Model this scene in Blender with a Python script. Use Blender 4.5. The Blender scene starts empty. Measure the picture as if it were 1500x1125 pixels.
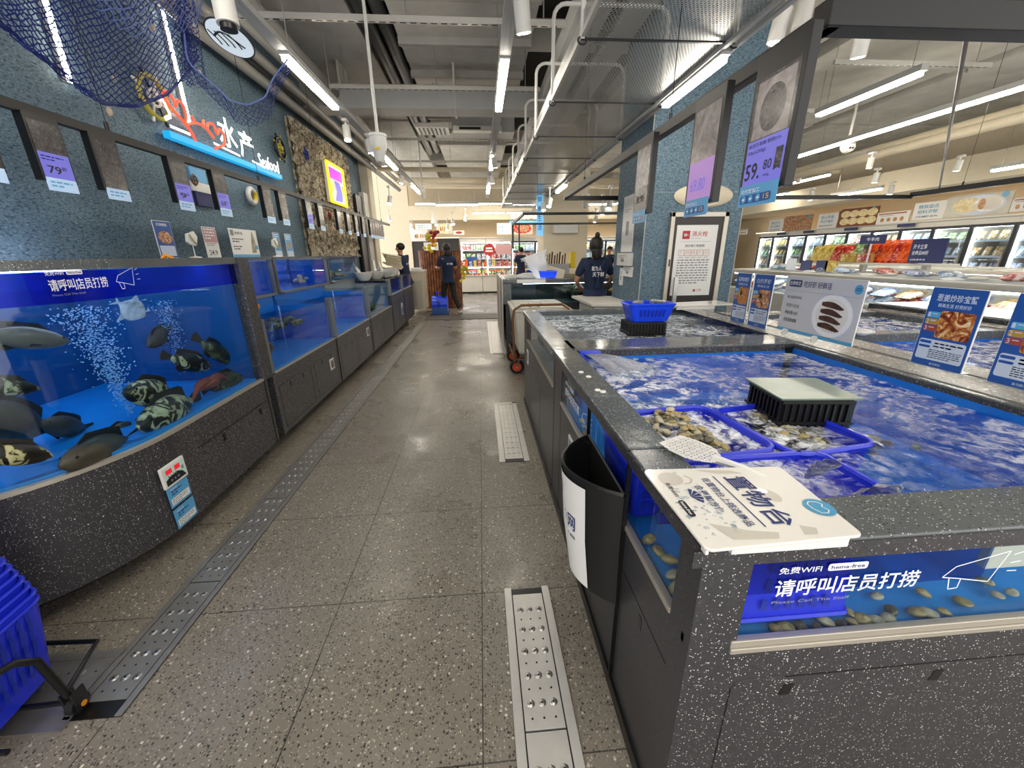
import bpy, math, random
from math import sin, cos, pi, radians
from mathutils import Vector, Matrix, noise
random.seed(7)
SC = bpy.context.scene
COL = SC.collection
# ---------------------------------------------------------------- camera frame (survey of the place)
F = 572.0; CX = 750.0; CY = 562.5; H = 1.4
def _axes(vp=(703, 371), nad=(773, 2275)):
    n = Vector((nad[0]-CX, -(nad[1]-CY), -F)).normalized(); up = -n
    f = Vector((vp[0]-CX, -(vp[1]-CY), -F)); f = (f - f.dot(up)*up).normalized()
    return f.cross(up), f, up
AX = _axes()
def ray(x, y):
    c = Vector((x-CX, -(y-CY), -F)); return Vector([a.dot(c) for a in AX])
def aZ(x, y, z): d = ray(x, y); return d*((z-H)/d.z)+Vector((0, 0, H))
def aX(x, y, X): d = ray(x, y); return d*(X/d.x)+Vector((0, 0, H))
def aY(x, y, Y): d = ray(x, y); return d*(Y/d.y)+Vector((0, 0, H))

# ---------------------------------------------------------------- materials
def hx(s):
    s = s.lstrip('#'); c = [int(s[i:i+2], 16)/255 for i in (0, 2, 4)]
    return tuple((v/12.92 if v <= .04045 else ((v+.055)/1.055)**2.4) for v in c)+(1,)
M = {}
def newmat(n):
    m = bpy.data.materials.new(n); m.use_nodes = True; m.node_tree.nodes.clear(); M[n] = m
    nt = m.node_tree; o = nt.nodes.new('ShaderNodeOutputMaterial'); return m, nt, o
def nd(nt, t, **k):
    n = nt.nodes.new(t)
    for a, b in k.items():
        if a in n.inputs.keys(): n.inputs[a].default_value = b
        else: setattr(n, a, b)
    return n
def lk(nt, a, b): nt.links.new(a, b)
def mth(nt, op, a, b=None, c=None):
    n = nt.nodes.new('ShaderNodeMath'); n.operation = op
    for i, v in enumerate((a, b, c)):
        if v is None: continue
        if isinstance(v, (int, float)): n.inputs[i].default_value = v
        else: lk(nt, v, n.inputs[i])
    return n.outputs[0]
def mixc(nt, f, a, b):
    n = nt.nodes.new('ShaderNodeMix'); n.data_type = 'RGBA'
    for i, v in ((0, f), (6, a), (7, b)):
        if isinstance(v, (int, float)): n.inputs[i].default_value = v
        elif isinstance(v, tuple): n.inputs[i].default_value = v
        else: lk(nt, v, n.inputs[i])
    return n.outputs[2]
def coord(nt, obj=False):
    if obj: return nt.nodes.new('ShaderNodeTexCoord').outputs['Object']
    return nt.nodes.new('ShaderNodeNewGeometry').outputs['Position']
def ns(nt, co, scale, detail=3, rough=.5, dist=0, out=0):
    n = nd(nt, 'ShaderNodeTexNoise', Scale=scale, Detail=detail, Roughness=rough, Distortion=dist); lk(nt, co, n.inputs['Vector']); return n.outputs[out]
def ramp(nt, f, stops):
    r = nt.nodes.new('ShaderNodeValToRGB'); e = r.color_ramp.elements
    while len(e) < len(stops): e.new(.5)
    for i, (p, c) in enumerate(stops):
        e[i].position = p; e[i].color = c if isinstance(c, tuple) else (c, c, c, 1)
    lk(nt, f, r.inputs[0]); return r.outputs[0]
def bump(nt, h, s, d=.01):
    b = nd(nt, 'ShaderNodeBump', Strength=s, Distance=d); lk(nt, h, b.inputs['Height']); return b.outputs[0]
def pbr(n, col, rough=.5, metal=0., var=0., vs=8., obj=False, bp=0., bs=40., spec=.5, coat=0., alpha=1., rv=0.):
    m, nt, o = newmat(n); p = nd(nt, 'ShaderNodeBsdfPrincipled')
    c = hx(col) if isinstance(col, str) else col
    p.inputs['Roughness'].default_value = rough; p.inputs['Metallic'].default_value = metal
    p.inputs['Specular IOR Level'].default_value = spec; p.inputs['Coat Weight'].default_value = coat
    p.inputs['Alpha'].default_value = alpha
    co = coord(nt, obj)
    f = ns(nt, co, vs, 4)
    v = max(var, .03)
    lk(nt, mixc(nt, mth(nt, 'MULTIPLY', f, 1.), tuple(x*(1-v) for x in c[:3])+(1,), tuple(min(1, x*(1+v)) for x in c[:3])+(1,)), p.inputs['Base Color'])
    if bp: lk(nt, bump(nt, ns(nt, co, bs, 4), bp), p.inputs['Normal'])
    if rv: lk(nt, mth(nt, 'MULTIPLY_ADD', ns(nt, co, 3., 5, .6), rv, rough-rv/2), p.inputs['Roughness'])
    lk(nt, p.outputs[0], o.inputs[0]); return m
def emit(n, col, st, base=None):
    m, nt, o = newmat(n); p = nd(nt, 'ShaderNodeBsdfPrincipled'); c = hx(col)
    p.inputs['Base Color'].default_value = hx(base) if base else c; p.inputs['Roughness'].default_value = .35
    p.inputs['Emission Color'].default_value = c; p.inputs['Emission Strength'].default_value = st
    lk(nt, p.outputs[0], o.inputs[0]); return m
def chips(nt, co, scale, thr, size, warp=.35):
    v = nd(nt, 'ShaderNodeTexVoronoi', Scale=scale); lk(nt, co, v.inputs['Vector'])
    s = nt.nodes.new('ShaderNodeSeparateColor'); lk(nt, v.outputs['Color'], s.inputs[0])
    lim = mth(nt, 'MULTIPLY_ADD', ns(nt, co, scale*1.7, 2), warp, size-warp/2)
    return mth(nt, 'MULTIPLY', mth(nt, 'GREATER_THAN', s.outputs[0], thr), mth(nt, 'LESS_THAN', v.outputs['Distance'], lim)), s.outputs[1]
def terrazzo(n, base, lay, rough=.35, var=.25, rv=.0, seams=None, bp=0.):
    m, nt, o = newmat(n); p = nd(nt, 'ShaderNodeBsdfPrincipled'); co = coord(nt); c = hx(base)
    col = mixc(nt, ns(nt, co, 3.5, 6, .65), tuple(x*(1-var) for x in c[:3])+(1,), tuple(x*(1+var) for x in c[:3])+(1,))
    for (sc, thr, sz, cc, c2) in lay:
        k, r = chips(nt, co, sc, thr, sz); col = mixc(nt, k, col, mixc(nt, r, hx(cc), hx(c2)))
    if seams:
        x0, y0, w = seams; sp = nt.nodes.new('ShaderNodeSeparateXYZ'); lk(nt, co, sp.inputs[0]); ds = []
        for i, z in ((0, x0), (1, y0)):
            a = mth(nt, 'PINGPONG', mth(nt, 'SUBTRACT', sp.outputs[i], z), .3); ds.append(mth(nt, 'LESS_THAN', a, w))
        k = mth(nt, 'MAXIMUM', ds[0], ds[1]); col = mixc(nt, mth(nt, 'MULTIPLY', k, .8), col, hx('#1c1b19'))
    lk(nt, col, p.inputs['Base Color']); p.inputs['Roughness'].default_value = rough
    if rv: lk(nt, mth(nt, 'MULTIPLY_ADD', ramp(nt, ns(nt, co, 1.6, 6, .65), [(.35, 0.), (.65, 1.)]), rv, rough-rv/2), p.inputs['Roughness'])
    if bp: lk(nt, bump(nt, ns(nt, co, 7, 5, .6), bp, .01), p.inputs['Normal'])
    lk(nt, p.outputs[0], o.inputs[0]); return m
def clear(n, tint, gloss=.12, rough=.02, bump_s=0., bs=20., foam=None, fcol='#dfe9f2'):
    m, nt, o = newmat(n); t = nd(nt, 'ShaderNodeBsdfTransparent', Color=tint); g = nd(nt, 'ShaderNodeBsdfGlossy', Roughness=rough)
    co = coord(nt, n.startswith('obj')); mx = nt.nodes.new('ShaderNodeMixShader')
    fr = nd(nt, 'ShaderNodeLayerWeight', Blend=.5)
    if bump_s:
        h = mth(nt, 'ADD', ns(nt, co, bs, 4, .6, 1.2), mth(nt, 'MULTIPLY', ns(nt, co, bs*4, 3), .3)); b = bump(nt, h, bump_s, .03)
        lk(nt, b, g.inputs['Normal']); lk(nt, b, fr.inputs['Normal'])
    lk(nt, mth(nt, 'MULTIPLY_ADD', mth(nt, 'POWER', fr.outputs[1], 4.5 if not bump_s else 3.), (.3 if not bump_s else .55), gloss), mx.inputs[0]); lk(nt, t.outputs[0], mx.inputs[1]); lk(nt, g.outputs[0], mx.inputs[2])
    out = mx.outputs[0]
    if foam:
        lo, hi, sc = foam; d = nd(nt, 'ShaderNodeBsdfDiffuse', Color=hx(fcol))
        a = ns(nt, co, sc, 7, .62, 1.6); a2 = ns(nt, co, sc*9, 4, .7, .6)
        r1 = ramp(nt, mth(nt, 'ABSOLUTE', mth(nt, 'SUBTRACT', a, .5)), [(0., 1.), (lo, .75), (hi, 0.)])
        k = mth(nt, 'MULTIPLY', r1, ramp(nt, a2, [(.38, 0.), (.58, 1.)]))
        big = ramp(nt, ns(nt, co, sc*.45, 3), [(.36, .15), (.58, 1.)])
        mx2 = nt.nodes.new('ShaderNodeMixShader'); lk(nt, mth(nt, 'MULTIPLY', k, big), mx2.inputs[0]); lk(nt, out, mx2.inputs[1]); lk(nt, d.outputs[0], mx2.inputs[2]); out = mx2.outputs[0]
    lk(nt, out, o.inputs[0]); return m
def blotch(n, stops, sc, dist=2., rough=.4, detail=3, obj=True, st=0., bp=0.):
    m, nt, o = newmat(n); p = nd(nt, 'ShaderNodeBsdfPrincipled', Roughness=rough); co = coord(nt, obj)
    c = ramp(nt, ns(nt, co, sc, detail, .6, dist), [(a, hx(b)) for a, b in stops]); lk(nt, c, p.inputs['Base Color'])
    if st: lk(nt, c, p.inputs['Emission Color']); p.inputs['Emission Strength'].default_value = st
    if bp: lk(nt, bump(nt, ns(nt, co, sc, detail, .6, dist), bp, .05), p.inputs['Normal'])
    lk(nt, p.outputs[0], o.inputs[0]); return m

terrazzo('floor_terrazzo', '#7d766b', [(120, .6, .4, '#3f3a35', '#6a645b'), (85, .78, .32, '#24211e', '#3a342e'), (62, .8, .27, '#a59d90', '#d8d0c2'), (150, .75, .35, '#8d8477', '#bdb5a6')], .34, .16, .34, (-.645, .73, .0022), .08)
terrazzo('mat_strip', '#5d5851', [(150, .75, .34, '#2c2825', '#474039')], .6, .1)
terrazzo('cabinet_terrazzo', '#38373a', [(130, .6, .42, '#232326', '#4b4b4e'), (210, .72, .3, '#121214', '#1d1d20'), (150, .87, .25, '#8d8c8e', '#dedcda'), (75, .93, .2, '#6c6c70', '#f0f0ee'), (260, .85, .3, '#a0a0a2', '#f0f0f0')], .38, .2)
terrazzo('rim_terrazzo', '#5a5e60', [(150, .78, .32, '#26282a', '#3a3d40'), (210, .78, .3, '#a5aaaa', '#dadedd')], .16, .35, .2, None, .25)
terrazzo('wet_stone', '#8c8a86', [(160, .7, .35, '#4c4c4b', '#6d6c6a'), (60, .75, .4, '#c8c5bd', '#dedbd5')], .25, .2, .2)
m, nt, o = newmat('wall_blue'); p = nd(nt, 'ShaderNodeBsdfPrincipled', Roughness=.7); co = coord(nt)
mp = nd(nt, 'ShaderNodeMapping'); mp.inputs['Scale'].default_value = (1, .7, 1.5); lk(nt, co, mp.inputs[0])
k = ramp(nt, ns(nt, mp.outputs[0], 62, 3, .55, .6), [(.40, 1.), (.47, 0.)]); k2 = ramp(nt, ns(nt, mp.outputs[0], 75, 2, .5, .4), [(.56, 0.), (.66, 1.)])
base = mixc(nt, ns(nt, co, 1.2, 3), hx('#566d7b'), hx('#6a8291'))
lk(nt, mixc(nt, mth(nt, 'MULTIPLY', k, .75), mixc(nt, mth(nt, 'MULTIPLY', k2, .6), base, hx('#93a9b3')), hx('#26404f')), p.inputs['Base Color']); lk(nt, p.outputs[0], o.inputs[0])
pbr('concrete', '#c4c1b9', .85, var=.3, vs=2.5, bp=.2, bs=12)
pbr('board_grey', '#b0ada6', .8, var=.18, vs=5)
pbr('duct_grey', '#b4b4b0', .55, var=.12, vs=4)
pbr('dark_soffit', '#33302c', .9, var=.3, vs=2)
pbr('strut', '#c2bfb6', .5, .1, var=.1)
pbr('pipe_grey', '#7f7d79', .5, var=.15, vs=5)
pbr('white_paint', '#dcdad3', .45); pbr('white_plastic', '#e6e4de', .3, coat=.2); pbr('cream', '#d8ccb2', .6, var=.05)
pbr('cream_wall', '#e0d2b8', .7, var=.05); pbr('freezer_white', '#dcd8cd', .4)
pbr('board_white', '#e9e5dc', .22, coat=.4); pbr('board_fig', '#cbc5b8', .25, coat=.4); pbr('black', '#0c0c0d', .35); pbr('rubber_black', '#090909', .6)
pbr('rail_black', '#1f1e1e', .45, .2); pbr('sign_grey', '#cdced5', .35); pbr('algae', '#3d4534', .7, var=.6, vs=14); pbr('steel', '#c3c2be', .3, .95, rv=.15, var=.1, vs=30); pbr('drain_dark', '#a09e9a', .36, .75, rv=.2, var=.2, vs=14); pbr('drain_steel', '#c9c7c2', .38, .55, rv=.2, var=.15, vs=14)
pbr('dark_steel', '#3f4042', .35, .8); pbr('alu', '#c2bbad', .4, .6); pbr('tank_frame', '#8b8f90', .35, .7)
pbr('aqua_back', '#17598e', .4, var=.25, vs=5); pbr('tank_blue', '#166cc8', .35, var=.15, vs=5); pbr('tank_deep', '#0a2aa8', .4, var=.2, vs=5); pbr('tank_floor', '#1a98ea', .35, var=.15, vs=12)
pbr('tank_grey', '#8c98a0', .4, var=.1); pbr('basket_blue', '#1a2ed0', .32); pbr('basket_bright', '#1747f0', .3)
pbr('navy', '#15223f', .85, var=.15, vs=20); pbr('apron_navy', '#16264c', .8); pbr('skin', '#b98466', .55); pbr('hair', '#17120f', .55, bp=.4, bs=90); pbr('trousers', '#24211f', .85); pbr('shoe_white', '#d0cfcb', .5)
pbr('wood_bamboo', '#7c4526', .5); pbr('ink_blue', '#1f2f6b', .5); pbr('ink_black', '#19191b', .5); pbr('ink_white', '#f2f3f6', .5); pbr('ink_grey', '#85878b', .5)
pbr('poster_blue', '#2455a4', .3, coat=.3); pbr('poster_pale', '#c9d6ea', .35); pbr('poster_sky', '#58a9d8', .35); pbr('tag_blue', '#5aa5d6', .35); pbr('tag_gold', '#b98f3e', .4); pbr('tag_red', '#a4483c', .4); pbr('pink_print', '#c79b9b', .4)
pbr('paper', '#e9e8e4', .6); pbr('sign_navy', '#28305f', .4); pbr('fire_red', '#b32a2a', .5); pbr('logo_blue', '#3a93bd', .3); pbr('orange', '#d98a1f', .4); pbr('yellow', '#e8c81e', .4)
pbr('caster_orange', '#d24a28', .4); pbr('bin_dirty', '#cfcabb', .5, var=.2, vs=6); pbr('rust', '#6b4a2a', .6, var=.4, vs=12); pbr('dark_door', '#2a2320', .4)
pbr('rope', '#b9a98a', .9); pbr('net_blue', '#1c2e78', .7); pbr('net_light', '#7286c8', .7); pbr('wheel_yellow', '#b8ad3a', .5); pbr('star_red', '#a3263a', .7)
pbr('shell', '#c9b49a', .4, var=.3, vs=40, obj=True); pbr('clam', '#a59463', .35, var=.45, vs=45, obj=True, coat=.4); pbr('clam_dark', '#5c5748', .35, var=.5, vs=40, obj=True, coat=.4); pbr('clam_pale', '#b9b296', .4, var=.3, vs=50, obj=True, coat=.3)
pbr('bubble', '#9fc8ea', .2); pbr('fish_grey', '#7d7566', .35, var=.7, vs=9, obj=True); pbr('fish_dark', '#3d3a30', .4, var=.9, vs=14, obj=True); pbr('fish_red', '#8a3f2a', .4, var=.4, vs=16, obj=True)
pbr('green_plate', '#6f8272', .25, var=.3, vs=9); pbr('fin_dark', '#23221f', .5); pbr('fin_silver', '#b9bfc0', .4); pbr('octo', '#7c5a48', .4, var=.4, vs=25, obj=True)
blotch('fish_silver', [(.3, '#7d8a86'), (.5, '#c5cccb'), (.7, '#eef2f0')], 9, .5, .25)
blotch('fish_grouper', [(.42, '#12110c'), (.5, '#2a281c'), (.54, '#a9a678'), (.7, '#c9c79a')], 11, 2.4)
blotch('fish_olive', [(.35, '#141610'), (.5, '#3c4029'), (.68, '#7c7f55')], 13, 2.0)
blotch('food_crab', [(.3, '#3c1c12'), (.45, '#8c3f22'), (.53, '#c07a3c'), (.6, '#e3b978'), (.7, '#f1e6cf')], 24, 1.6, .3)
blotch('food_dish', [(.3, '#4a2a18'), (.48, '#b5703a'), (.6, '#d9a25e'), (.72, '#8fa04a')], 45, 1.2, .3)
blotch('food_noodle', [(.35, '#3a1d12'), (.5, '#b5744a'), (.65, '#ecd2ac')], 26, 2.2, .3)
blotch('pic_prawn', [(.3, '#2b1a14'), (.6, '#5d3a28'), (.8, '#9a7450')], 40, 1.5)
blotch('pic_fish', [(.3, '#4b4438'), (.55, '#a39b86'), (.8, '#e2ddcc')], 40, 1.5)
blotch('pic_bun', [(.3, '#d9bd7a'), (.6, '#efe0b2'), (.8, '#f7efd8')], 14, .5)
blotch('screen_pic', [(.3, '#2a2727'), (.55, '#4c4745'), (.8, '#787270')], 30, 1.5, .2, 5, True, .08)
blotch('screen_pic2', [(.3, '#6a625e'), (.55, '#8b8380'), (.8, '#b5adab')], 9, 1.5, .2, 5, True, .1)
blotch('rock_rough', [(.32, '#3a332a'), (.47, '#9a8d76'), (.6, '#d9cdb4')], 13, 1.2, .9, 6, True, 0., 1.)
blotch('bamboo', [(.3, '#3c1c10'), (.5, '#74401f'), (.7, '#a8673a')], 6, .5, .45, 4)
emit('screen_violet', '#6a66cc', .32, '#50508c'); emit('screen_pink', '#a87ac2', .28, '#806890'); emit('screen_leaf', '#bcd8f4', .05); emit('tube_light', '#fff6e6', 20.); emit('spot_light', '#fffaf0', 22.)
emit('tube_far', '#fff6e6', 14.); emit('neon_white', '#fffdf4', .6); emit('neon_red', '#ff5a3c', .55, '#b04030'); emit('neon_blue', '#18a8e8', .42, '#1878a0'); emit('neon_yellow', '#ffe21a', .6); emit('neon_purple', '#d01ad8', .42); emit('neon_violet', '#3426c8', .45)
emit('tank_lamp', '#dce8ff', 6.); emit('freezer_lamp', '#f2f8ff', 9.); emit('cove', '#ffe2b8', 2.); emit('led_red', '#ff2030', .3, '#801020'); emit('lcd_mint', '#b8d8cc', .05); emit('sky_sign', '#6fb4e4', .35); emit('gobo', '#cfdae0', .25)
clear('glass', (.93, .97, .99, 1), .03); clear('glass_dim', (.85, .9, .93, 1), .06, .05)
clear('water_body', (.8, .9, .99, 1), .01); clear('water_main', (.62, .8, 1., 1), .05, .06, 1., 11, (.05, .095, 2.6), '#f4f8fc')
clear('water_grey', (.6, .68, .75, 1), .14, .08, 1., 16, (.06, .12, 5.)); clear('water_calm', (.75, .87, 1., 1), .03, .04, .5, 14, (.015, .035, 6.))
clear('blue_film', (.12, .26, .95, 1), .02, .2); clear('haze_film', (.45, .6, .85, 1), .04, .2); clear('mesh_grille', (.55, .55, .55, 1), .0, .6); clear('bag', (.62, .66, .7, 1), .38, .3, 1., 30); clear('obj_acrylic', (.9, .95, 1., 1), .1)
m, nt, o = newmat('wire_mesh'); co = coord(nt); sp = nt.nodes.new('ShaderNodeSeparateXYZ'); lk(nt, co, sp.inputs[0])
t = nd(nt, 'ShaderNodeBsdfTransparent'); d = nd(nt, 'ShaderNodeBsdfPrincipled', Roughness=.4, Metallic=.6); d.inputs['Base Color'].default_value = hx('#b3b3b0')
s1 = mth(nt, 'PINGPONG', mth(nt, 'ADD', sp.outputs[0], mth(nt, 'MULTIPLY', sp.outputs[1], .6)), .011); s2 = mth(nt, 'PINGPONG', mth(nt, 'SUBTRACT', sp.outputs[0], mth(nt, 'MULTIPLY', sp.outputs[1], .6)), .011)
k = mth(nt, 'MAXIMUM', mth(nt, 'LESS_THAN', s1, .0034), mth(nt, 'LESS_THAN', s2, .0034)); mx = nt.nodes.new('ShaderNodeMixShader'); lk(nt, k, mx.inputs[0]); lk(nt, t.outputs[0], mx.inputs[1]); lk(nt, d.outputs[0], mx.inputs[2]); lk(nt, mx.outputs[0], o.inputs[0])
PK = []
for i, (a, b, c) in enumerate([('#dfe6ea', '#9fb2c2', '#5c7fae'), ('#e9e2cf', '#c9a76a', '#8a5a2c'), ('#d9e8d2', '#7fae5c', '#3f7a35'), ('#ecdcd8', '#c25a4a', '#8f2430'), ('#e6e6ea', '#aab0be', '#3d4f95'), ('#efe6b8', '#d8b53c', '#a07820')]):
    blotch('pack_%d' % i, [(.38, c), (.5, b), (.58, a)], 14, .8, .3); PK.append('pack_%d' % i)
blotch('pack_orange', [(.35, '#c22d12'), (.5, '#ee5a1c'), (.7, '#f7934a')], 22, .8, .25); blotch('pack_red', [(.35, '#7d1418'), (.5, '#d23425'), (.7, '#e9d0a8')], 22, .8, .25); blotch('pack_yellow', [(.35, '#a87f22'), (.5, '#e0c04a'), (.7, '#f3ebc0')], 20, .8, .25)

# ---------------------------------------------------------------- mesh builder
WL = {}
class MB:
    def __init__(s): s.v = []; s.f = []
    def add(s, vs, fs, mt=None):
        n = len(s.v); s.v += [tuple(mt @ Vector(v)) if mt else tuple(v) for v in vs]; s.f += [tuple(i+n for i in f) for f in fs]; return s
    def box(s, x0, x1, y0, y1, z0, z1, mt=None):
        v = [(x0, y0, z0), (x1, y0, z0), (x1, y1, z0), (x0, y1, z0), (x0, y0, z1), (x1, y0, z1), (x1, y1, z1), (x0, y1, z1)]
        return s.add(v, [(0, 3, 2, 1), (4, 5, 6, 7), (0, 1, 5, 4), (1, 2, 6, 5), (2, 3, 7, 6), (3, 0, 4, 7)], mt)
    def bar(s, a, b, w, h, up=(0, 0, 1)):
        a = Vector(a); b = Vector(b); d = b-a; L = d.length; d.normalize(); u = Vector(up); x = d.cross(u)
        if x.length < 1e-4: x = d.cross(Vector((0, 1, 0)))
        x.normalize(); u = x.cross(d); mt = Matrix((x, d, u)).transposed().to_4x4(); mt.translation = a
        return s.box(-w/2, w/2, 0, L, -h/2, h/2, mt)
    def ring(s, c, d, r, n, ry=None, ref=None):
        d = Vector(d).normalized(); u = Vector(ref) if ref else (Vector((0, 0, 1)) if abs(d.z) < .9 else Vector((0, 1, 0)))
        x = d.cross(u).normalized(); y = x.cross(d); ry = r if ry is None else ry
        return [tuple(Vector(c)+x*r*cos(2*pi*i/n)+y*ry*sin(2*pi*i/n)) for i in range(n)]
    def loft(s, rings, cap=True, closed=False):
        n = len(rings[0]); o = len(s.v)
        for r in rings: s.v += [tuple(q) for q in r]
        k = len(rings)
        for j in range(k if closed else k-1):
            a = o+j*n; b = o+((j+1) % k)*n
            for i in range(n): s.f.append((a+i, a+(i+1) % n, b+(i+1) % n, b+i))
        if cap and not closed: s.f.append(tuple(o+i for i in reversed(range(n)))); s.f.append(tuple(o+(k-1)*n+i for i in range(n)))
        return s
    def cyl(s, a, b, r, r2=None, n=14, cap=True):
        d = Vector(b)-Vector(a); return s.loft([s.ring(a, d, r, n), s.ring(b, d, r if r2 is None else r2, n)], cap)
    def tube(s, pts, r, n=8, closed=False):
        P = [Vector(p) for p in pts]; R = []; k = len(P); prev = None
        for i, p in enumerate(P):
            if closed: d = P[(i+1) % k]-P[i-1]
            else: d = P[min(i+1, k-1)]-P[max(i-1, 0)]
            if d.length < 1e-9: d = Vector((0, 0, 1))
            d.normalize()
            if prev is None:
                u = Vector((0, 0, 1)) if abs(d.z) < .9 else Vector((0, 1, 0)); x = d.cross(u).normalized()
            else:
                x = prev-d*prev.dot(d)
                if x.length < 1e-6: x = d.cross(Vector((.3, .5, .8)))
                x.normalize()
            prev = x; y = x.cross(d); rr = r[i] if isinstance(r, (list, tuple)) else r
            R.append([tuple(p+x*rr*cos(2*pi*j/n)+y*rr*sin(2*pi*j/n)) for j in range(n)])
        return s.loft(R, True, closed)
    def lathe(s, prof, c=(0, 0, 0), n=20, mt=None):
        R = [[(c[0]+r*cos(2*pi*i/n), c[1]+r*sin(2*pi*i/n), c[2]+z) for i in range(n)] for r, z in prof]
        t = MB().loft(R); return s.add(t.v, t.f, mt)
    def ell(s, c, rx, ry, rz, n=10, k=7, mt=None):
        R = []
        for j in range(k+1):
            a = -pi/2+pi*j/k; q = max(cos(a), .02); R.append([(c[0]+rx*q*cos(2*pi*i/n), c[1]+ry*q*sin(2*pi*i/n), c[2]+rz*sin(a)) for i in range(n)])
        t = MB().loft(R); return s.add(t.v, t.f, mt)
    def prism(s, pts, z0, z1, mt=None):
        n = len(pts); v = [(x, y, z0) for x, y in pts]+[(x, y, z1) for x, y in pts]
        f = [tuple(reversed(range(n))), tuple(range(n, 2*n))]+[(i, (i+1) % n, n+(i+1) % n, n+i) for i in range(n)]
        return s.add(v, f, mt)
    def xf(s, mt): s.v = [tuple(mt @ Vector(v)) for v in s.v]; return s
    def done(s, name, mat, parent=None, smooth=False, loc=None, bev=0., kind=None, label=None, cat=None, group=None, sub=0):
        if parent is not None: L = WL[parent.name]
        elif loc is not None: L = Vector(loc)
        else:
            xs = [[v[i] for v in s.v] for i in range(3)]; L = Vector(((min(xs[0])+max(xs[0]))/2, (min(xs[1])+max(xs[1]))/2, min(xs[2])))
        me = bpy.data.meshes.new(name); me.from_pydata([(v[0]-L[0], v[1]-L[1], v[2]-L[2]) for v in s.v], [], s.f); me.update()
        if isinstance(mat, str): mat = M[mat]
        me.materials.append(mat)
        if smooth:
            for p in me.polygons: p.use_smooth = True
            if smooth != 2:
                try: me.set_sharp_from_angle(angle=radians(40))
                except Exception: pass
        o = bpy.data.objects.new(name, me); COL.objects.link(o); WL[o.name] = Vector(L)
        if parent is not None: o.parent = parent
        else: o.location = L
        if bev:
            b = o.modifiers.new('Bevel', 'BEVEL'); b.width = bev; b.segments = 2; b.limit_method = 'ANGLE'
        if sub:
            b = o.modifiers.new('Subdivision', 'SUBSURF'); b.levels = sub; b.render_levels = sub
        return tag(o, label, cat, group, kind)
def tag(o, label=None, cat=None, group=None, kind=None):
    if label and not 4 <= len(label.split()) <= 16: print('LONGLABEL', label)
    if label: o['label'] = label
    if cat: o['category'] = cat
    if group: o['group'] = group
    if kind: o['kind'] = kind
    return o
def thing(name, label, cat, loc, group=None):
    o = bpy.data.objects.new(name, None); COL.objects.link(o); o.location = loc; o.empty_display_size = .05
    WL[o.name] = Vector(loc); return tag(o, label, cat, group)
def kids(o): return [c for c in o.children]
def dup(o, loc, rz=None, label=None, group=None, parent=None, rot=None, scale=None):
    c = o.copy(); COL.objects.link(c); c.parent = parent
    if parent is None and loc is not None: c.location = loc; WL[c.name] = Vector(loc)
    if rz is not None: c.rotation_euler = (0, 0, rz)
    if rot is not None: c.rotation_euler = rot
    if scale is not None: c.scale = (scale,)*3 if isinstance(scale, (int, float)) else scale
    if label: c['label'] = label
    if group: c['group'] = group
    for k in kids(o): dup(k, None, parent=c)
    return c
def S(name, mb, mat, bev=0., smooth=False): return mb.done(name, mat, kind='structure', bev=bev, smooth=smooth)

# text
TC = {}
def tmesh(s, bold=0.):
    k = (s, bold)
    if k in TC: return TC[k]
    cu = bpy.data.curves.new('t', 'FONT'); cu.body = s; cu.size = 1; cu.resolution_u = 2; cu.offset = bold
    ob = bpy.data.objects.new('t', cu); COL.objects.link(ob); bpy.context.view_layer.update()
    me = bpy.data.meshes.new_from_object(ob.evaluated_get(bpy.context.evaluated_depsgraph_get()))
    v = [tuple(q.co) for q in me.vertices]; f = [tuple(p.vertices) for p in me.polygons]
    bpy.data.objects.remove(ob); bpy.data.curves.remove(cu); bpy.data.meshes.remove(me)
    if not v: v = [(0, 0, 0), (1, 0, 0), (1, 1, 0)]; f = [(0, 1, 2)]
    x0 = min(q[0] for q in v); x1 = max(q[0] for q in v); y0 = min(q[1] for q in v); y1 = max(q[1] for q in v)
    v = [(q[0]-x0, q[1]-y0, 0) for q in v]; TC[k] = (v, f, x1-x0, y1-y0); return TC[k]
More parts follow.
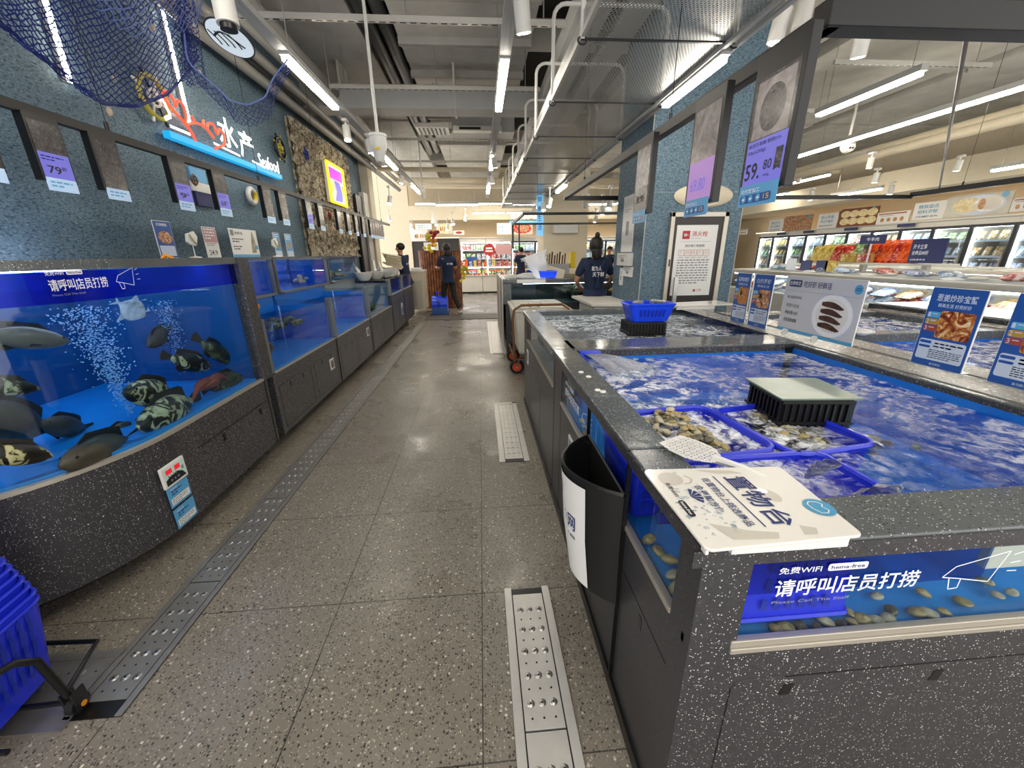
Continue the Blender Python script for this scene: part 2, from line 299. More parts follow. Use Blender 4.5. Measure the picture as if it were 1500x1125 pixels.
class Sheet:
    """a flat printed face: O lower left corner, U right, Vv up, in metres"""
    def __init__(s, root, O, U, V): s.r = root; s.O = Vector(O); s.U = Vector(U).normalized(); s.V = Vector(V).normalized(); s.N = s.U.cross(s.V); s.b = {}; s.k = 0
    def p(s, u, v, l): return tuple(s.O+s.U*u+s.V*v+s.N*l)
    def g(s, name, mat): return s.b.setdefault((name, mat), MB())
    def poly(s, pts, mat, name='print_patch', l=.0006): s.g(name, mat).add([s.p(u, v, l) for u, v in pts], [tuple(range(len(pts)))]); return s
    def rect(s, u0, v0, u1, v1, mat, name='print_patch', l=.0006, rad=0.):
        if not rad: return s.poly([(u0, v0), (u1, v0), (u1, v1), (u0, v1)], mat, name, l)
        P = []
        for cx, cy, a0 in ((u1-rad, v0+rad, -90), (u1-rad, v1-rad, 0), (u0+rad, v1-rad, 90), (u0+rad, v0+rad, 180)):
            P += [(cx+rad*cos(radians(a0+t)), cy+rad*sin(radians(a0+t))) for t in (0, 30, 60, 90)]
        return s.poly(P, mat, name, l)
    def disc(s, u, v, ru, mat, name='print_patch', l=.0009, rv=None, n=24): rv = rv or ru; return s.poly([(u+ru*cos(2*pi*i/n), v+rv*sin(2*pi*i/n)) for i in range(n)], mat, name, l)
    def line(s, pts, w, mat, name='print_line', l=.0012):
        for (a, b) in zip(pts[:-1], pts[1:]):
            a = Vector(a); b = Vector(b); d = (b-a)
            if d.length < 1e-6: continue
            n = Vector((-d.y, d.x)).normalized()*w/2; s.poly([a-n, b-n, b+n, a+n], mat, name, l)
        return s
    def text(s, t, u, v, h, mat, w=None, name='lettering', l=.0012, bold=.006, ext=0.):
        vs, fs, W, Hh = tmesh(t, bold); k = h/Hh; kx = (w/W) if w else k
        g = s.g(name, mat); n = len(g.v)
        if ext:
            g.add([s.p(u+a*kx, v+b*k, l+ext) for a, b, _ in vs], fs); g.add([s.p(u+a*kx, v+b*k, l) for a, b, _ in vs], [tuple(reversed(f)) for f in fs])
            ec = {}
            for f in fs:
                for a, b in zip(f, f[1:]+f[:1]): ec[(a, b)] = 1
            m2 = len(vs)
            for (a, b) in ec:
                if (b, a) not in ec: g.f.append((n+b, n+a, n+m2+a, n+m2+b))
        else: g.add([s.p(u+a*kx, v+b*k, l) for a, b, _ in vs], fs)
        return s
    def para(s, u, v, w, n, lh, mat='ink_grey', seed=1, name='fine_print'):
        R = random.Random(seed)
        for i in range(n):
            x = u
            while x < u+w*(1 if i < n-1 else .6):
                L = R.uniform(.25, .6)*lh*3; x2 = min(x+L, u+w); s.rect(x, v-i*lh, x2, v-i*lh+lh*.45, mat, name, .001); x = x2+lh*.4
        return s
    def end(s):
        for (n, m), g in s.b.items(): g.done(n, m, s.r)
def XF(loc, rz=0, sc=1.): return Matrix.Translation(Vector(loc)) @ Matrix.Rotation(rz, 4, 'Z') @ Matrix.Scale(sc, 4)
# ================================================================ ROOM
S('floor', MB().box(-3.2, 13, -1.2, 19, -.12, 0), 'floor_terrazzo')
S('trim_1', MB().box(-1.3, .42, 8.9, 9.7, 0, .012), 'mat_strip')
S('wall_left', MB().box(-2.8, -2.6, -1.2, 9.9, 0, 4.6), 'wall_blue')
S('wall_left_pier', MB().box(-2.78, -2.42, 9.9, 10.3, 0, 4.6), 'cream')
S('wall_back', MB().box(-4.2, 12.6, 17.6, 17.8, 0, 2.05).box(-4.2, 12.6, 17.6, 17.8, 2.05, 4.6), 'cream_wall')
S('wall_back_pier', MB().box(-4.2, -2.6, 16.2, 16.4, 0, 4.6), 'cream')
S('wall_right', MB().box(11.35, 11.5, -1.2, 17.8, 0, 4.6), 'cream_wall')
S('ceiling', MB().box(-2.8, 12.6, -1.2, 17.8, 4.6, 4.7), 'dark_soffit')
c = MB()
for x0, x1 in ((-2.6, -1.35), (-.92, .75), (2.4, 4.6), (4.9, 7.4), (7.7, 11.3)):
    for i in range(7):
        y = -1+i*2.6; c.box(x0, x1, y, y+2.56, 3.98+.03*(i % 2), 4.2)
S('ceiling_panels', c, 'concrete', bev=.01)
c = MB()
for i, y in enumerate((1.6, 4.1, 6.7, 9.3, 11.9, 14.4)): c.box(-2.6, 11.3, y, y+.22, 4.2, 4.5)
S('ceiling_beams', c, 'concrete')
S('ceiling_bulkhead_right', MB().box(9.6, 11.35, 1.5, 17.6, 2.62, 3.1), 'cream')
S('ceiling_bulkhead_back', MB().box(-2.6, 9.6, 15.9, 17.6, 2.62, 3.1), 'cream')
# ribs pressed on the aisle board
for i in range(9):
    y = 3.2+i*.95
    MB().box(-.92, .75, y, y+.07, 3.90, 3.98).done('ceiling_rib', 'board_grey', label='grey rib under the aisle ceiling board, one in a row of alike ribs', cat='ceiling rib', group='ribs under the aisle ceiling board')
# slotted struts across the aisle
def strut(x0, x1, y, z, lab, drop=.5):
    r = thing('slotted_strut', lab, 'ceiling strut', ((x0+x1)/2, y, z))
    MB().box(x0, x1, y-.02, y+.02, z, z+.045).done('channel', 'strut', r)
    h = MB(); n = int((x1-x0)/.09)
    for i in range(n): h.box(x0+.02+i*.09, x0+.075+i*.09, y-.008, y+.008, z-.0015, z)
    h.done('slots', 'black', r)
    for x in (x0+.2, (x0+x1)/2, x1-.2): MB().cyl((x, y, z+.04), (x, y, 4.0), .006, n=6).done('hanger_rod', 'steel', r)
for x0, x1, y, z, t in ((-2.0, .85, 4.35, 3.35, 'nearest slotted steel strut crossing high above the aisle'), (-1.9, .9, 6.3, 3.5, 'slotted steel strut crossing the aisle just before the wide square duct'),
    (-2.2, .9, 7.5, 3.55, 'slotted steel strut crossing the aisle just beyond the wide square duct'), (-2.2, .9, 9.2, 3.6, 'slotted steel strut crossing the aisle beyond the dome lamp'),
    (-2.2, .9, 11.2, 3.6, 'farthest slotted steel strut crossing the aisle'), (2.2, 3.9, 3.6, 3.3, 'slotted steel strut over the seafood tanks beside the hanging screens'),
    (4.2, 6.2, 5.2, 3.45, 'slotted steel strut high above the island freezers'), (3.2, 5.6, 6.8, 3.45, 'slotted steel strut high above the freezer aisle')): strut(x0, x1, y, z, t)
r = thing('air_duct', 'wide square grey air duct crossing above the aisle', 'air duct', (-.7, 6.9, 3.45))
MB().box(-2.45, .95, 6.75, 7.1, 3.42, 3.72).done('duct', 'duct_grey', r, bev=.01)
for x in (-1.9, -.3): MB().box(x, x+.03, 6.73, 7.12, 3.40, 3.98).done('bracket', 'strut', r)
for i, (x, z, rr) in enumerate(((-2.42, 3.32, .055), (-2.28, 3.42, .05), (-2.13, 3.5, .05), (-1.98, 3.6, .055), (-2.45, 3.52, .07))):
    p = MB().cyl((x, .3, z), (x+.02, 13.5-i*.6, z-.02), rr, n=14)
    for k in range(5): p.cyl((x, 1.5+k*2.2, z), (x, 1.58+k*2.2, z), rr*1.18, n=14)
    p.done('ceiling_pipe', 'pipe_grey', smooth=True, label=['lowest grey pipe in the bundle running along the blue wall top', 'second grey pipe up in the bundle along the blue wall top', 'third grey pipe up in the bundle along the blue wall top', 'grey pipe farthest from the blue wall in the pipe bundle', 'thick grey pipe tight against the blue wall in the pipe bundle'][i], cat='pipe')
for i, (x, z) in enumerate(((-1.22, 4.02), (-1.05, 4.05))):
    MB().cyl((x, 2.0, z), (x, 12, z), .085, n=16).done('ceiling_pipe', 'dark_steel', smooth=True, label=['left dark pipe in the deep gap between the ceiling boards', 'right dark pipe in the deep gap between the ceiling boards'][i], cat='pipe')
for i, (x, z) in enumerate(((6.9, 2.98), (7.05, 3.1), (7.25, 3.06))):
    MB().cyl((x, 1, z), (x+.3, 15, z-.02), .07, n=14).done('ceiling_pipe', 'cream', smooth=True, label=['lower cream pipe under the ceiling above the freezer aisle', 'upper cream pipe under the ceiling above the freezer aisle', 'outermost cream pipe under the ceiling above the freezer aisle'][i], cat='pipe')
for i, y in enumerate((10.4, 12.4, 13.6, 14.8)):
    MB().cyl((-2.3, y, 3.3+.1*i), (9.3, y+.2, 3.3+.1*i), .05+.01*i, n=12).done('ceiling_pipe', 'cream', smooth=True, label=['nearest', 'second', 'third', 'farthest'][i]+' of the cross pipes running left to right near the back of the shop', cat='pipe')
r = thing('ceiling_vent', 'square slotted white vent under the ceiling right of the dome lamp', 'vent', (-.75, 8.6, 3.66))
MB().box(-1.1, -.5, 8.4, 8.9, 3.62, 3.7).done('frame', 'white_paint', r, bev=.01)
for i in range(7): MB().box(-1.05+i*.075, -1.02+i*.075, 8.45, 8.85, 3.612, 3.62).done('slot', 'black', r)
r = thing('ceiling_vent', 'long white slotted vent beneath the grey box near the centre track', 'vent', (.1, 8.7, 3.6))
MB().box(-.45, .75, 8.65, 9.2, 3.62, 3.9).done('plenum', 'duct_grey', r); MB().box(-.42, .5, 8.5, 8.66, 3.6, 3.68).done('grille', 'white_paint', r); MB().box(-.3, .1, 8.495, 8.5, 3.62, 3.66).done('slot', 'black', r)

# ---- lights: continuous track with tubes let in
def tube_light(x, y0, y1, z, lab, grp=None, w=.065, ax='y', mt='tube_light', hang=True):
    cx, cy = (x, (y0+y1)/2) if ax == 'y' else ((y0+y1)/2, x)
    r = thing('linear_light', lab, 'ceiling light', (cx, cy, z), grp)
    a = (lambda u0, u1, v0, v1, z0, z1: MB().box(x+u0, x+u1, v0, v1, z0, z1)) if ax == 'y' else (lambda u0, u1, v0, v1, z0, z1: MB().box(v0, v1, x+u0, x+u1, z0, z1))
    a(-w/2-.006, w/2+.006, y0-.03, y1+.03, z+.012, z+.07).done('housing', 'duct_grey', r)
    a(-w/2, w/2, y0, y1, z-.02, z+.012).done('diffuser', mt, r)
    if hang:
        for t in (y0+.1, y1-.1):
            p = (x, t) if ax == 'y' else (t, x)
            MB().cyl((p[0], p[1], z+.07), (p[0], p[1], 4.0), .004, n=5).done('suspension_wire', 'steel', r)
    return r
for X, nm, TZ in ((-1.58, 'left', 3.), (.28, 'centre', 3.), (1.645, 'right', 2.6)):
    tr = MB()
    for dx in (-.035, .035): tr.box(X+dx-.014, X+dx+.014, -.8, 13.2, TZ+.03, TZ+.075 if X < 1 else TZ+.05)
    if X < 1: tr.box(X-.02, X+.02, -.8, 13.2, 3.03, 3.05)
    tr.done('light_track', 'duct_grey', label='long grey light track running above the '+{'left': 'left tanks', 'centre': 'middle of the aisle', 'right': 'right hand seafood tanks'}[nm], cat='light track')
    for i, (y0, y1) in enumerate(((.3, 1.5), (4.15, 5.35), (7.62, 8.75), (10.75, 11.95))):
        if i == 0 and X > 1: continue
        if X > 1: y0, y1 = ((0, 0), (3.0, 3.85), (8.0, 8.85), (11.0, 11.8))[i]
        tube_light(X, y0, y1, TZ, ['glowing linear light almost overhead on the %s track', 'nearest visible glowing linear light on the %s track', 'middle glowing linear light on the %s track', 'farthest glowing linear light on the %s track'][i] % nm, w=.07 if X < 1 else .055, hang=X < 1)
for x, y0, y1, z, t in ((4.3, 4.2, 5.4, 3., 'short glowing linear light right of the large price screen'), (5.8, 4.4, 7.75, 3., 'longest glowing linear light, running from the right edge over the freezers'),
    (7.05, 7.5, 8.7, 3., 'short glowing linear light beyond the dome camera'), (7.95, 9.3, 10.7, 3., 'distant glowing linear light beside the edge of the large price screen'),
    (8.5, 8.5, 9.7, 2.6, 'glowing linear light low near the freezer doors above the dumpling sign'), (8.5, 5.4, 6.6, 2.6, 'glowing linear light at the far right of the shop'), (9.2, 12.2, 13.3, 3., 'faint glowing linear light above the leftmost food sign')):
    tube_light(x, y0, y1, z, t)
for i, (y, segs, z) in enumerate(((14.6, ((-3.9+1.8, -.4), (-.3, 1.2), (2.4, 3.6), (3.7, 5.2), (5.6, 7.2)), 3.02), (13.4, ((-1.3, .0), (1.1, 2.0), (3.4, 4.4)), 2.86), (15.2, ((-.2, .9), (1.0, 2.2), (4.2, 5.2)), 2.78))):
    for j, (a, b) in enumerate(segs):
        tube_light(y, a, b, z, 'glowing linear light running crosswise near the back of the shop', 'crosswise lights near the back wall', ax='x', mt='tube_far')
# ---- spotlights
def spot(loc, lab, aim=(0, 0, -1), rad=.045, ln=.17, grp=None, up=.12):
    r = thing('spotlight', lab, 'spotlight', loc, grp); a = Vector(aim).normalized(); c = Vector(loc)
    MB().cyl(c-a*ln/2, c+a*ln/2, rad, n=20).done('lamp_body', 'white_paint', r, smooth=True)
    MB().cyl(c+a*ln/2, c+a*(ln/2+.004), rad*.82, n=20).done('lens', 'spot_light', r)
    MB().tube([c, c+Vector((0, 0, up*.7)), c+Vector((0, 0, up))], .012, 8).done('stem', 'white_paint', r)
    MB().box(c.x-.03, c.x+.03, c.y-.05, c.y+.05, c.z+up, c.z+up+.03).done('track_adapter', 'white_paint', r)
    return r
SP = [(aZ(765, 20, 2.95), 'large white spotlight at the top centre, on the centre track', (.15, .3, -1), .055, .2), (aZ(1142, 38, 2.95), 'large lit white spotlight above the black hanging rail', (-.1, .1, -1), .055, .2),
      (aZ(1176, 22, 2.98), 'unlit looking white spotlight just right of the lit one above the black rail', (.2, .2, 1), .055, .2),
      (aZ(508, 195, 2.86), 'lit white spotlight left of the dome lamp on the left track', (.1, -.25, -1), .045, .17), (aZ(540, 214, 2.88), 'white spotlight right behind the dome lamp', (.2, .2, -1), .045, .17),
      (aZ(561, 236, 2.9), 'white spotlight below the dome lamp on the left track', (.1, .2, -1), .045, .15), (aZ(588, 263, 2.9), 'white spotlight over the round ceiling plate on the left track', (-.15, -.1, -1), .045, .15),
      (aZ(724, 238, 2.88), 'white spotlight on the centre track beside its second light', (.15, .2, -1), .045, .16), (aZ(721, 263, 2.9), 'smaller white spotlight farther along the centre track', (.1, .2, -1), .045, .15)]
for l, t, a, ra, ln in SP: spot(l, t, a, ra, ln)
for i, (x, y, Y) in enumerate(((571, 293, 9.6), (634, 322, 13.8), (570, 320, 13.8), (682, 319, 13.8), (603, 332, 12.5), (655, 333, 12.5), (805, 297, 8.5), (796, 303, 9.5), (860, 325, 12), (882, 308, 8), (872, 322, 11), (893, 299, 7), (639, 326, 12.8), (663, 325, 12.8))):
    spot(aY(x, y, Y), 'small white spotlight among the distant ceiling lights, one of several alike', (random.uniform(-.3, .3), -.3, -1), .05, .16, 'small spotlights far down the shop', up=.25)
for i, (x, y, X, t) in enumerate(((1262, 62, 2.6, 'white spotlight nearest the black frame, over the tanks at upper right'), (1188, 287, 7.05, 'small lit spotlight beside the edge of the large price screen'), (1283, 260, 7.2, 'white spotlight in the middle of the right ceiling'), (1170, 262, 7.2, 'white spotlight just right of the large price screen'), (1404, 242, 8., 'white spotlight above the steamed bun sign'), (1305, 278, 8.2, 'small white box spotlight above the black pipe'), (1275, 238, 6.5, 'white spotlight at the end of the short linear light'))):
    spot(aX(x, y, X), t, (.15, .2, -1), .045, .16)
# dome lamps / sensors on rods
def dome(p, lab, R=.075, top=3.98):
    r = thing('dome_sensor', lab, 'ceiling sensor', (p[0], p[1], p[2]-.12))
    MB().lathe([(.0, 0), (.03, .0), (.045, .02), (R*.8, .1), (R, .12), (R, .2), (R*1.08, .205), (R*1.08, .225), (.02, .235)], (p[0], p[1], p[2]-.12), 24).done('dome', 'white_plastic', r, smooth=True)
    MB().box(p[0]-.022, p[0]+.022, p[1]-R*.98, p[1]-R*.86, p[2]-.03, p[2]-.012).done('label', 'yellow', r)
    MB().cyl((p[0], p[1], p[2]+.11), (p[0], p[1], top), .014, n=10).done('rod', 'white_paint', r, smooth=True)
dome(aY(555, 216, 4.2), 'large white dome sensor on a rod above the left of the aisle')
dome(aY(619, 282, 9.6), 'small white dome sensor hanging at the end of the left lights', .06)
dome(aY(858, 294, 7.5), 'white dome sensor hanging before the far cream column', .06)
p = aX(1242, 212, 6.2); r = thing('dome_camera', 'white dome camera with two dark lenses below the longest light', 'camera', p)
MB().ell(p, .11, .1, .13, 16, 10).done('housing', 'white_plastic', r, smooth=True); MB().cyl(p+Vector((-.02, -.06, -.04)), p+Vector((-.03, -.12, -.07)), .06, n=18).done('face', 'paper', r, smooth=True)
for d in (-.022, .022): MB().cyl(p+Vector((-.03+d, -.115, -.07)), p+Vector((-.03+d, -.126, -.073)), .014, n=12).done('lens', 'black', r)
MB().tube([p+Vector((0, 0, .1)), p+Vector((.0, .0, .7))], .02, 8).done('stem', 'white_paint', r)
# round emblem lamp at top left
p = aY(340, 57, 2.25)
r = thing('projector_lamp', 'white cylinder lamp hanging at the top left with a glowing oval emblem disc', 'lamp', (p[0], p[1], p[2]))
MB().cyl((p[0]-.005, p[1], p[2]+.05), (p[0]-.02, p[1]+.02, p[2]+.35), .045, n=24).done('lamp_body', 'white_paint', r, smooth=True)
MB().cyl((p[0]-.005, p[1], p[2]+.03), (p[0]-.005, p[1], p[2]+.055), .034, n=24).done('collar', 'black', r)
q = aY(337, 58, 2.4); tm = Matrix.Translation(q) @ Matrix.Rotation(radians(12), 4, 'Y') @ Matrix.Rotation(radians(-22), 4, 'X')
MB().lathe([(.001, 0), (.095, 0), (.1, .006), (.095, .012), (.001, .012)], n=36, mt=tm).done('emblem_disc', 'gobo', r, smooth=True)
MB().tube([tm @ Vector((.1*cos(a), .1*sin(a), .004)) for a in [2*pi*i/36 for i in range(36)]], .004, 6, True).done('rim', 'dark_steel', r, smooth=True)
sh = Sheet(r, tm @ Vector((-.1, .1, -.002)), tm.to_3x3() @ Vector((1, 0, 0)), tm.to_3x3() @ Vector((0, -1, 0)))
for i in range(4): sh.line([(.045+.03*i+.02*cos(t*.5)-.02, .06+.0*i+.018*t) for t in range(5)], .008, 'ink_black', 'fish_emblem')
sh.line([(.03+.014*i, .1+.035*sin(i*.45)) for i in range(10)], .01, 'ink_black', 'fish_emblem'); sh.end()

# ---- wire mesh tray with hangers
r = thing('cable_tray', 'wide grey wire mesh cable tray running overhead to the right of the aisle', 'cable tray', (1.17, 6, 2.67))
MB().box(.68, 1.66, -.6, 12.5, 2.67, 2.672).done('mesh_floor', 'wire_mesh', r)
for x in (.68, 1.66): MB().box(x-.011, x+.011, -.6, 12.5, 2.657, 2.695).done('side_rail', 'strut', r)
for x in (.68, 1.66): MB().box(x-.001, x+.001, -.6, 12.5, 2.695, 2.79).done('mesh_side', 'wire_mesh', r)
c = MB().box(.95, 1.25, -.6, 12.4, 3.45, 3.65); c.done('air_duct', 'duct_grey', label='long rectangular duct above the mesh tray on its aisle side', cat='air duct')
MB().box(1.4, 1.62, -.6, 9.5, 3.45, 3.6).done('air_duct', 'duct_grey', label='long rectangular duct above the mesh tray on the tank side', cat='air duct')
for i in range(11):
    y = .8+i*1.06
    h = thing('tray_hanger', 'white U shaped tube hanger of the mesh tray, one in a row of alike hangers', 'hanger', (1.17, y, 2.65), 'white tube hangers of the mesh tray')
    P = [(.68, y, 2.65), (.68, y, 3.24)]+[(.68+.1*(1-cos(t)), y, 3.24+.1*sin(t)) for t in (.4, .8, 1.2, 1.57)]+[(1.56, y, 3.34)]+[(1.56+.1*sin(t), y, 3.34-.1*(1-cos(t))) for t in (.4, .8, 1.2, 1.57)]+[(1.66, y, 2.65)]
    MB().tube(P, .016, 8).done('tube', 'white_paint', h, smooth=True)
    MB().box(.67, 1.67, y-.008, y+.008, 2.647, 2.657).done('cross_wire', 'dark_steel', h)
    for x in (.68, 1.66): MB().tube([(x+.028*cos(t), y, 2.645+.02*sin(t)) for t in [2*pi*k/12 for k in range(12)]], .006, 6, True).done('clamp', 'dark_steel', h)

# ================================================================ LEFT WALL DRESSING
WX = -2.6
r = thing('rock_panel', 'rough beige rock textured panel on the blue wall around the neon picture', 'wall panel', (-2.57, 8, 1.4))
g = MB(); ny, nz = 70, 60; V = []
for j in range(nz+1):
    for i in range(ny+1):
        y = 6.42+i*(2.5)/ny; z = 1.38+j*(1.86)/nz
        e = .05*noise.noise((0, z*5, 3)) if i in (0, ny) else 0
        V.append((-2.6+.05+.05*abs(noise.noise((y*9, z*9, 0)))+.05*noise.noise((y*22+z*9, z*14, 5)), y+e, z+(.04*noise.noise((y*6, 1, 0)) if j == nz else 0)))
Fq = [(j*(ny+1)+i, j*(ny+1)+i+1, (j+1)*(ny+1)+i+1, (j+1)*(ny+1)+i) for j in range(nz) for i in range(ny)]
g.add(V, Fq); g.box(-2.6, -2.575, 6.44, 8.9, 1.39, 3.22); g.done('rock_face', 'rock_rough', r)
# led strips on the wall
for i, ((x0, y0), (x1, y1), t) in enumerate((((55, -40), (102, 120), 'white led strip shining on the blue wall behind the net, nearest one'), ((247, 40), (275, 180), 'white led strip rising behind the neon sign'))):
    a = aX(x0, y0, -2.57); b = aX(x1, y1, -2.57)
    r = thing('led_strip', t, 'wall light', b); MB().box(-2.6, -2.575, a.y/2+b.y/2-.02, a.y/2+b.y/2+.02, b.z, a.z+.3).done('channel', 'duct_grey', r); MB().box(-2.575, -2.565, a.y/2+b.y/2-.013, a.y/2+b.y/2+.013, b.z, a.z+.3).done('diffuser', 'tube_light', r)
# neon sign
def ypt(x, y, X=-2.5): p = aX(x, y, X); return (p.y, p.z)
r = thing('neon_sign', 'glowing seafood sign with crab claws, white characters and a blue bar on the blue wall', 'neon sign', (-2.5, 4.8, 2.35))
MB().box(-2.56, -2.5, 3.9, 5.82, 2.34, 2.395).done('blue_bar', 'neon_blue', r, bev=.004); MB().box(-2.6, -2.56, 4.1, 4.2, 2.35, 2.38).box(-2.6, -2.56, 5.4, 5.5, 2.35, 2.38).done('bracket', 'black', r)
sh = Sheet(r, (-2.52, 3.86, 2.4), (0, 1, 0), (0, 0, 1))
sh.text('水', .76, .06, .27, 'neon_white', .3, l=.01, bold=.008, ext=.004); sh.text('产', 1.1, .03, .27, 'neon_white', .28, l=.01, bold=.008, ext=.004)
sh.text('Seafood', 1.45, .0, .14, 'neon_white', .47, l=.01, bold=.0, ext=.004)
sh.line([(.06, .03), (.3, .03)], .022, 'neon_white', 'white_stroke', .02); sh.line([(.62, .04), (1.05, .02)], .02, 'neon_white', 'white_stroke', .02); sh.line([(1.28, .02), (1.55, .0)], .02, 'neon_white', 'white_stroke', .02)
sh.line([(.02, .07), (.1, .11), (.06, .2), (.02, .22)], .03, 'neon_white', 'white_stroke', .02); sh.end()
cl = [(.34, .02), (.3, .16), (.22, .3), (.1, .46), (.06, .6), (.12, .68), (.17, .6), (.18, .5), (.22, .62), (.28, .58), (.29, .42), (.26, .26), (.34, .33), (.44, .38), (.55, .34), (.62, .22), (.56, .34), (.58, .46), (.66, .5), (.68, .4), (.7, .34), (.74, .46), (.8, .4), (.79, .22), (.72, .12), (.64, .06), (.6, .0)]
P = [Vector(c) for c in cl]; Q = []
for i in range(len(P)-1):
    a, b, c2, d = P[max(i-1, 0)], P[i], P[i+1], P[min(i+2, len(P)-1)]
    for t in (0, .25, .5, .75):
        w = .5*((2*b)+(c2-a)*t+(2*a-5*b+4*c2-d)*t*t+(3*b-a-3*c2+d)*t**3); Q.append((-2.49, 3.86+w.x, 2.38+w.y*.45))
MB().tube(Q, .011, 8).done('crab_tube', 'neon_red', r, smooth=True)
MB().tube([(-2.49, 4.24, 2.54), (-2.49, 4.22, 2.59)], .01, 8).tube([(-2.49, 4.36, 2.55), (-2.49, 4.38, 2.6)], .01, 8).done('crab_eyes', 'neon_red', r)
# ship wheels, life ring, starfish
def wheel(x, y, R, lab, c1, c2, X=-2.56):
    p = aX(x, y, X); r = thing('ship_wheel', lab, 'ship wheel', (X, p.y, p.z-R))
    P = [(X+.02, p.y+R*.72*cos(a), p.z+R*.72*sin(a)) for a in [2*pi*i/28 for i in range(28)]]
    MB().tube(P, R*.09, 8, True).done('rim', c1, r, smooth=True); MB().tube([(X+.02, p.y+(q[1]-p.y)*.4, p.z+(q[2]-p.z)*.4) for q in P], R*.06, 6, True).cyl((X, p.y, p.z), (X+.05, p.y, p.z), R*.15).done('hub', c2, r, smooth=True)
    for i in range(8):
        a = pi/8+2*pi*i/8; MB().tube([(X+.02, p.y+R*k*cos(a), p.z+R*k*sin(a)) for k in (.1, .7, .78, .9, 1.)], [R*.04, R*.04, R*.04, R*.07, R*.045], 6).done('spoke', c2 if i % 2 else 'black', r, smooth=True)
wheel(222, 143, .2, 'large yellow and white ship wheel behind the fishing net', 'wheel_yellow', 'white_paint'); wheel(408, 217, .17, 'small dark ship wheel on the wall right of the neon sign', 'black', 'wheel_yellow')
p = aX(369, 287, -2.55); R = .095
r = thing('life_ring', 'white life ring with a yellow band hanging on the blue wall', 'life ring', (-2.55, p.y, p.z-R))
for k in range(8):
    a0 = 2*pi*k/8; MB().tube([(-2.55, p.y+R*.78*cos(a), p.z+R*.78*sin(a)) for a in [a0+pi/4*t/5 for t in range(6)]], .026, 10).done('ring_section', 'yellow' if k in (7, 0) else 'white_plastic', r, smooth=True)
MB().tube([(-2.55, p.y, p.z+R*.9), (-2.56, p.y+.01, p.z+R*1.6), (-2.58, p.y, p.z+R*2.2)], .004, 6).done('rope', 'rope', r)
def star(x, y, R, lab, mt, X=-2.5):
    p = aX(x, y, X); P = []
    for i in range(10): a = pi/2+pi*i/5+.3; q = R if i % 2 == 0 else R*.42; P.append((p.y+q*cos(a), p.z+q*sin(a)))
    m = MB(); m.v = [(X, u, v) for u, v in P]+[(X+R*.35, p.y, p.z), (X-.02, p.y, p.z)]; m.f = [(i, (i+1) % 10, 10) for i in range(10)]+[((i+1) % 10, i, 11) for i in range(10)]
    m.done('starfish', mt, label=lab, cat='starfish')
star(482, 315, .09, 'red starfish decoration on the rough rock panel', 'star_red', -2.47); star(448, 226, .12, 'dark blue starfish decoration at the upper left of the rock panel', 'net_blue', -2.49); star(514, 342, .08, 'small yellow starfish decoration at the right of the rock panel', 'yellow', -2.47)
# neon picture
r = thing('neon_picture', 'neon picture with a yellow border, magenta lettering and a violet figure on the rock panel', 'neon sign', (-2.45, 7.8, 2.27))
MB().box(-2.52, -2.46, 7.42, 8.2, 2.27, 2.88).done('backing', 'ink_white', r)
MB().tube([(-2.45, 7.42, 2.27), (-2.45, 8.2, 2.27), (-2.45, 8.2, 2.88), (-2.45, 7.42, 2.88)], .022, 8, True).done('border_tube', 'neon_yellow', r)
sh = Sheet(r, (-2.459, 7.42, 2.27), (0, 1, 0), (0, 0, 1))
sh.rect(.06, .38, .72, .55, 'neon_purple', 'lettering_band'); sh.poly([(.25, .04), (.6, .05), (.66, .2), (.55, .36), (.3, .37), (.36, .2)], 'neon_violet', 'figure'); sh.poly([(.05, .2), (.2, .36), (.18, .25), (.12, .12)], 'neon_yellow', 'figure_hat'); sh.poly([(.62, .3), (.72, .3), (.7, .1), (.64, .2)], 'neon_yellow', 'figure_hat'); sh.rect(.64, .26, .7, .32, 'fire_red', 'figure_mark'); sh.end()
# small hanging wooden plaque
r = thing('wall_plaque', 'pale blue and navy nautical plaque with a tiny ship wheel on the blue wall', 'plaque', (-2.55, 4.25, 1.93))
MB().box(-2.59, -2.57, 4.14, 4.36, 2.05, 2.18).done('upper_board', 'tag_blue', r); MB().box(-2.59, -2.565, 4.12, 4.38, 1.98, 2.06).done('middle_board', 'paper', r); MB().box(-2.59, -2.57, 4.15, 4.41, 1.86, 1.98).done('lower_board', 'sign_navy', r)
MB().tube([(-2.56, 4.16+.04*cos(a), 2.07+.04*sin(a)) for a in [2*pi*i/12 for i in range(12)]], .007, 6, True).tube([(-2.56, 4.11, 2.07), (-2.56, 4.21, 2.07)], .006, 6).tube([(-2.56, 4.16, 2.02), (-2.56, 4.16, 2.12)], .006, 6).done('tiny_wheel', 'rust', r)
MB().tube([(-2.58, 4.2, 2.18), (-2.58, 4.22, 2.28), (-2.58, 4.3, 2.18)], .003, 5).done('cord', 'rope', r)

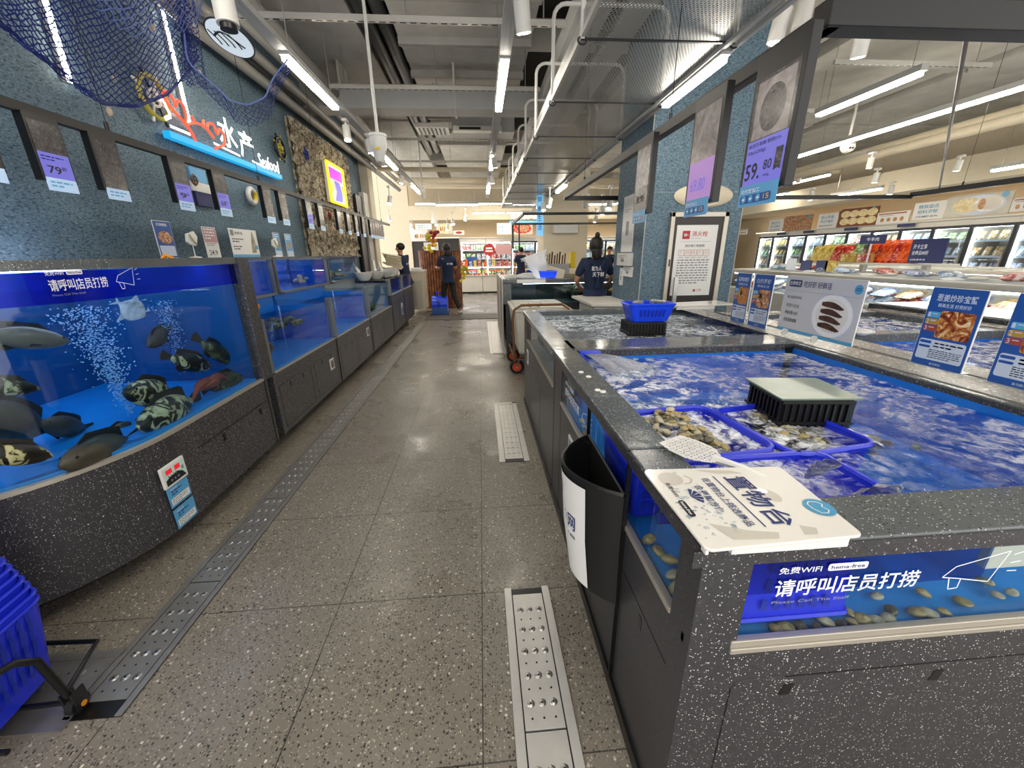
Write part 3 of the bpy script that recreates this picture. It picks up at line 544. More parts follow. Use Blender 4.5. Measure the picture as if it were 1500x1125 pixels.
# fishing net
r = thing('fishing_net', 'blue fishing net draped high on the left wall in front of the led strips', 'net', (-2.2, 3.2, 2.4))
def spl(P, t):
    n = len(P)-1; x = min(max(t, 0), .9999)*n; i = int(x); f = x-i; return Vector(P[i]).lerp(Vector(P[i+1]), f)
lowC = [(-60, 0, -2.0), (10, 45, -2.05), (60, 85, -2.1), (105, 122, -2.15), (150, 153, -2.2), (200, 158, -2.25), (245, 140, -2.3), (272, 112, -2.35), (290, 85, -2.35)]
topC = [(-60, -190, -1.6), (0, -150, -1.7), (60, -120, -1.8), (110, -100, -1.9), (160, -90, -2.0), (200, -80, -2.1), (230, -70, -2.2), (255, -60, -2.3), (272, -40, -2.3)]
def netp(u, v):
    a = spl(lowC, u); b = spl(topC, u); q = a.lerp(b, v); w = q.z+.18*sin(pi*v)*(1-u*.4)+.03*sin(u*31+v*9); yy = q.y+10*sin(pi*v)*sin(u*14)*.4-6*sin(pi*u)*v
    return aX(q.x, yy, w)
def netgrid(fn, nu, nv, rad, mat, name, par):
    m = MB(); P = {}
    for i in range(nu+1):
        for j in range(nv+1):
            if (i+j) % 2 == 0: P[i, j] = fn(i/nu, j/nv)+Vector((random.uniform(-.006, .006), random.uniform(-.006, .006), random.uniform(-.006, .006)))
    for (i, j), p in P.items():
        for dj in (-1, 1):
            q = P.get((i+1, j+dj))
            if q is not None:
                mid = (p+q)/2+Vector((0, 0, -.003)); m.tube([p, mid, q], rad, 3)
    return m.done(name, mat, par)
netgrid(netp, 66, 46, .003, 'net_blue', 'net_mesh', r)
for k in range(5): MB().tube([netp(t/40, .004*k)+Vector((random.uniform(-.008, .008),)*3) for t in range(41)], .0035, 5).done('edge_rope', 'net_blue', r)
netgrid(lambda u, v: netp(.38+.6*u, .5+.5*v)+Vector((.09+.05*v, 0, -.02-.06*sin(pi*u))), 26, 16, .0026, 'net_light', 'near_fold', r)
netgrid(lambda u, v: netp(.84+.15*u, v*.9)+Vector((.05*sin(u*9), 0, -.22*(1-v)*u)), 14, 40, .0024, 'net_blue', 'gathered_tail', r)
sw = [(262, 20), (272, 60), (285, 95), (310, 125), (340, 148), (365, 156), (390, 143), (408, 115), (421, 88)]
def swag(u, v):
    q = spl([(x, y, 0) for x, y in sw], u); p = aX(q.x, q.y, -2.3+.75*u); return p+Vector((.02*sin(u*20), 0, .0))+Vector((0, .06*(v-.5), -.11*v*(.3+sin(pi*u))))
netgrid(swag, 60, 8, .0024, 'net_blue', 'swag', r); MB().tube([swag(t/30, 0) for t in range(31)], .006, 6).done('swag_rope', 'net_light', r)
for i, (x, y, X, t) in enumerate(((223, 41, -2.0, 'pale cone shell hanging in the net near the top'), (168, 115, -2.15, 'pink scallop shell caught in the middle of the net'), (160, 163, -2.2, 'small pale shell dangling below the lower edge of the net'), (292, 105, -2.25, 'pink shell where the net gathers above the neon sign'))):
    p = aX(x, y, X); m = MB().ell((0, 0, 0), .013, .018, .014 if i % 2 else .026, 10, 7, XF(p)); m.done('sea_shell', 'shell', smooth=True, label=t, cat='shell')

# hanging rail with price screens
r = thing('hanging_rail', 'long dark rail hung along the blue wall carrying the left price screens', 'rail', (-2.2, 5, 2.08))
MB().box(-2.23, -2.19, -.5, 10.6, 2.085, 2.13).done('channel', 'rail_black', r)
for y in (2.9, 4.6, 6.3, 8.1, 9.8): MB().cyl((-2.21, y, 2.12), (-2.21, y, 4.), .003, n=5).done('suspension_wire', 'black', r); 
for y in (2.9, 4.6, 6.3, 8.1, 9.8): MB().cyl((-2.21, y, 2.12), (-2.21, y, 2.18), .012, n=8).done('anchor', 'black', r)
def lscreen(y, lab, price=None, w=.165, z0=1.79, z1=2.06, grp=None, facedeg=0):
    r = thing('price_screen', lab, 'price screen', (-2.2, y, z0), grp)
    MB().box(-2.225, -2.185, y-w/2-.008, y+w/2+.004, z0-.004, 2.09).done('casing', 'black', r)
    sh = Sheet(r, (-2.185, y-w/2, z0), (0, 1, 0), (0, 0, 1)); h = z1-z0
    if price:
        sh.rect(.004, h*.48, w-.004, h, 'screen_pic', 'picture', .001); sh.rect(.004, .004, w-.004, h*.48, 'screen_violet', 'price_panel', .001)
        sh.text(price, .03, h*.12, h*.14, 'ink_black', w*.42, l=.002, bold=.015); sh.text('80' if '.' not in price else '90', .03+w*.45, h*.2, h*.07, 'ink_black', l=.002); sh.para(.015, h*.4, w*.7, 2, .014, 'ink_black', int(y*10))
    else: sh.rect(.004, .004, w-.004, h, 'screen_pic', 'picture', .001)
    sh.end()
    q = MB().box(-2.188, -2.1835, y-w/2+.004, y+w/2-.004, z0-.05, z0+.012); q.done('leaflet', 'screen_leaf', r)
    s2 = Sheet(r, (-2.1835, y-w/2, z0-.05), (0, 1, 0), (0, 0, 1)); s2.para(.02, .038, w-.05, 2, .018, 'poster_sky', int(y*7)); s2.end()
for y, t, p in ((2.13, 'hanging price screen cut by the left edge of the photo', None), (2.47, 'hanging price screen reading 79', '79'), (2.81, 'blank dark hanging screen right of the 79 price screen', None), (3.4, 'hanging price screen beside the nautical plaque', '9'), (3.88, 'hanging price screen reading 68 left of the life ring', '68'),
    (4.66, 'dark hanging screen just right of the life ring', None), (5.0, 'second dark hanging screen right of the life ring', None), (5.7, 'hanging violet screen at the left edge of the rock panel', '30'), (6.1, 'grey hanging screen left of the red starfish', None), (6.85, 'hanging screen right of the red starfish', None)): lscreen(y, t, p)
for i, y in enumerate((7.3, 7.75, 8.2, 8.75, 8.95, 9.15, 9.35, 9.55, 9.75)): lscreen(y, 'small pale hanging screen in the far cluster at the rail end', None, grp='far cluster of hanging screens')
# signs on top of the left tanks
def flyer(y0, y1, lab, style, z0=1.4, h=.26, X=-2.32):
    r = thing('counter_sign', lab, 'sign', (X, (y0+y1)/2, z0)); w = y1-y0
    MB().box(X-.004, X, y0, y1, z0, z0+h).done('acrylic_holder', 'paper', r); MB().box(X-.05, X+.03, y0+.01, y1-.01, z0, z0+.006).done('foot', 'glass', r)
    sh = Sheet(r, (X, y0, z0), (0, 1, 0), (0, 0, 1))
    if style == 'blue':
        sh.rect(.003, .004, w-.003, h-.004, 'poster_blue', 'print_field', .0008); sh.disc(w*.52, h*.56, w*.4, 'food_noodle', 'dish_picture', .0016, h*.17); sh.rect(.012, h*.06, w-.012, h*.34, 'poster_pale', 'print_patch', .0014)
        sh.text('红烧鲍鱼', .03, h*.86, h*.08, 'ink_white', w*.6, l=.0016); sh.para(.02, h*.3, w-.05, 5, .013, 'ink_grey', 3)
    elif style == 'pink':
        sh.rect(.003, h*.5, w-.003, h-.006, 'pink_print', 'print_field', .0008); sh.text('24.9', .03, h*.08, h*.17, 'ink_black', w*.6, l=.0016, bold=.008); sh.para(.02, h*.45, w-.05, 2, .014, 'ink_grey', 5); sh.para(.02, h*.9, w-.05, 4, .024, 'ink_white', 8)
    elif style == 'fish':
        sh.rect(0, 0, w, h*.1, 'poster_sky', 'print_field', .0008); sh.rect(.02, h*.75, .07, h*.95, 'ink_grey', 'stamp', .001); sh.text('鱼鲜活', .085, h*.8, h*.1, 'ink_black', w*.28, l=.0012)
        sh.poly([(w*.7, h*.15), (w*.88, h*.16), (w*.9, h*.45), (w*.86, h*.8), (w*.82, h*.95), (w*.76, h*.7), (w*.72, h*.4)], 'pic_fish', 'fish_picture', .0012); sh.disc(w*.93, h*.36, .022, 'poster_sky', 'badge', .0014); sh.para(.03, h*.62, w*.4, 2, .022, 'ink_black', 4); sh.para(.03, h*.36, w*.3, 2, .022, 'ink_black', 9)
    else:
        sh.rect(.003, h*.05, w-.003, h-.004, 'tag_blue', 'print_field', .0008); sh.disc(w*.5, h*.5, w*.36, 'pic_fish', 'dish_picture', .0016, h*.16); sh.para(.02, h*.9, w-.05, 3, .02, 'ink_white', 2); sh.rect(.01, .01, w-.01, h*.25, 'poster_pale', 'print_patch', .0014)
    sh.end(); return r
flyer(3.19, 3.36, 'blue leaflet with a bowl picture standing on the left tank rim', 'blue'); flyer(3.71, 3.89, 'pink and white price sign reading 24.9 on the left tank rim', 'pink', h=.25)
flyer(4.08, 4.55, 'wide white sign with a fish picture on the left tank rim', 'fish'); flyer(4.9, 5.05, 'pale blue leaflet right of the wide fish sign', 'pale'); flyer(5.18, 5.35, 'last pale blue leaflet before the rock panel', 'pale')
for y, t in ((3.52, 'white shell ornament on a thin stand beside the pink price sign'), (4.86, 'small white ornament on a thin stand before the pale leaflets')):
    r = thing('shell_ornament', t, 'ornament', (-2.3, y, 1.4)); MB().lathe([(.045, 0), (.04, .008), (.008, .012), (.003, .02), (.003, .1), (.001, .1)], (-2.3, y, 1.4), 16).done('stand', 'white_plastic', r, smooth=True)
    m = MB().prism([(-.06, .0), (-.045, .06), (.0, .07), (.04, .085), (.07, .04), (.05, .0), (.03, -.03), (-.03, -.02)], -.01, .01, Matrix.Translation((-2.3, y, 1.52)) @ Matrix.Rotation(pi/2, 4, 'Z') @ Matrix.Rotation(pi/2, 4, 'X')); m.done('shell_body', 'paper', r, bev=.004)
    MB().tube([(-2.285, y-.03, 1.575), (-2.283, y+.0, 1.53), (-2.285, y+.03, 1.50)], .006, 6).done('rope', 'rope', r)
# ================================================================ LEFT TANKS
def arc(cx, cy, rx, ry, a0, a1, n): return [(cx+rx*cos(radians(a0+(a1-a0)*i/n)), cy+ry*sin(radians(a0+(a1-a0)*i/n))) for i in range(n+1)]
def outl(d, yend=2.78): return [(-1.57+d, yend), (-1.57+d, 1.9)]+arc(-2.3, 1.9, .73+d, .75+d, 0, -90, 18)[1:]+[(-2.58, 1.15-d)]
def shell(m, a, b, z0, z1):
    n = len(a); o = len(m.v)
    for z in (z0, z1):
        m.v += [(x, y, z) for x, y in a]; m.v += [(x, y, z) for x, y in b]
    for i in range(n-1):
        m.f += [(o+i, o+i+1, o+2*n+i+1, o+2*n+i), (o+n+i+1, o+n+i, o+3*n+i, o+3*n+i+1), (o+2*n+i, o+2*n+i+1, o+3*n+i+1, o+3*n+i), (o+n+i, o+n+i+1, o+i+1, o+i)]
    m.f += [(o, o+2*n, o+3*n, o+n), (o+n-1, o+2*n-1, o+4*n-1, o+3*n-1)]
    return m
r = thing('aquarium', 'large curved front blue aquarium full of groupers at the left', 'fish tank', (-2.1, 2, 0))
back = [(-2.58, 2.78)]
MB().prism(outl(.02)+back, .1, .575).done('cabinet', 'cabinet_terrazzo', r, smooth=True)
MB().prism(outl(-.14)+back, 0, .1).done('plinth', 'black', r)
shell(MB(), outl(.024, 2.74), outl(.0, 2.74), .575, .592).done('sill_trim', 'alu', r)
shell(MB(), outl(.0, 2.74), outl(-.012, 2.74), .592, 1.362).done('glass', 'glass', r, smooth=True)
shell(MB(), outl(.02), outl(-.07), 1.362, 1.4).done('rim', 'rim_terrazzo', r)
MB().prism(outl(-.014, 2.72)+[(-2.57, 2.72)], .576, .6).done('tank_floor', 'tank_floor', r)
MB().box(-2.59, -2.575, 1.1, 2.74, .58, 1.37).box(-2.58, -1.6, 2.725, 2.74, .58, 1.37).done('back_panel', 'aqua_back', r)
MB().prism(outl(-.016, 2.72)+[(-2.57, 2.72)], .6, 1.235).done('water', 'water_body', r)
shell(MB(), outl(.0005, 2.735), outl(-.0, 2.735), 1.24, 1.358).done('printed_film', 'blue_film', r, smooth=True)
MB().box(-1.67, -1.54, 2.74, 2.86, .575, 1.4).done('corner_post', 'cabinet_terrazzo', r, bev=.004)
MB().box(-2.45, -2.41, 1.4, 2.6, 1.335, 1.35).done('tank_lamp', 'tank_lamp', r)
MB().box(-1.8, -1.77, 1.6, 2.7, 1.357, 1.3615).done('tank_lamp', 'tank_lamp', r)
MB().box(-1.545, -1.542, 2.735, 2.742, .1, .575).box(-1.545, -1.5435, 2.0, 2.74, .43, .4335).done('door_seam', 'black', r)
for y in (2.22, 2.62): MB().box(-1.549, -1.544, y-.008, y+.014, .37, .41).done('finger_slot', 'black', r)
for i in range(9): pass
MB().tube([(-1.66, 2.25, 1.37), (-1.63, 2.27, 1.415), (-1.6, 2.28, 1.395)], .01, 8).done('orange_clip', 'orange', label='orange clip on the rim of the large aquarium', cat='clip')
def ylab(y0, y1, z0, z1, X=-1.548):
    pass
sh = Sheet(r, (-1.566, 2.02, 1.2), (0, 1, 0), (0, 0, 1))
sh.end()
# printed band on the aquarium glass
a = aX(72, 414, -1.566); b = aX(150, 392, -1.566)
def band(root, O, U, V, w, h, dark=True):
    s = Sheet(root, O, U, V)
    s.text('免费WIFI', .0, h*.78, h*.16, 'ink_white', w*.2); s.rect(w*.23, h*.78, w*.42, h*.95, 'ink_white', 'print_patch', .001, h*.05); s.text('hema-free', w*.245, h*.82, h*.09, 'ink_blue', w*.16, l=.0016)
    s.text('请呼叫店员打捞', 0, h*.22, h*.42, 'ink_white', w*.7, bold=.012); s.text('Please Call The Staff', 0, h*.05, h*.07, 'ink_grey', w*.38)
    k = w*.82; s.line([(k, h*.4), (k+.035*w/.4, h*.34), (k+.1*w/.4, h*.2), (k+.12*w/.4, h*.95), (k+.02*w/.4, h*.65), (k, h*.4)], .0022, 'ink_white', 'megaphone_outline')
    s.line([(k+.015*w/.4, h*.36), (k+.022*w/.4, h*.08), (k+.04*w/.4, h*.1), (k+.04*w/.4, h*.32)], .0022, 'ink_white', 'megaphone_outline')
    for i in range(3): s.line([(k+.13*w/.4, h*(.85-.2*i)), (k+.15*w/.4, h*(.92-.24*i))], .0022, 'ink_white', 'megaphone_outline')
    s.end()
p0 = aX(70, 416, -1.567); p1 = aX(184, 400, -1.567)
band(r, (-1.567, p0.y, p0.z-.05), (0, 1, 0), (0, 0, 1), (p1.y-p0.y), .1)
# control panel + notices
r = thing('control_panel', 'white framed temperature control panel with red digits on the left cabinet', 'control panel', (-1.545, 1.81, .36))
def tl(d): return d
MB().box(-1.55, -1.536, 1.735, 1.885, .345, .455).done('frame', 'white_plastic', r, bev=.004)
sh = Sheet(r, (-1.536, 1.735, .345), (0, 1, 0), (0, 0, 1)); sh.rect(.012, .012, .138, .098, 'lcd_mint', 'display_face', .0008); sh.poly([(.012, .012), (.138, .012), (.12, .042), (.09, .056), (.04, .052), (.012, .04)], 'ink_black', 'key_field', .0012)
sh.rect(.022, .066, .06, .09, 'led_red', 'digits_window', .0016); sh.rect(.078, .066, .112, .09, 'led_red', 'digits_window', .0016)
for i in range(4): sh.rect(.03+.016*i, .05, .036+.016*i, .062, 'ink_grey', 'key', .0016)
for i in range(3): sh.disc(.045+.022*i, .03, .006, 'ink_grey', 'key', .002)
sh.rect(.118, .05, .132, .068, 'ink_grey', 'key', .0016); sh.end()
for z, t in ((.235, 'upper pale blue notice sheet below the control panel'), (.115, 'lower pale blue notice sheet under the other notice')):
    m = MB().box(-1.549, -1.546, 1.745, 1.88, z, z+.105); o = m.done('notice_sheet', 'tag_blue', label=t, cat='notice')
    sh = Sheet(o, (-1.546, 1.745, z), (0, 1, 0), (0, 0, 1)); sh.rect(.008, .01, .127, .045, 'paper', 'print_patch'); sh.para(.02, .075, .07, 2, .014, 'ink_blue', 3); sh.para(.02, .09, .06, 1, .008, 'ink_white', 5); sh.para(.014, .034, .1, 3, .01, 'ink_grey', int(z*99)); sh.end()

def step_tank(y0, y1, zb, zt, up, lab, wall='tank_blue', labx=None):
    r = thing('stepped_tank', lab, 'fish tank', (-2.07, (y0+y1)/2, 0)); X = -1.57
    MB().box(-2.595, -1.55, y0, y1, .1, zb).done('cabinet', 'cabinet_terrazzo', r)
    MB().box(-2.55, -1.72, y0, y1, 0, .1).done('plinth', 'black', r)
    MB().box(-1.565, -1.545, y0, y1, zb, zb+.012).done('sill_trim', 'alu', r)
    MB().box(X-.01, X, y0+.03, y1-.01, zb+.012, zt-.05).done('front_glass', 'glass', r)
    MB().box(X-.016, X+.004, y0+.01, y1, zt-.05, zt).done('top_edge', 'glass_dim', r)
    MB().box(-2.1, -1.57, y0+.0, y0+.012, zb, zt).done('side_glass', 'glass_dim', r)
    MB().box(-2.12, -2.1, y0, y1, zb, 1.05).box(-2.1, -1.6, y1-.012, y1, zb, zt-.03).done('liner', wall, r)
    MB().box(-2.1, -1.575, y0, y1, zb, zb+.015).done('tank_floor', 'tank_floor' if wall != 'tank_grey' else 'tank_grey', r)
    MB().box(-2.1, -1.582, y0+.012, y1-.014, zb+.016, zt-.09).done('water', 'water_body', r)
    MB().box(-1.6, -1.545, y0-.02, y0+.03, zb, zt+.01).done('post', 'tank_frame', r)
    MB().box(-1.556, -1.546, y0-.012, y0+.012, .1, zb).done('cabinet_post', 'cabinet_terrazzo', r)
    n = 2; d = (y1-y0)/n
    for k in range(n):
        a = y0+k*d+.05; b = a+d-.08; s = MB()
        for q in ((a, a+.003, .14, zb-.1), (b-.003, b, .14, zb-.1), (a, b, zb-.103, zb-.1), (a, b, .14, .143)): s.box(-1.5505, -1.5485, q[0], q[1], q[2], q[3])
        s.done('door_seam', 'black', r)
        for t in (.3, .7): MB().box(-1.551, -1.5475, a+(b-a)*t, a+(b-a)*t+.02, zb-.16, zb-.12).done('finger_slot', 'black', r)
    MB().box(-1.9, -1.885, y0+.2, y0+.215, zb+.016, zt-.06).tube([(-1.8, y0+(y1-y0)*.6, zb+.02), (-1.8, y0+(y1-y0)*.6, zt+.02)], .012, 8).done('air_pipe', 'obj_acrylic', r)
    if up:
        a, b = up
        f = MB(); pts = [(-2.09, a+.02, 1.38), (-2.09, a+.02, 1.1), (-2.085, a+.03, 1.06), (-2.07, a+.07, 1.045)]
        f.tube(pts, .018, 8); f.box(-2.11, -2.08, a+.05, b, 1.03, 1.055); f.box(-2.11, -2.07, b-.03, b+.01, 1.04, 1.38); f.done('upper_frame', 'tank_frame', r)
        MB().box(-2.1, -2.092, a+.03, b-.03, 1.055, 1.365).done('upper_glass', 'glass', r)
        MB().box(-2.595, -2.58, a, b, 1.05, 1.37).box(-2.58, -2.11, b-.01, b, 1.05, 1.36).done('upper_liner', wall, r)
        MB().box(-2.58, -2.1, a, b, 1.03, 1.05).done('upper_floor', wall, r)
        MB().box(-2.575, -2.102, a+.01, b-.012, 1.052, 1.29).done('upper_water', 'water_body', r)
        MB().box(-2.6, -2.07, a-.02, b, 1.375, 1.4).done('upper_rim', 'rim_terrazzo', r)
        MB().box(-2.45, -2.42, a+.1, b-.1, 1.3715, 1.3745).done('tank_lamp', 'tank_lamp', r)
        MB().box(-2.12, -2.06, b-.02, b+.02, 1.04, 1.38).done('upper_post', 'cabinet_terrazzo', r)
        MB().box(-2.3, -2.29, (a+b)/2, (a+b)/2+.01, 1.05, 1.36).done('upper_divider', 'glass_dim', r)
    return r
st1 = step_tank(2.87, 4.18, .575, .97, (2.87, 4.27), 'first two level blue tank right of the large aquarium, with an orange handle sticking out')
st2 = step_tank(4.22, 5.54, .57, .985, (4.3, 5.73), 'second two level blue tank, its air column bubbling white')
st3 = step_tank(5.58, 6.95, .565, .99, (5.77, 7.1), 'third two level tank with pale grey water and a clear upper tank', 'tank_grey')
st4 = step_tank(7.0, 8.1, .74, 1.0, None, 'low fourth left tank with its window high on the cabinet'); st5 = step_tank(8.12, 9.2, .74, 1.0, None, 'last left tank before the staff counter')
for y, z, t in ((3.98, .35, 'square white framed sticker on the first stepped cabinet'), (5.36, .42, 'square white framed sticker on the second stepped cabinet')):
    o = MB().box(-1.549, -1.543, y-.05, y+.05, z-.05, z+.06).done('cabinet_sticker', 'paper', label=t, cat='sticker'); sh = Sheet(o, (-1.543, y-.05, z-.05), (0, 1, 0), (0, 0, 1)); sh.rect(.012, .014, .088, .096, 'ink_grey'); sh.poly([(.03, .02), (.07, .03), (.06, .085), (.035, .07)], 'pic_prawn', 'print_patch', .001); sh.end()
o = MB().box(-1.549, -1.543, 7.76, 7.86, .3, .52).done('cabinet_sticker', 'paper', label='tall white sticker on the fourth left cabinet', cat='sticker'); sh = Sheet(o, (-1.543, 7.76, .3), (0, 1, 0), (0, 0, 1)); sh.rect(.01, .02, .09, .14, 'poster_blue'); sh.end()
# orange handled net in the first low tank
r = thing('hand_net', 'hand net with an orange handle standing in the first low tank', 'net', (-1.75, 3.2, .62))
MB().tube([(-1.72, 2.98, .78), (-1.70, 3.1, 1.0), (-1.69, 3.13, 1.06)], .018, 10).done('handle', 'orange', r, smooth=True)
MB().tube([(-1.72, 2.98, .78), (-1.75, 2.96, .68)], .01, 8).done('shaft', 'dark_steel', r)
r = MB().tube([(-1.66, 2.93, .62)]+[(-1.66+.02*sin(3*a), 3.02+.1*cos(a), .7+.08*sin(a)) for a in [radians(200-22*i) for i in range(11)]], [.014, .02, .024, .028, .03, .03, .028, .024, .02, .016, .012, .008], 10).done('tank_creature', 'octo', smooth=True, label='brown curled sea creature in the first low tank', cat='sea creature')
# ---- fish
def fish(nose, tail, mat, lab, fin='fin_dark', hr=.34, kind='g', tw=.14, up=Vector((0, 0, 1))):
    nose = Vector(nose); tail = Vector(tail); d = nose-tail; L = d.length; d.normalize(); s = d.cross(up).normalized(); u = s.cross(d)
    mt = Matrix((d, s, u)).transposed().to_4x4(); mt.translation = tail
    prof = {'g': [(.16, .10), (.22, .16), (.32, .34), (.45, .48), (.6, .5), (.74, .44), (.86, .32), (.94, .18), (1., .03)], 'p': [(.14, .08), (.22, .2), (.35, .62), (.5, .98), (.64, 1.05), (.78, .85), (.9, .5), (.97, .22), (1., .04)]}[kind]
    R = []; n = 14
    for x, h in prof:
        hh = h*L*hr; ww = max(min(h, .55)*L*tw*1.9, .004)*(.5 if kind == 'p' else 1); cz = (-.04*L*hr if kind == 'g' else 0)*(1-x)
        R.append([(x*L, ww*cos(2*pi*i/n), cz+hh*sin(2*pi*i/n)) for i in range(n)])
    b = MB().loft(R); r = b.xf(mt).done({'g': 'grouper', 'p': 'pompano'}[kind], mat, smooth=True, label=lab, cat='fish', loc=tail, sub=1)
    f = (lambda pts, t, nm, oy=0: MB().prism(pts, -t, t, mt @ Matrix.Translation((0, oy, 0)) @ Matrix.Rotation(pi/2, 4, 'X')).done(nm, fin, r))
    if kind == 'g': f([(.2*L, .03*L), (0, .09*L), (-.02*L, 0), (0, -.09*L), (.2*L, -.03*L)], .002, 'tail_fin')
    else: f([(.18*L, .02*L), (-.04*L, .2*L), (.08*L, 0), (-.04*L, -.2*L), (.18*L, -.02*L)], .0015, 'tail_fin')
    q = hr*L
    if kind == 'g': f([(.78*L, q*.4), (.66*L, q*.62), (.5*L, q*.6), (.38*L, q*.58), (.26*L, q*.5), (.24*L, q*.15)], .002, 'dorsal_fin'); f([(.5*L, -q*.42), (.36*L, -q*.62), (.28*L, -q*.45), (.3*L, -q*.2)], .002, 'anal_fin')
    else: f([(.6*L, q*.95), (.42*L, q*1.35), (.4*L, q*.8), (.24*L, q*.3)], .0015, 'dorsal_fin'); f([(.55*L, -q*.95), (.4*L, -q*1.5), (.38*L, -q*.75), (.24*L, -q*.25)], .0015, 'anal_fin')
    for sgn in (-1, 1):
        w = (.28 if kind == 'p' else .5)*tw*L
        MB().ell((.88*L, sgn*w*.9, q*.12), .018*L, .008*L, .018*L, 8, 6, mt).done('eye', 'black', r, smooth=True)
        MB().prism([(.7*L, 0), (.55*L, -.03*L), (.5*L, -.11*L), (.62*L, -.08*L)], -.001, .001, mt @ Matrix.Translation((0, sgn*w*1.2, -.02*L)) @ Matrix.Rotation(pi/2+sgn*.3, 4, 'X')).done('pectoral_fin', fin, r)
    return r
def fp(n, t, xn, xt, *a, **k): return fish(aX(n[0], n[1], xn), aX(t[0], t[1], xt), *a, **k)
fp((103, 500), (-60, 485), -1.72, -1.77, 'fish_grey', 'large brownish grey fish near the water surface at the left edge', hr=.3)
fp((213, 463), (166, 440), -1.78, -1.83, 'fish_silver', 'silver deep bodied fish with swept fins near the middle of the aquarium', 'fin_silver', .42, 'p')
fp((243, 455), (212, 436), -2.1, -2.15, 'fish_silver', 'pale silver fish behind the right bubble column just under the surface', 'fin_silver', .4, 'p')
fp((284, 474), (265, 428), -2.1, -2.15, 'fish_olive', 'slim spotted fish pointing down under the surface', hr=.3)
fp((216, 508), (252, 478), -2.0, -2.05, 'fish_dark', 'small dark fish swimming left beneath the silver fish', hr=.34)
fp((310, 538), (236, 520), -1.8, -1.85, 'fish_grouper', 'bold black and cream mottled grouper in mid water at the right', hr=.36)
fp((346, 534), (283, 492), -1.75, -1.80, 'fish_olive', 'dark olive grouper swimming right beside the post', hr=.3)
fp((180, 576), (262, 574), -1.72, -1.77, 'fish_grouper', 'cream mottled grouper just above the stacked fish on the floor', hr=.38)
fp((270, 592), (200, 588), -1.70, -1.75, 'fish_olive', 'olive grouper resting under the cream mottled one', hr=.38)
fp((200, 628), (292, 578), -1.64, -1.69, 'fish_grouper', 'mottled grouper resting along the front glass in the fish pile', hr=.36)
fp((356, 552), (296, 572), -1.66, -1.71, 'fish_olive', 'dark spotted grouper at the right end of the tank floor', hr=.42)
fp((60, 570), (-60, 560), -1.72, -1.77, 'fish_grouper', 'mottled grouper head pointing right at the left edge, upper one', hr=.34)
fp((-60, 600), (88, 632), -1.95, -2.00, 'fish_dark', 'large dark brown grouper lying low at the left', hr=.42)
fp((78, 668), (-60, 660), -1.66, -1.71, 'fish_grouper', 'big black and cream mottled grouper at the lower left of the aquarium', hr=.36)
fp((85, 684), (205, 636), -1.66, -1.71, 'fish_dark', 'long dark grouper resting against the curved front glass', hr=.34)
fp((192, 618), (158, 640), -1.8, -1.85, 'fish_dark', 'small dark fish sitting upright at the foot of the left bubbles', hr=.6)
fp((55, 622), (136, 626), -1.95, -2.00, 'fish_dark', 'dark fish with a broad tail facing left on the tank floor', hr=.36)
p = aX(305, 566, -1.68); r = thing('octopus', 'reddish brown octopus like creature spread over the groupers at the right', 'sea creature', p-Vector((0, 0, .04)))
MB().ell((0, 0, 0), .05, .09, .035, 14, 9, XF(p+Vector((0, 0, .02)))).done('mantle', 'fish_red', r, smooth=True)
for i, (dy, dz) in enumerate(((.13, .0), (.17, -.05), (-.1, -.02), (-.17, -.04), (.05, -.05))):
    MB().tube([p+Vector((.02, dy*k, .02+dz*k*k+.03*sin(pi*k))) for k in (0, .3, .6, .85, 1.0)], [.022, .02, .016, .011, .006], 8).done('arm', 'fish_red', r, smooth=True)
# bubbles
def bubbles(P0, P1, n, r0, r1, lab, sz=.004):
    m = MB(); R = random.Random(3)
    for i in range(n):
        t = R.random()**.7; p = Vector(P0).lerp(Vector(P1), t); w = r0+(r1-r0)*t; s = sz*R.uniform(.4, 1.1)
        m.ell((p.x+R.gauss(0, w*.6), p.y+R.gauss(0, w), p.z+R.gauss(0, .01)), s, s, s*.8, 5, 3)
    m.done('bubble_column', 'bubble', kind='stuff', label=lab, cat='bubbles')
bubbles(aX(192, 605, -1.85), aX(118, 450, -1.85), 1300, .012, .07, 'left column of white air bubbles widening towards the surface', .0045)
bubbles(aX(268, 545, -2.0), aX(240, 440, -2.0), 600, .02, .05, 'right column of air bubbles beside the pale silver fish')
bubbles(aX(400, 520, -1.8), aX(398, 470, -1.8), 150, .01, .02, 'thin bubbles in the first low tank'); bubbles(aX(495, 480, -1.8), aX(490, 440, -1.8), 200, .015, .02, 'white bubbles in the second low tank')
# a few things in the other tanks
R2 = random.Random(11)
def crit(X, y, z, r_, mat, lab, nm, cat, n=9):
    m = MB()
    for i in range(n): m.ell((X+R2.gauss(0, r_*.5), y+R2.gauss(0, r_), z+abs(R2.gauss(0, r_*.4))), r_*.4, r_*.5, r_*.3, 8, 5)
    m.done(nm, mat, kind='stuff', label=lab, cat=cat, smooth=True)
crit(-1.9, 3.85, .78, .1, 'fish_olive', 'dark olive cluster in the right half of the first low tank', 'shellfish_cluster', 'shellfish', 16); crit(-1.75, 6.3, .6, .09, 'fish_olive', 'olive shellfish heap on the floor of the grey low tank', 'shellfish_cluster', 'shellfish', 14)
crit(-2.3, 5.3, 1.1, .07, 'shell', 'pale shellfish cluster in the second upper tank', 'shellfish_cluster', 'shellfish', 10); crit(-2.3, 6.6, 1.1, .1, 'clam', 'brown shellfish heap in the third upper tank', 'shellfish_cluster', 'shellfish', 14); crit(-2.25, 3.6, 1.08, .06, 'fish_dark', 'dark shellfish in the first upper tank', 'shellfish_cluster', 'shellfish', 7)

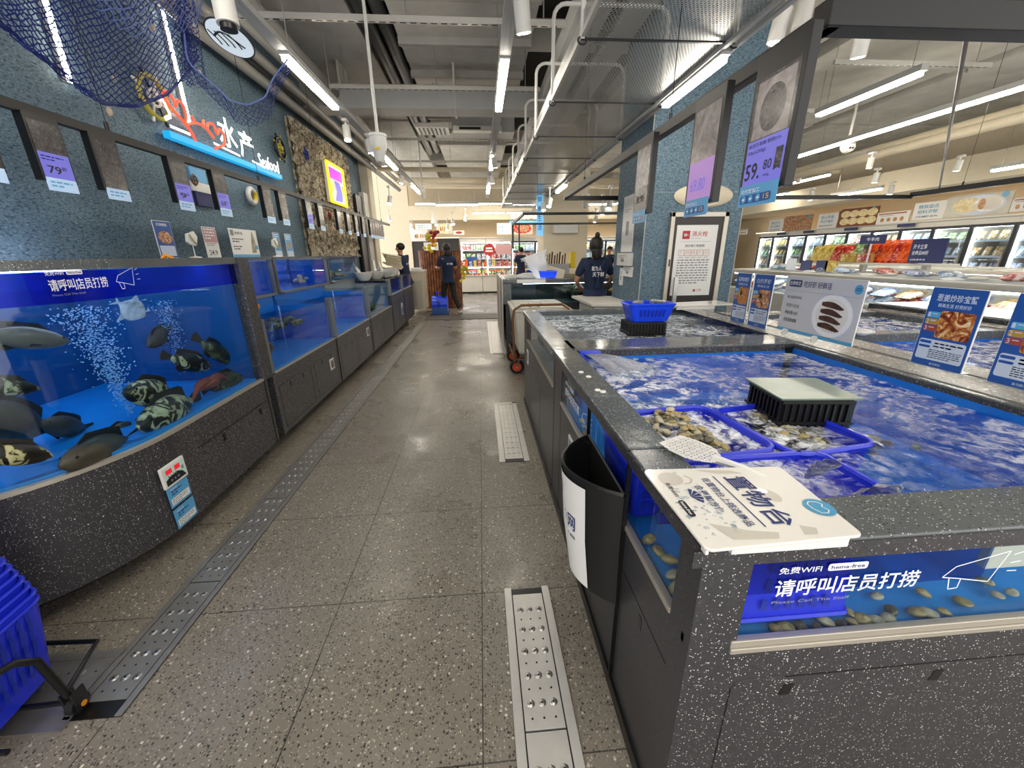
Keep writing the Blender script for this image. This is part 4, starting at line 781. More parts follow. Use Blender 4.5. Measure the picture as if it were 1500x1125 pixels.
# ================================================================ FLOOR DRAINS
def drain(x0, x1, y0, y1, segs, lab, raised=.012, fr=.035, mt='drain_steel'):
    r = thing('floor_drain', lab, 'floor drain', ((x0+x1)/2, (y0+y1)/2, 0))
    MB().box(x0, x1, y0, y1, .001, .004).done('tray', 'black', r)
    m = MB(); m.box(x0, x0+fr, y0, y1, .0, raised).box(x1-fr, x1, y0, y1, 0, raised)
    if x1-x0 > .2: m.box(x0, x1, y1-.03, y1, 0, raised)
    m.done('frame', mt, r, bev=.001)
    n = len(segs)-1
    for i in range(n):
        a, b = segs[i]+.003, segs[i+1]-.003
        MB().box(x0+fr+.004, x1-fr-.004, a, b, .002, raised-.001).done('grate_plate', mt, r, bev=.001)
        w = x1-x0-2*fr; d = MB(); k = MB(); st = .088; q = int((b-a)/st)
        big = b < 7
        for j in range(q*2):
            y = a+st*.35+j*st/2
            if y > b-.02: break
            for c3 in (.22, .5, .78):
                x = x0+fr+w*c3
                if j % 2: d.lathe([(.003, .0016), (.0095, .0012), (.0135, -.001)] if big else [(.001, .002), (.011, -.001)], (x, y, raised), 10 if big else 6); k.cyl((x, y, raised+.001), (x, y, raised+.0024), .0035, n=6)
                else: k.cyl((x, y, raised-.0012), (x, y, raised-.0004), .0038, n=6)
        d.done('raised_studs', 'steel', r, smooth=True); k.done('drain_holes', 'black', r)
drain(-1.385, -1.205, .95, 8.7, [1.0, 1.5, 2.14, 2.95, 3.8, 4.65, 5.5, 6.35, 7.2, 8.05, 8.65], 'long perforated steel floor drain along the left tanks', .008, .022, 'drain_dark')
drain(.052, .245, .3, 1.335, [.35, .79, 1.3], 'wide raised steel floor drain in the foreground right of the aisle', .014, .03)
drain(.085, .3, 2.44, 3.6, [2.48, 3.56], 'dull steel floor drain farther up the right of the aisle', .006, .04)
drain(.1, .34, 5.6, 8.5, [5.65, 6.6, 7.5, 8.45], 'wet shining floor drain beside the white bin trolley', .006, .04)
r = thing('floor_drain', 'crosswise steel floor drain under the blue basket stack', 'floor drain', (-1.8, 1.05, 0))
MB().box(-2.5, -1.39, .96, 1.16, 0, .006).done('grate_plate', 'drain_dark', r); d = MB(); k = MB()
for j in range(22):
    for y in (1.01, 1.06, 1.11):
        x = -1.42-j*.045
        if j % 2: d.lathe([(.003, .0016), (.0095, .0012), (.0125, -.001)], (x, y, .006), 8)
        else: k.cyl((x, y, .0055), (x, y, .0064), .0038, n=6)
d.done('raised_studs', 'steel', r, smooth=True); k.done('drain_holes', 'black', r); MB().box(-2.5, -1.36, .92, .96, 0, .008).box(-2.5, -1.38, 1.16, 1.19, 0, .008).done('frame', 'drain_dark', r)
# ================================================================ BLUE BASKET STACK ON TROLLEY
bx, by = -1.70, .94
r = thing('basket_trolley', 'black wheeled basket rack at the bottom left', 'trolley', (bx, by, 0))
fp0 = aZ(-60, 1020, .3)
MB().tube([(-1.44, .66, .29), (-1.43, .76, .3), (-1.405, .88, .3), (-1.385, .925, .295), (-1.368, .955, .26), (-1.36, .975, .08)], .011, 10).tube([(-1.36, .98, .1), (-1.42, 1.15, .1), (-1.85, 1.17, .1)], .008, 8).tube([(-1.425, .8, .3), (-1.425, .82, .08), (-1.9, .78, .08)], .007, 8).done('frame', 'black', r, smooth=True)
MB().tube([(-1.37, .98, .045), (-1.9, .96, .045)], .008, 8).tube([(-1.42, .85, .045), (-1.9, .85, .045)], .008, 8).done('deck_bars', 'black', r)
for wx, wy in ((-1.36, .985), (-1.88, 1.17), (-1.95, .8)):
    MB().cyl((wx-.012, wy, .03), (wx+.012, wy, .03), .03, n=20).done('wheel', 'rubber_black', r, smooth=True); MB().box(wx-.02, wx-.014, wy-.02, wy+.02, .02, .09).box(wx+.014, wx+.02, wy-.02, wy+.02, .02, .09).done('fork', 'dark_steel', r); MB().cyl((wx-.022, wy, .03), (wx+.022, wy, .03), .009, n=10).done('axle', 'orange', r)
def rrect(w, d, rad, n=5):
    P = []
    for cx, cy, a0 in ((w-rad, -d+rad, -90), (w-rad, d-rad, 0), (-w+rad, d-rad, 90), (-w+rad, -d+rad, 180)): P += [(cx+rad*cos(radians(a0+90*i/n)), cy+rad*sin(radians(a0+90*i/n))) for i in range(n+1)]
    return P
def basket(w, d, h, mat, name='basket', taper=.8, lip=.012, loc=(0, 0, 0), lab=None, cat='basket', grp=None, slots=True, full=True):
    """open topped basket: shell + rolled rim + slot rows"""
    o = rrect(w, d, min(w, d)*.3); i_ = rrect(w*taper, d*taper, min(w, d)*.24); m = MB()
    out = [[(x, y, h) for x, y in o], [(x, y, 0) for x, y in i_]]; t = .004
    inn = [[(x*(1-t/w*1.5), y*(1-t/d*1.5), h) for x, y in o], [(x*.97, y*.97, t) for x, y in i_]]
    m.loft([out[1], out[0], inn[0], inn[1]], True)
    root = m.xf(XF(loc)).done(name, mat, loc=loc, label=lab, cat=cat, group=grp)
    MB().tube([(x, y, h) for x, y in o], lip/2, 6, True).xf(XF(loc)).done('rim', mat, root, smooth=True)
    if slots:
        s = MB(); n = len(o)
        for side in range(4):
            pass
        for (sx, sy) in ((1, 0), (-1, 0), (0, 1), (0, -1)):
            L = (d if sx else w)*1.3; k = max(3, int(L/.028))
            for row in ((.2, .36), (.46, .62), (.72, .86)) if full else ((.3, .7),):
                for j in range(k):
                    u = -L/2+L*(j+.5)/k; P = []
                    for zz, uu in ((row[0], u-.008), (row[0], u+.006), (row[1], u+.008), (row[1], u-.006)):
                        e = taper+(1-taper)*zz; q = e+.006/(w if sx else d); P.append((sx*w*q, uu*e, zz*h) if sx else (uu*e, sy*d*q, zz*h))
                    s.add(P, [(0, 1, 2, 3)] if (sx > 0 or sy < 0) else [(3, 2, 1, 0)])
        s.xf(XF(loc)).done('slots', 'tank_deep' if mat != 'black' else 'dark_steel', root)
    return root
bs = []
b0 = basket(.24, .165, .29, 'basket_blue', 'shopping_basket', .84, .014, (bx, by, .06), 'lowest blue shopping basket of the stack, showing its slotted side', 'basket', None)
b0.rotation_euler = (0, 0, .12)
ords = ['second', 'third', 'fourth', 'fifth', 'sixth', 'seventh', 'eighth', 'ninth', 'tenth', 'eleventh', 'twelfth', 'thirteenth', 'fourteenth', 'fifteenth', 'sixteenth', 'seventeenth', 'eighteenth']
for i in range(15):
    dup(b0, (bx-.006*i, by-.002*i, .06+.0265*(i+1)), .12, ords[i]+' blue shopping basket from the bottom of the tall stack', 'stacked blue shopping baskets')
b0['group'] = 'stacked blue shopping baskets'
# ================================================================ RIGHT TANKS
def pane(r, nm, x0, x1, y0, y1, z0, z1, mt='glass'): return MB().box(x0, x1, y0, y1, z0, z1).done(nm, mt, r)
def water(r, x0, x1, y0, y1, z, mt, amp=.004, n=70, seed=0):
    V = []; nx = n; ny = max(8, int(n*(y1-y0)/(x1-x0)))
    for j in range(ny+1):
        for i in range(nx+1):
            x = x0+(x1-x0)*i/nx; y = y0+(y1-y0)*j/ny; V.append((x, y, z+amp*noise.noise((x*7, y*7, seed))+amp*.6*noise.noise((x*22, y*22, seed))))
    m = MB().add(V, [(j*(nx+1)+i, j*(nx+1)+i+1, (j+1)*(nx+1)+i+1, (j+1)*(nx+1)+i) for j in range(ny) for i in range(nx)])
    return m.done('water', mt, r, smooth=2)
X0, X1, YF = .39, 1.95, .55
ZR, ZB, ZW = .9, .65, .86
r = thing('seafood_tank', 'large open seafood tank in the right foreground with dark terrazzo rim and blue water', 'seafood tank', (1.17, 1.3, 0))
MB().box(X0-.01, X1, YF+.05, 2.05, 0, .05).done('plinth', 'black', r)
MB().box(X0, X0+.02, YF+.02, 2.05, .04, ZB).done('side_panel', 'cabinet_terrazzo', r)
MB().box(X0+.0, X1, YF-.0, YF+.02, .04, ZB-.02).done('front_panel', 'cabinet_terrazzo', r)
MB().box(X0, .49, YF, YF+.03, ZB-.02, .86).box(X0, X0+.03, YF+.03, YF+.08, ZB, .86).done('corner_post', 'cabinet_terrazzo', r)
MB().box(X0, X0+.03, 1.86, 2.05, ZB, .86).done('side_post', 'cabinet_terrazzo', r)
MB().box(X1-.02, X1, YF, 2.05, .04, .86).done('back_panel', 'cabinet_terrazzo', r)
for (a, b) in ((YF-.012, .905), (.911, 1.315), (1.321, 2.06)): MB().box(X0-.012, .5, a, b, .86, ZR).done('rim_slab', 'rim_terrazzo', r, bev=.004)
MB().box(.5, X1, YF-.012, .66, .855, ZR).done('rim_slab', 'rim_terrazzo', r, bev=.004)
MB().box(.36, X1, YF-.0145, YF-.012, .857, .893).box(X0-.0145, X0-.012, YF-.01, .905, .862, .894).box(X0-.0145, X0-.012, .911, 1.315, .862, .894).box(X0-.0145, X0-.012, 1.321, 2.05, .862, .894).box(.505, 1.745, 2.03, 2.035, .815, .893).box(1.745, 1.75, .66, 2.03, .865, .893).done('rim_edge', 'cabinet_terrazzo', r)
MB().box(.48, 1.76, 2.035, 2.06, .8, ZR).box(.48, 1.76, 2.06, 2.28, .87, ZR).done('cross_rim', 'rim_terrazzo', r, bev=.003)
MB().box(1.75, 1.96, .54, 2.28, .85, ZR).done('back_rim', 'rim_terrazzo', r, bev=.003)
MB().box(1.79, 1.955, .54, 3.6, ZR, ZR+.003).done('rim_ledge', 'wet_stone', r)
pane(r, 'side_glass', X0+.004, X0+.014, .63, .905, .652, .862); pane(r, 'side_glass', X0+.004, X0+.014, .912, 1.315, .652, .862); pane(r, 'side_glass', X0+.004, X0+.014, 1.322, 1.86, .67, .862)
pane(r, 'front_glass', .485, 1.93, YF+.004, YF+.014, .63, .86)
MB().box(X0-.004, X0+.016, .63, 1.315, .64, .655).box(X0-.006, X0+.012, 1.33, 1.86, .66, .672).done('window_sill', 'alu', r, bev=.002)
MB().box(.478, 1.95, YF-.006, YF+.012, .618, .632).box(.478, 1.95, YF-.003, YF+.012, .632, .65).done('window_sill', 'alu', r, bev=.002)
for y in (.908, 1.318): MB().box(X0-.0125, X0+.0, y-.003, y+.003, .05, .899).done('panel_gap', 'black', r)
MB().box(X0-.001, X0+.0, 1.86, 1.868, .05, .86).box(X0-.001, X0, 1.4, 1.403, .1, .58).box(X0-.001, X0, .62, 1.4, .5, .503).done('door_seam', 'black', r)
MB().box(.62, 1.9, YF-.001, YF, .53, .5325).box(.50, .5025, YF-.001, YF, .06, .51).tube([(.5015, YF-.0003, .51), (.51, YF-.0003, .526), (.53, YF-.0003, .532), (.62, YF-.0003, .531)], .0013, 4).done('door_seam', 'black', r)
for x in (.615, .97, 1.35): MB().add([(x, YF-.001, .475), (x+.024, YF-.001, .475), (x+.032, YF-.001, .507), (x+.008, YF-.001, .507)], [(0, 1, 2, 3)]).done('finger_slot', 'black', r)
for y in (.75, 1.0): MB().box(X0-.001, X0, y, y+.02, .44, .48).done('finger_slot', 'black', r)
MB().box(X0+.02, 1.93, YF+.02, 2.04, .6, .625).done('tank_floor', 'tank_floor', r)
MB().box(1.74, 1.752, .6, 2.04, .62, .875).box(.5, 1.75, 2.025, 2.036, .62, .86).box(.5, .505, 1.88, 2.03, .62, .86).done('blue_liner', 'tank_blue', r)
MB().box(1.7, 1.75, 2.02, 2.06, .62, .88).done('inner_post', 'black', r)
MB().box(1.13, 1.145, .62, 1.12, .62, .862).box(.5, 1.1, 1.34, 1.35, .62, .858).done('glass_divider', 'glass_dim', r)
MB().box(.5, 1.75, .94, .945, .62, .66).done('grate_strip', 'tank_deep', r)
water(r, .5, 1.75, .655, 2.03, ZW-.012, 'water_main', .005, 90)
MB().add([(.405, .6, .83), (.5, .6, .835), (.5, 2.02, .835), (.405, 2.02, .83)], [(0, 1, 2, 3)]).add([(.5, .57, .835), (1.75, .57, .835), (1.75, .66, .835), (.5, .66, .835)], [(0, 1, 2, 3)]).done('water_edge', 'water_calm', r)
# inflow sheet of water from a blue spout
s = MB(); V = []
for j in range(15):
    for i in range(11):
        t = i/10; u = j/14; V.append((.52+.1*t+.25*u*(.4+t*.8), 1.98-.02*t-.3*u*(1-t*.55), .895+.0-.07*u*u+.012*sin(i*2.4)*u))
s.add(V, [(j*11+i, j*11+i+1, (j+1)*11+i+1, (j+1)*11+i) for j in range(14) for i in range(10)]); s.done('falling_water', 'bag', r, smooth=2)
MB().box(.505, .62, 1.965, 2.03, .885, .897).box(.505, .512, 1.82, 2.03, .865, .897).done('water_spout', 'basket_bright', r)
for x, y in ((.425, 1.62), (.44, 1.55), (.43, 1.38), (.445, 1.36)): MB().lathe([(.001, 0), (.012, .0), (.01, .004), (.001, .006)], (x, y, ZR), 12).done('water_drop', 'white_plastic', r, smooth=True)
# far tank
f = thing('seafood_tank', 'second open seafood tank behind the first, grey churning water with a black crate in it', 'seafood tank', (1.17, 2.9, 0))
MB().box(X0-.01, 2.06, 2.06, 3.6, 0, .05).done('plinth', 'black', f); MB().box(X0, X0+.02, 2.055, 3.62, .04, .67).box(X0, X0+.03, 2.055, 2.09, .67, .86).box(X0, X0+.03, 3.36, 3.62, .67, .86).done('side_panel', 'cabinet_terrazzo', f)
MB().box(X0-.012, .51, 2.066, 3.62, .86, ZR).done('rim_slab', 'rim_terrazzo', f, bev=.004); MB().box(.5, 2.12, 3.52, 3.62, .84, ZR).done('rim_slab', 'rim_terrazzo', f, bev=.004); MB().box(1.98, 2.12, 2.28, 3.55, .84, ZR).done('rim_slab', 'rim_terrazzo', f, bev=.003)
MB().box(.395, .49, 3.54, 3.61, ZR, ZR+.002).done('rim_sticker', 'paper', f); MB().box(.41, .46, 3.55, 3.58, ZR+.002, ZR+.003).done('sticker_print', 'ink_black', f)
pane(f, 'side_glass', X0+.004, X0+.014, 2.09, 3.36, .685, .862, 'glass_dim'); MB().box(X0-.006, X0+.012, 2.09, 3.36, .67, .685).done('window_sill', 'alu', f)
MB().box(X0-.001, X0, 2.058, 2.064, .05, .86).box(X0-.001, X0, 2.3, 3.4, .52, .523).box(X0-.001, X0, 2.6, 2.603, .06, .5).box(X0-.001, X0, 3.1, 3.103, .06, .5).done('door_seam', 'black', f)
MB().box(X0+.02, 2.0, 2.07, 3.55, .62, .64).box(.5, .505, 2.3, 3.5, .62, .86).box(.5, 2.0, 3.505, 3.515, .62, .86).done('tank_floor', 'tank_grey', f); MB().box(1.965, 1.98, 2.28, 3.5, .62, .88).box(1.5, 1.97, 2.29, 3.5, .64, .645).done('blue_liner', 'tank_blue', f)
water(f, .5, 1.98, 2.25, 3.51, ZW-.005, 'water_grey', .006, 70, 5)
for y, z, lab, o in ((1.6, .53, 'white framed sticker on the near tank side panel', 1), (3.35, .53, 'white framed sticker on the far tank side panel', 2)):
    m = MB().box(X0-.005, X0, y-.045, y+.045, z-.06, z+.06).done('tank_sticker', 'paper', label=lab, cat='sticker'); sh = Sheet(m, (X0-.005, y+.045, z-.06), (0, -1, 0), (0, 0, 1)); sh.rect(.012, .014, .078, .106, 'ink_grey'); sh.poly([(.03, .03), (.065, .04), (.055, .09), (.03, .08)], 'fire_red', 'print_patch', .001); sh.end()
pane(r, 'printed_film', .49, .99, YF+.0025, YF+.0035, .765, .858, 'haze_film')
band(r, (.545, YF+.001, .735), (1, 0, 0), (0, 0, 1), .43, .1)
band(r, (X0+.003, 1.78, .72), (0, -1, 0), (0, 0, 1), .4, .1)
# placement board
bz = .925
r = thing('placing_board', 'large white shelf board with dark blue characters sitting on the near corner of the tank', 'board', (.5, .64, .86))
P = []
for cx, cy, a0 in ((.655-.014, .515+.014, -90), (.69-.03, .765-.03, 0), (.355+.014, .765-.014, 90), (.36+.014, .505+.014, 180)): P += [(cx+.014*cos(radians(a0+t)), cy+.014*sin(radians(a0+t))) for t in (0, 22, 45, 68, 90)]
MB().prism(P, bz-.006, bz).done('board', 'board_white', r, bev=.002)
MB().box(.415, .63, .517, .537, .9, bz-.006).box(.366, .372, .515, .53, .905, bz-.006).box(.42, .63, .6, .74, .9, bz-.006).done('under_rail', 'white_plastic', r, bev=.001)
sh = Sheet(r, (.36, .76, bz), (0, -1, 0), (1, 0, 0)) # u runs towards the camera, v to the right
def bt(t, u, v, h, w, **k): sh.text(t, u, v, h, 'ink_blue', w, **k)
bt('置物台', .045, .155, .05, .165, bold=.015); bt('在置物台上挑选商品', .045, .105, .018, .16, bold=.008); bt('会更加方便', .07, .075, .018, .095, bold=.008)
sh.line([(.04, .137), (.21, .137)], .0025, 'ink_blue'); sh.text('免费WIFI', .055, .018, .011, 'ink_black', .05, bold=.008); sh.rect(.118, .016, .17, .03, 'ink_black', 'print_patch', .001, .006); sh.text('hema-free', .124, .019, .007, 'ink_white', .04, l=.0018)
for i in range(5):
    a0 = radians(40+i*25); sh.poly([(.108, .05), (.108+.03*cos(a0), .048+.026*sin(a0)), (.108+.03*cos(a0+.32), .048+.026*sin(a0+.32))], 'ink_blue', 'shell_symbol', .001)
sh.disc(.165, .278, .027, 'logo_blue', 'round_logo', .0012); sh.line([(.15, .285), (.147, .27), (.155, .262), (.17, .262), (.183, .268), (.184, .28), (.176, .288), (.165, .283), (.158, .29), (.15, .285)], .0018, 'ink_white', 'logo_outline', .0018)
sh.disc(.04, .04, .026, 'board_fig', 'pale_figure', .0006); sh.line([(.03, .075), (.045, .085), (.06, .075), (.062, .06)], .005, 'board_fig', 'pale_figure', .0006)
sh.poly([(.01, .11), (.02, .19), (.035, .21), (.03, .15)], 'board_fig', 'pale_figure', .0006); sh.poly([(.19, .04), (.235, .06), (.24, .14), (.225, .15), (.215, .1)], 'board_fig', 'pale_figure', .0006); sh.poly([(.21, .2), (.235, .19), (.236, .215), (.22, .225)], 'board_fig', 'pale_figure', .0006); sh.disc(.12, .215, .022, 'board_fig', 'pale_figure', .0005, .015)
sh.end()
R3 = random.Random(4); d = MB()
for i in range(70):
    u = R3.gauss(.14, .06); v = R3.uniform(.01, .09); q = R3.uniform(.001, .005)*(2 if i < 4 else 1)
    if 0 < u < .23: d.ell((.36+v, .76-u, bz+.0005), q*1.3, q, q*.35, 8, 4)
d.done('water_drops', 'clear_drop' if 'clear_drop' in M else 'glass_dim', r, smooth=True, kind='stuff')
# net holder bin
r = thing('net_bin', 'tall black holder bin with a white printed front hanging on the tank side', 'bin', (.3, 1.08, .38))
def binring(z, y0, y1, w):
    P = []
    for i in range(13):
        t = i/12; P.append((X0-.018-w*sin(pi*t)**.8*(1 if 0 < t < 1 else 0), y0+(y1-y0)*t, z))
    return P
Zs = [(.76, .9, 1.28, .13), (.7, .9, 1.275, .127), (.55, .9, 1.26, .118), (.38, .89, 1.2, .1)]
R = []
for z, a, b, w in Zs:
    q = binring(z, a, b, w); R.append(q+[(X0-.016, b, z), (X0-.016, a, z)])
n = len(R[0])
m = MB(); m.loft(list(reversed(R)), False); m.f.append(tuple(reversed(range(n))))
inner = [[(X0-.018+(p[0]-X0+.018)*.95, 1.08+(p[1]-1.08)*.97, p[2]+(.02 if k == 3 else 0)) for p in q] for k, q in enumerate(R)]
o = len(m.v); m.loft(inner, False); m.f.append(tuple(o+3*n+i for i in range(n)))
top = len(m.v); m.v += R[0]; m.v += inner[0]; m.f += [(top+i, top+(i+1) % n, top+n+(i+1) % n, top+n+i) for i in range(n)]
m.done('shell', 'rubber_black', r, smooth=True)
MB().tube([tuple(p) for p in R[0]], .006, 8, True).done('rim', 'black', r, smooth=True)
MB().box(X0-.03, X0-.006, .91, .935, .72, .75).box(X0-.03, X0-.006, 1.24, 1.27, .72, .75).done('clip', 'black', r, bev=.002)
lp = []; 
for z, a, b, w in ((.735, .9, 1.28, .1305), (.65, .9, 1.27, .1255), (.55, .9, 1.26, .12), (.385, .89, 1.205, .102)):
    lp.append([(X0-.0205-w*sin(pi*t)**.8, a+(b-a)*t, z) for t in [.2+.72*i/12 for i in range(13)]])
mm = MB(); 
for q in lp: mm.v += q
mm.f = [(j*13+i, (j+1)*13+i, (j+1)*13+i+1, j*13+i+1) for j in range(3) for i in range(12)]
mm.done('white_label', 'paper', r, smooth=2)
sh = Sheet(r, (X0-.0205, 1.165, .44), (0, -1, 0), (0, 0, 1))
sh.text('存鱼网', .025, .12, .055, 'ink_blue', .135, bold=.01, l=.001); sh.disc(.06, .235, .02, 'ink_blue', 'round_logo', .001); sh.disc(.06, .235, .014, 'paper', 'round_logo_inner', .0018); sh.line([(.05, .235), (.06, .245), (.07, .235), (.06, .225)], .004, 'ink_blue', 'round_logo_mark', .0026); sh.para(.03, .09, .13, 2, .022, 'ink_grey', 3, 'fine_print'); sh.rect(.05, .015, .1, .024, 'ink_grey', 'fine_print', .001)
for g in sh.b.values():
    nv = []
    for x, y, z in g.v:
        t = (z-.385)/.35; w_ = .102+.0285*t; y0_ = .89+.01*t; y1_ = 1.205+.075*t; q = min(max((y-y0_)/(y1_-y0_), .02), .98); nv.append((x-w_*sin(pi*q)**.8-.0012, y, z))
    g.v = nv
sh.end()
# clams ------------------------------------------------------------
def clam_proto(mat, sx=.022, sy=.017, sz=.009):
    m = MB(); R = []
    for j in range(9):
        a = -pi/2+pi*j/8; q = max(cos(a), .02); R.append([(sx*q*cos(t)*(1+.15*cos(t)), sy*q*sin(t), sz*sin(a)*(1+.3*cos(t-.4))) for t in [2*pi*i/14 for i in range(14)]])
    return m.loft(R), mat
def clams(n, fn, mats, labels, grp, sc=(.8, 1.2), tilt=.5, seed=1, nm='clam'):
    R = random.Random(seed); pr = []
    for mt in mats:
        m, _ = clam_proto(mt); pr.append([m, mt, None])
    for i in range(n):
        k = R.randrange(len(pr)); loc = Vector(fn(R, i)); rot = (R.uniform(-tilt, tilt), R.uniform(-tilt, tilt), R.uniform(0, 6.28)); s = R.uniform(*sc); lab = labels if isinstance(labels, str) else labels(loc)
        if pr[k][2] is None:
            o = pr[k][0].done(nm, pr[k][1], smooth=True, loc=(0, 0, 0), label=lab, cat='shellfish', group=grp); pr[k][2] = o; o.location = loc; o.rotation_euler = rot; o.scale = (s,)*3; WL[o.name] = loc
        else: dup(pr[k][2], loc, None, lab, grp, None, rot, s)
def tub(loc, w, d, h, rz, lab):
    b = basket(w, d, h, 'basket_blue', 'clam_basket', .93, .016, loc, lab, 'basket'); b.rotation_euler = (0, 0, rz); return b
tub((.665, 1.09, .745), .15, .17, .115, .12, 'blue basket heaped with olive clams sunk in the near tank'); tub((.97, 1.085, .745), .145, .17, .115, .15, 'blue basket of pale shells right of the olive clam basket')
tub((.71, .79, .745), .22, .115, .115, .02, 'empty blue basket under water behind the white board')
def heap(cx, cy, w, d, z0, hh, slope=0):
    def fn(R, i):
        x = R.uniform(-w, w); y = R.uniform(-d, d); return (cx+x, cy+y, z0+hh*(1-(abs(x)/w)**3)*R.uniform(.55, 1)+slope*x)
    return fn
clams(160, heap(.635, 1.09, .095, .135, .82, .06, -.1), ['clam', 'clam_dark', 'clam_pale', 'clam'], 'clam in the olive clam basket, one of many alike', 'olive clams in the left basket', (.5, .8), .5, 3)
clams(55, heap(.98, 1.09, .08, .12, .81, .05), ['clam_pale', 'clam_dark', 'clam'], 'small pale shell in the right basket, one of many alike', 'pale shells in the right basket', (.55, .85), .5, 5)
clams(20, lambda R, i: (R.gauss(1.0, .13), R.gauss(1.5, .07), .63+R.uniform(0, .06)), ['clam', 'clam_pale', 'clam_dark'], 'clam lying on the tank floor between the baskets and the swirling foam', 'clams on the near tank floor', (.7, 1.2), .4, 8)
clams(12, lambda R, i: (R.gauss(1.2, .12), R.gauss(.9, .1), .63+R.uniform(0, .05)), ['clam_dark', 'clam_pale', 'clam'], 'dark clam on the tank floor right of the baskets', 'dark clams right of the baskets', (.7, 1.1), .4, 9)
clams(8, lambda R, i: (R.gauss(1.5, .12), R.gauss(1.15, .25), .63+R.uniform(0, .05)), ['clam_dark', 'clam_dark', 'clam'], 'dark shell on the tank floor near the right rim', 'dark shells near the right rim', (.8, 1.3), .4, 19)
clams(5, lambda R, i: (R.gauss(1.75, .12), R.gauss(3.0, .25), .66+R.uniform(0, .12)), ['clam_dark', 'clam_pale'], 'shell in the far grey tank right of the black crate', 'shells in the far grey tank', (.9, 1.5), .4, 29)
fr = [(.60, .575), (.625, .58), (.655, .578), (.69, .575), (.72, .585), (.745, .576), (.775, .578), (.80, .585), (.83, .578), (.86, .582), (.885, .6), (.79, .6)]
clams(len(fr), lambda R, i: (fr[i][0], fr[i][1], .636), ['clam_dark', 'clam', 'clam_pale'], 'clam in the row along the bottom of the front window', 'clams along the front window', (.6, .85), .3, 12)
fr2 = [tuple(aZ(x, y, .64))[:2] for x, y in ((1285, 872), (1354, 868), (1412, 882), (1440, 850), (1462, 872), (1482, 868), (1345, 896), (1362, 898), (1385, 896))]
clams(len(fr2), lambda R, i: (fr2[i][0], fr2[i][1], .64), ['clam_pale', 'clam'], 'pale clam lying apart on the blue floor seen through the front window', 'scattered clams seen through the front window', (.6, .9), .3, 14)
sd = [(.44, .70), (.445, .73), (.44, .80), (.45, .83), (.44, .86), (.46, .77), (.44, 1.55), (.45, 1.6), (.45, 1.65)]
clams(len(sd), lambda R, i: (sd[i][0], sd[i][1], .635+.01*(i % 3)), ['clam_pale', 'clam'], 'clam behind the side window above the net bin level', 'clams behind the side windows', (.8, 1.2), .6, 15)
# blue baskets seen behind the windows
b = basket(.13, .05, .19, 'basket_blue', 'sunken_basket', .86, .014, (.625, .635, .655), 'blue basket standing upside down behind the front window and its white printed words', 'basket'); b.rotation_euler = (pi, 0, 0); b.location = (.63, .635, .85)

b = basket(.05, .16, .16, 'basket_blue', 'sunken_basket', .85, .014, (.47, 1.1, .64), 'blue basket pressed against the side window beside the black bin', 'basket')
o = MB().box(1.075, 1.3, .6, .62, .73, .88).done('beige_plate', 'bin_dirty', label='beige stained plate leaning in the tank at the right end of the front window', cat='plate', bev=.004)
# black crate with green plate
def crate(cx, cy, z0, w, d, h, rz, lab, name='black_crate'):
    r = thing(name, lab, 'crate', (cx, cy, z0)); r.rotation_euler = (0, 0, rz); T = Matrix.Translation((cx, cy, z0))
    MB().box(-w, w, -d, d, h-.012, h, T).box(-w, w, -d, d, 0, .012, T).box(-w+.006, w-.006, -d+.006, d-.006, .012, h-.012, T).done('body', 'rubber_black', r, bev=.002)
    m = MB()
    for i in range(int(2*w/.022)):
        x = -w+.01+i*.022; m.box(x-.003, x+.003, -d-.003, d+.003, .01, h-.01, T)
    for i in range(int(2*d/.022)):
        y = -d+.01+i*.022; m.box(-w-.003, w+.003, y-.003, y+.003, .01, h-.01, T)
    m.box(-w-.003, w+.003, -d-.003, d+.003, h*.48, h*.54, T); m.done('ribs', 'black', r); return r
crate(1.09, 1.2, .78, .115, .105, .155, -.12, 'black slotted crate standing in the near tank under the green plate')
pl = MB().prism([(-.13, -.115), (.13, -.115), (.135, .11), (-.125, .115)], 0, .006).done('glass_plate', 'green_plate', loc=(0, 0, 0), label='greenish glass plate lying on the black crate', cat='plate', bev=.001); pl.location = (1.1, 1.215, .936); pl.rotation_euler = (0, 0, -.1)
crate(1.12, 2.65, .8, .125, .1, .145, -.03, 'black slotted crate in the far tank carrying the blue basin')
r = basket(.16, .1, .115, 'basket_bright', 'blue_basin', .78, .016, (1.15, 2.67, .946), 'bright blue plastic basin on the black crate in the far tank', 'basin', slots=True, full=False)
for x, y in ((-.07, .02), (.08, .03), (.1, .0)):
    m = MB(); R = random.Random(int(x*1000)+9)
    for k in range(5): m.ell((1.15+x+R.uniform(-.03, .03), 2.67+y+R.uniform(-.02, .02), 1.05+R.uniform(0, .02)), .03, .02, .016, 8, 5)
    m.done('plastic_bag', 'bag', label={-.07: 'crumpled clear bag at the left inside the blue basin', .08: 'crumpled clear bag in the middle of the blue basin', .1: 'crumpled clear bag at the right inside the blue basin'}[x], cat='plastic bag')
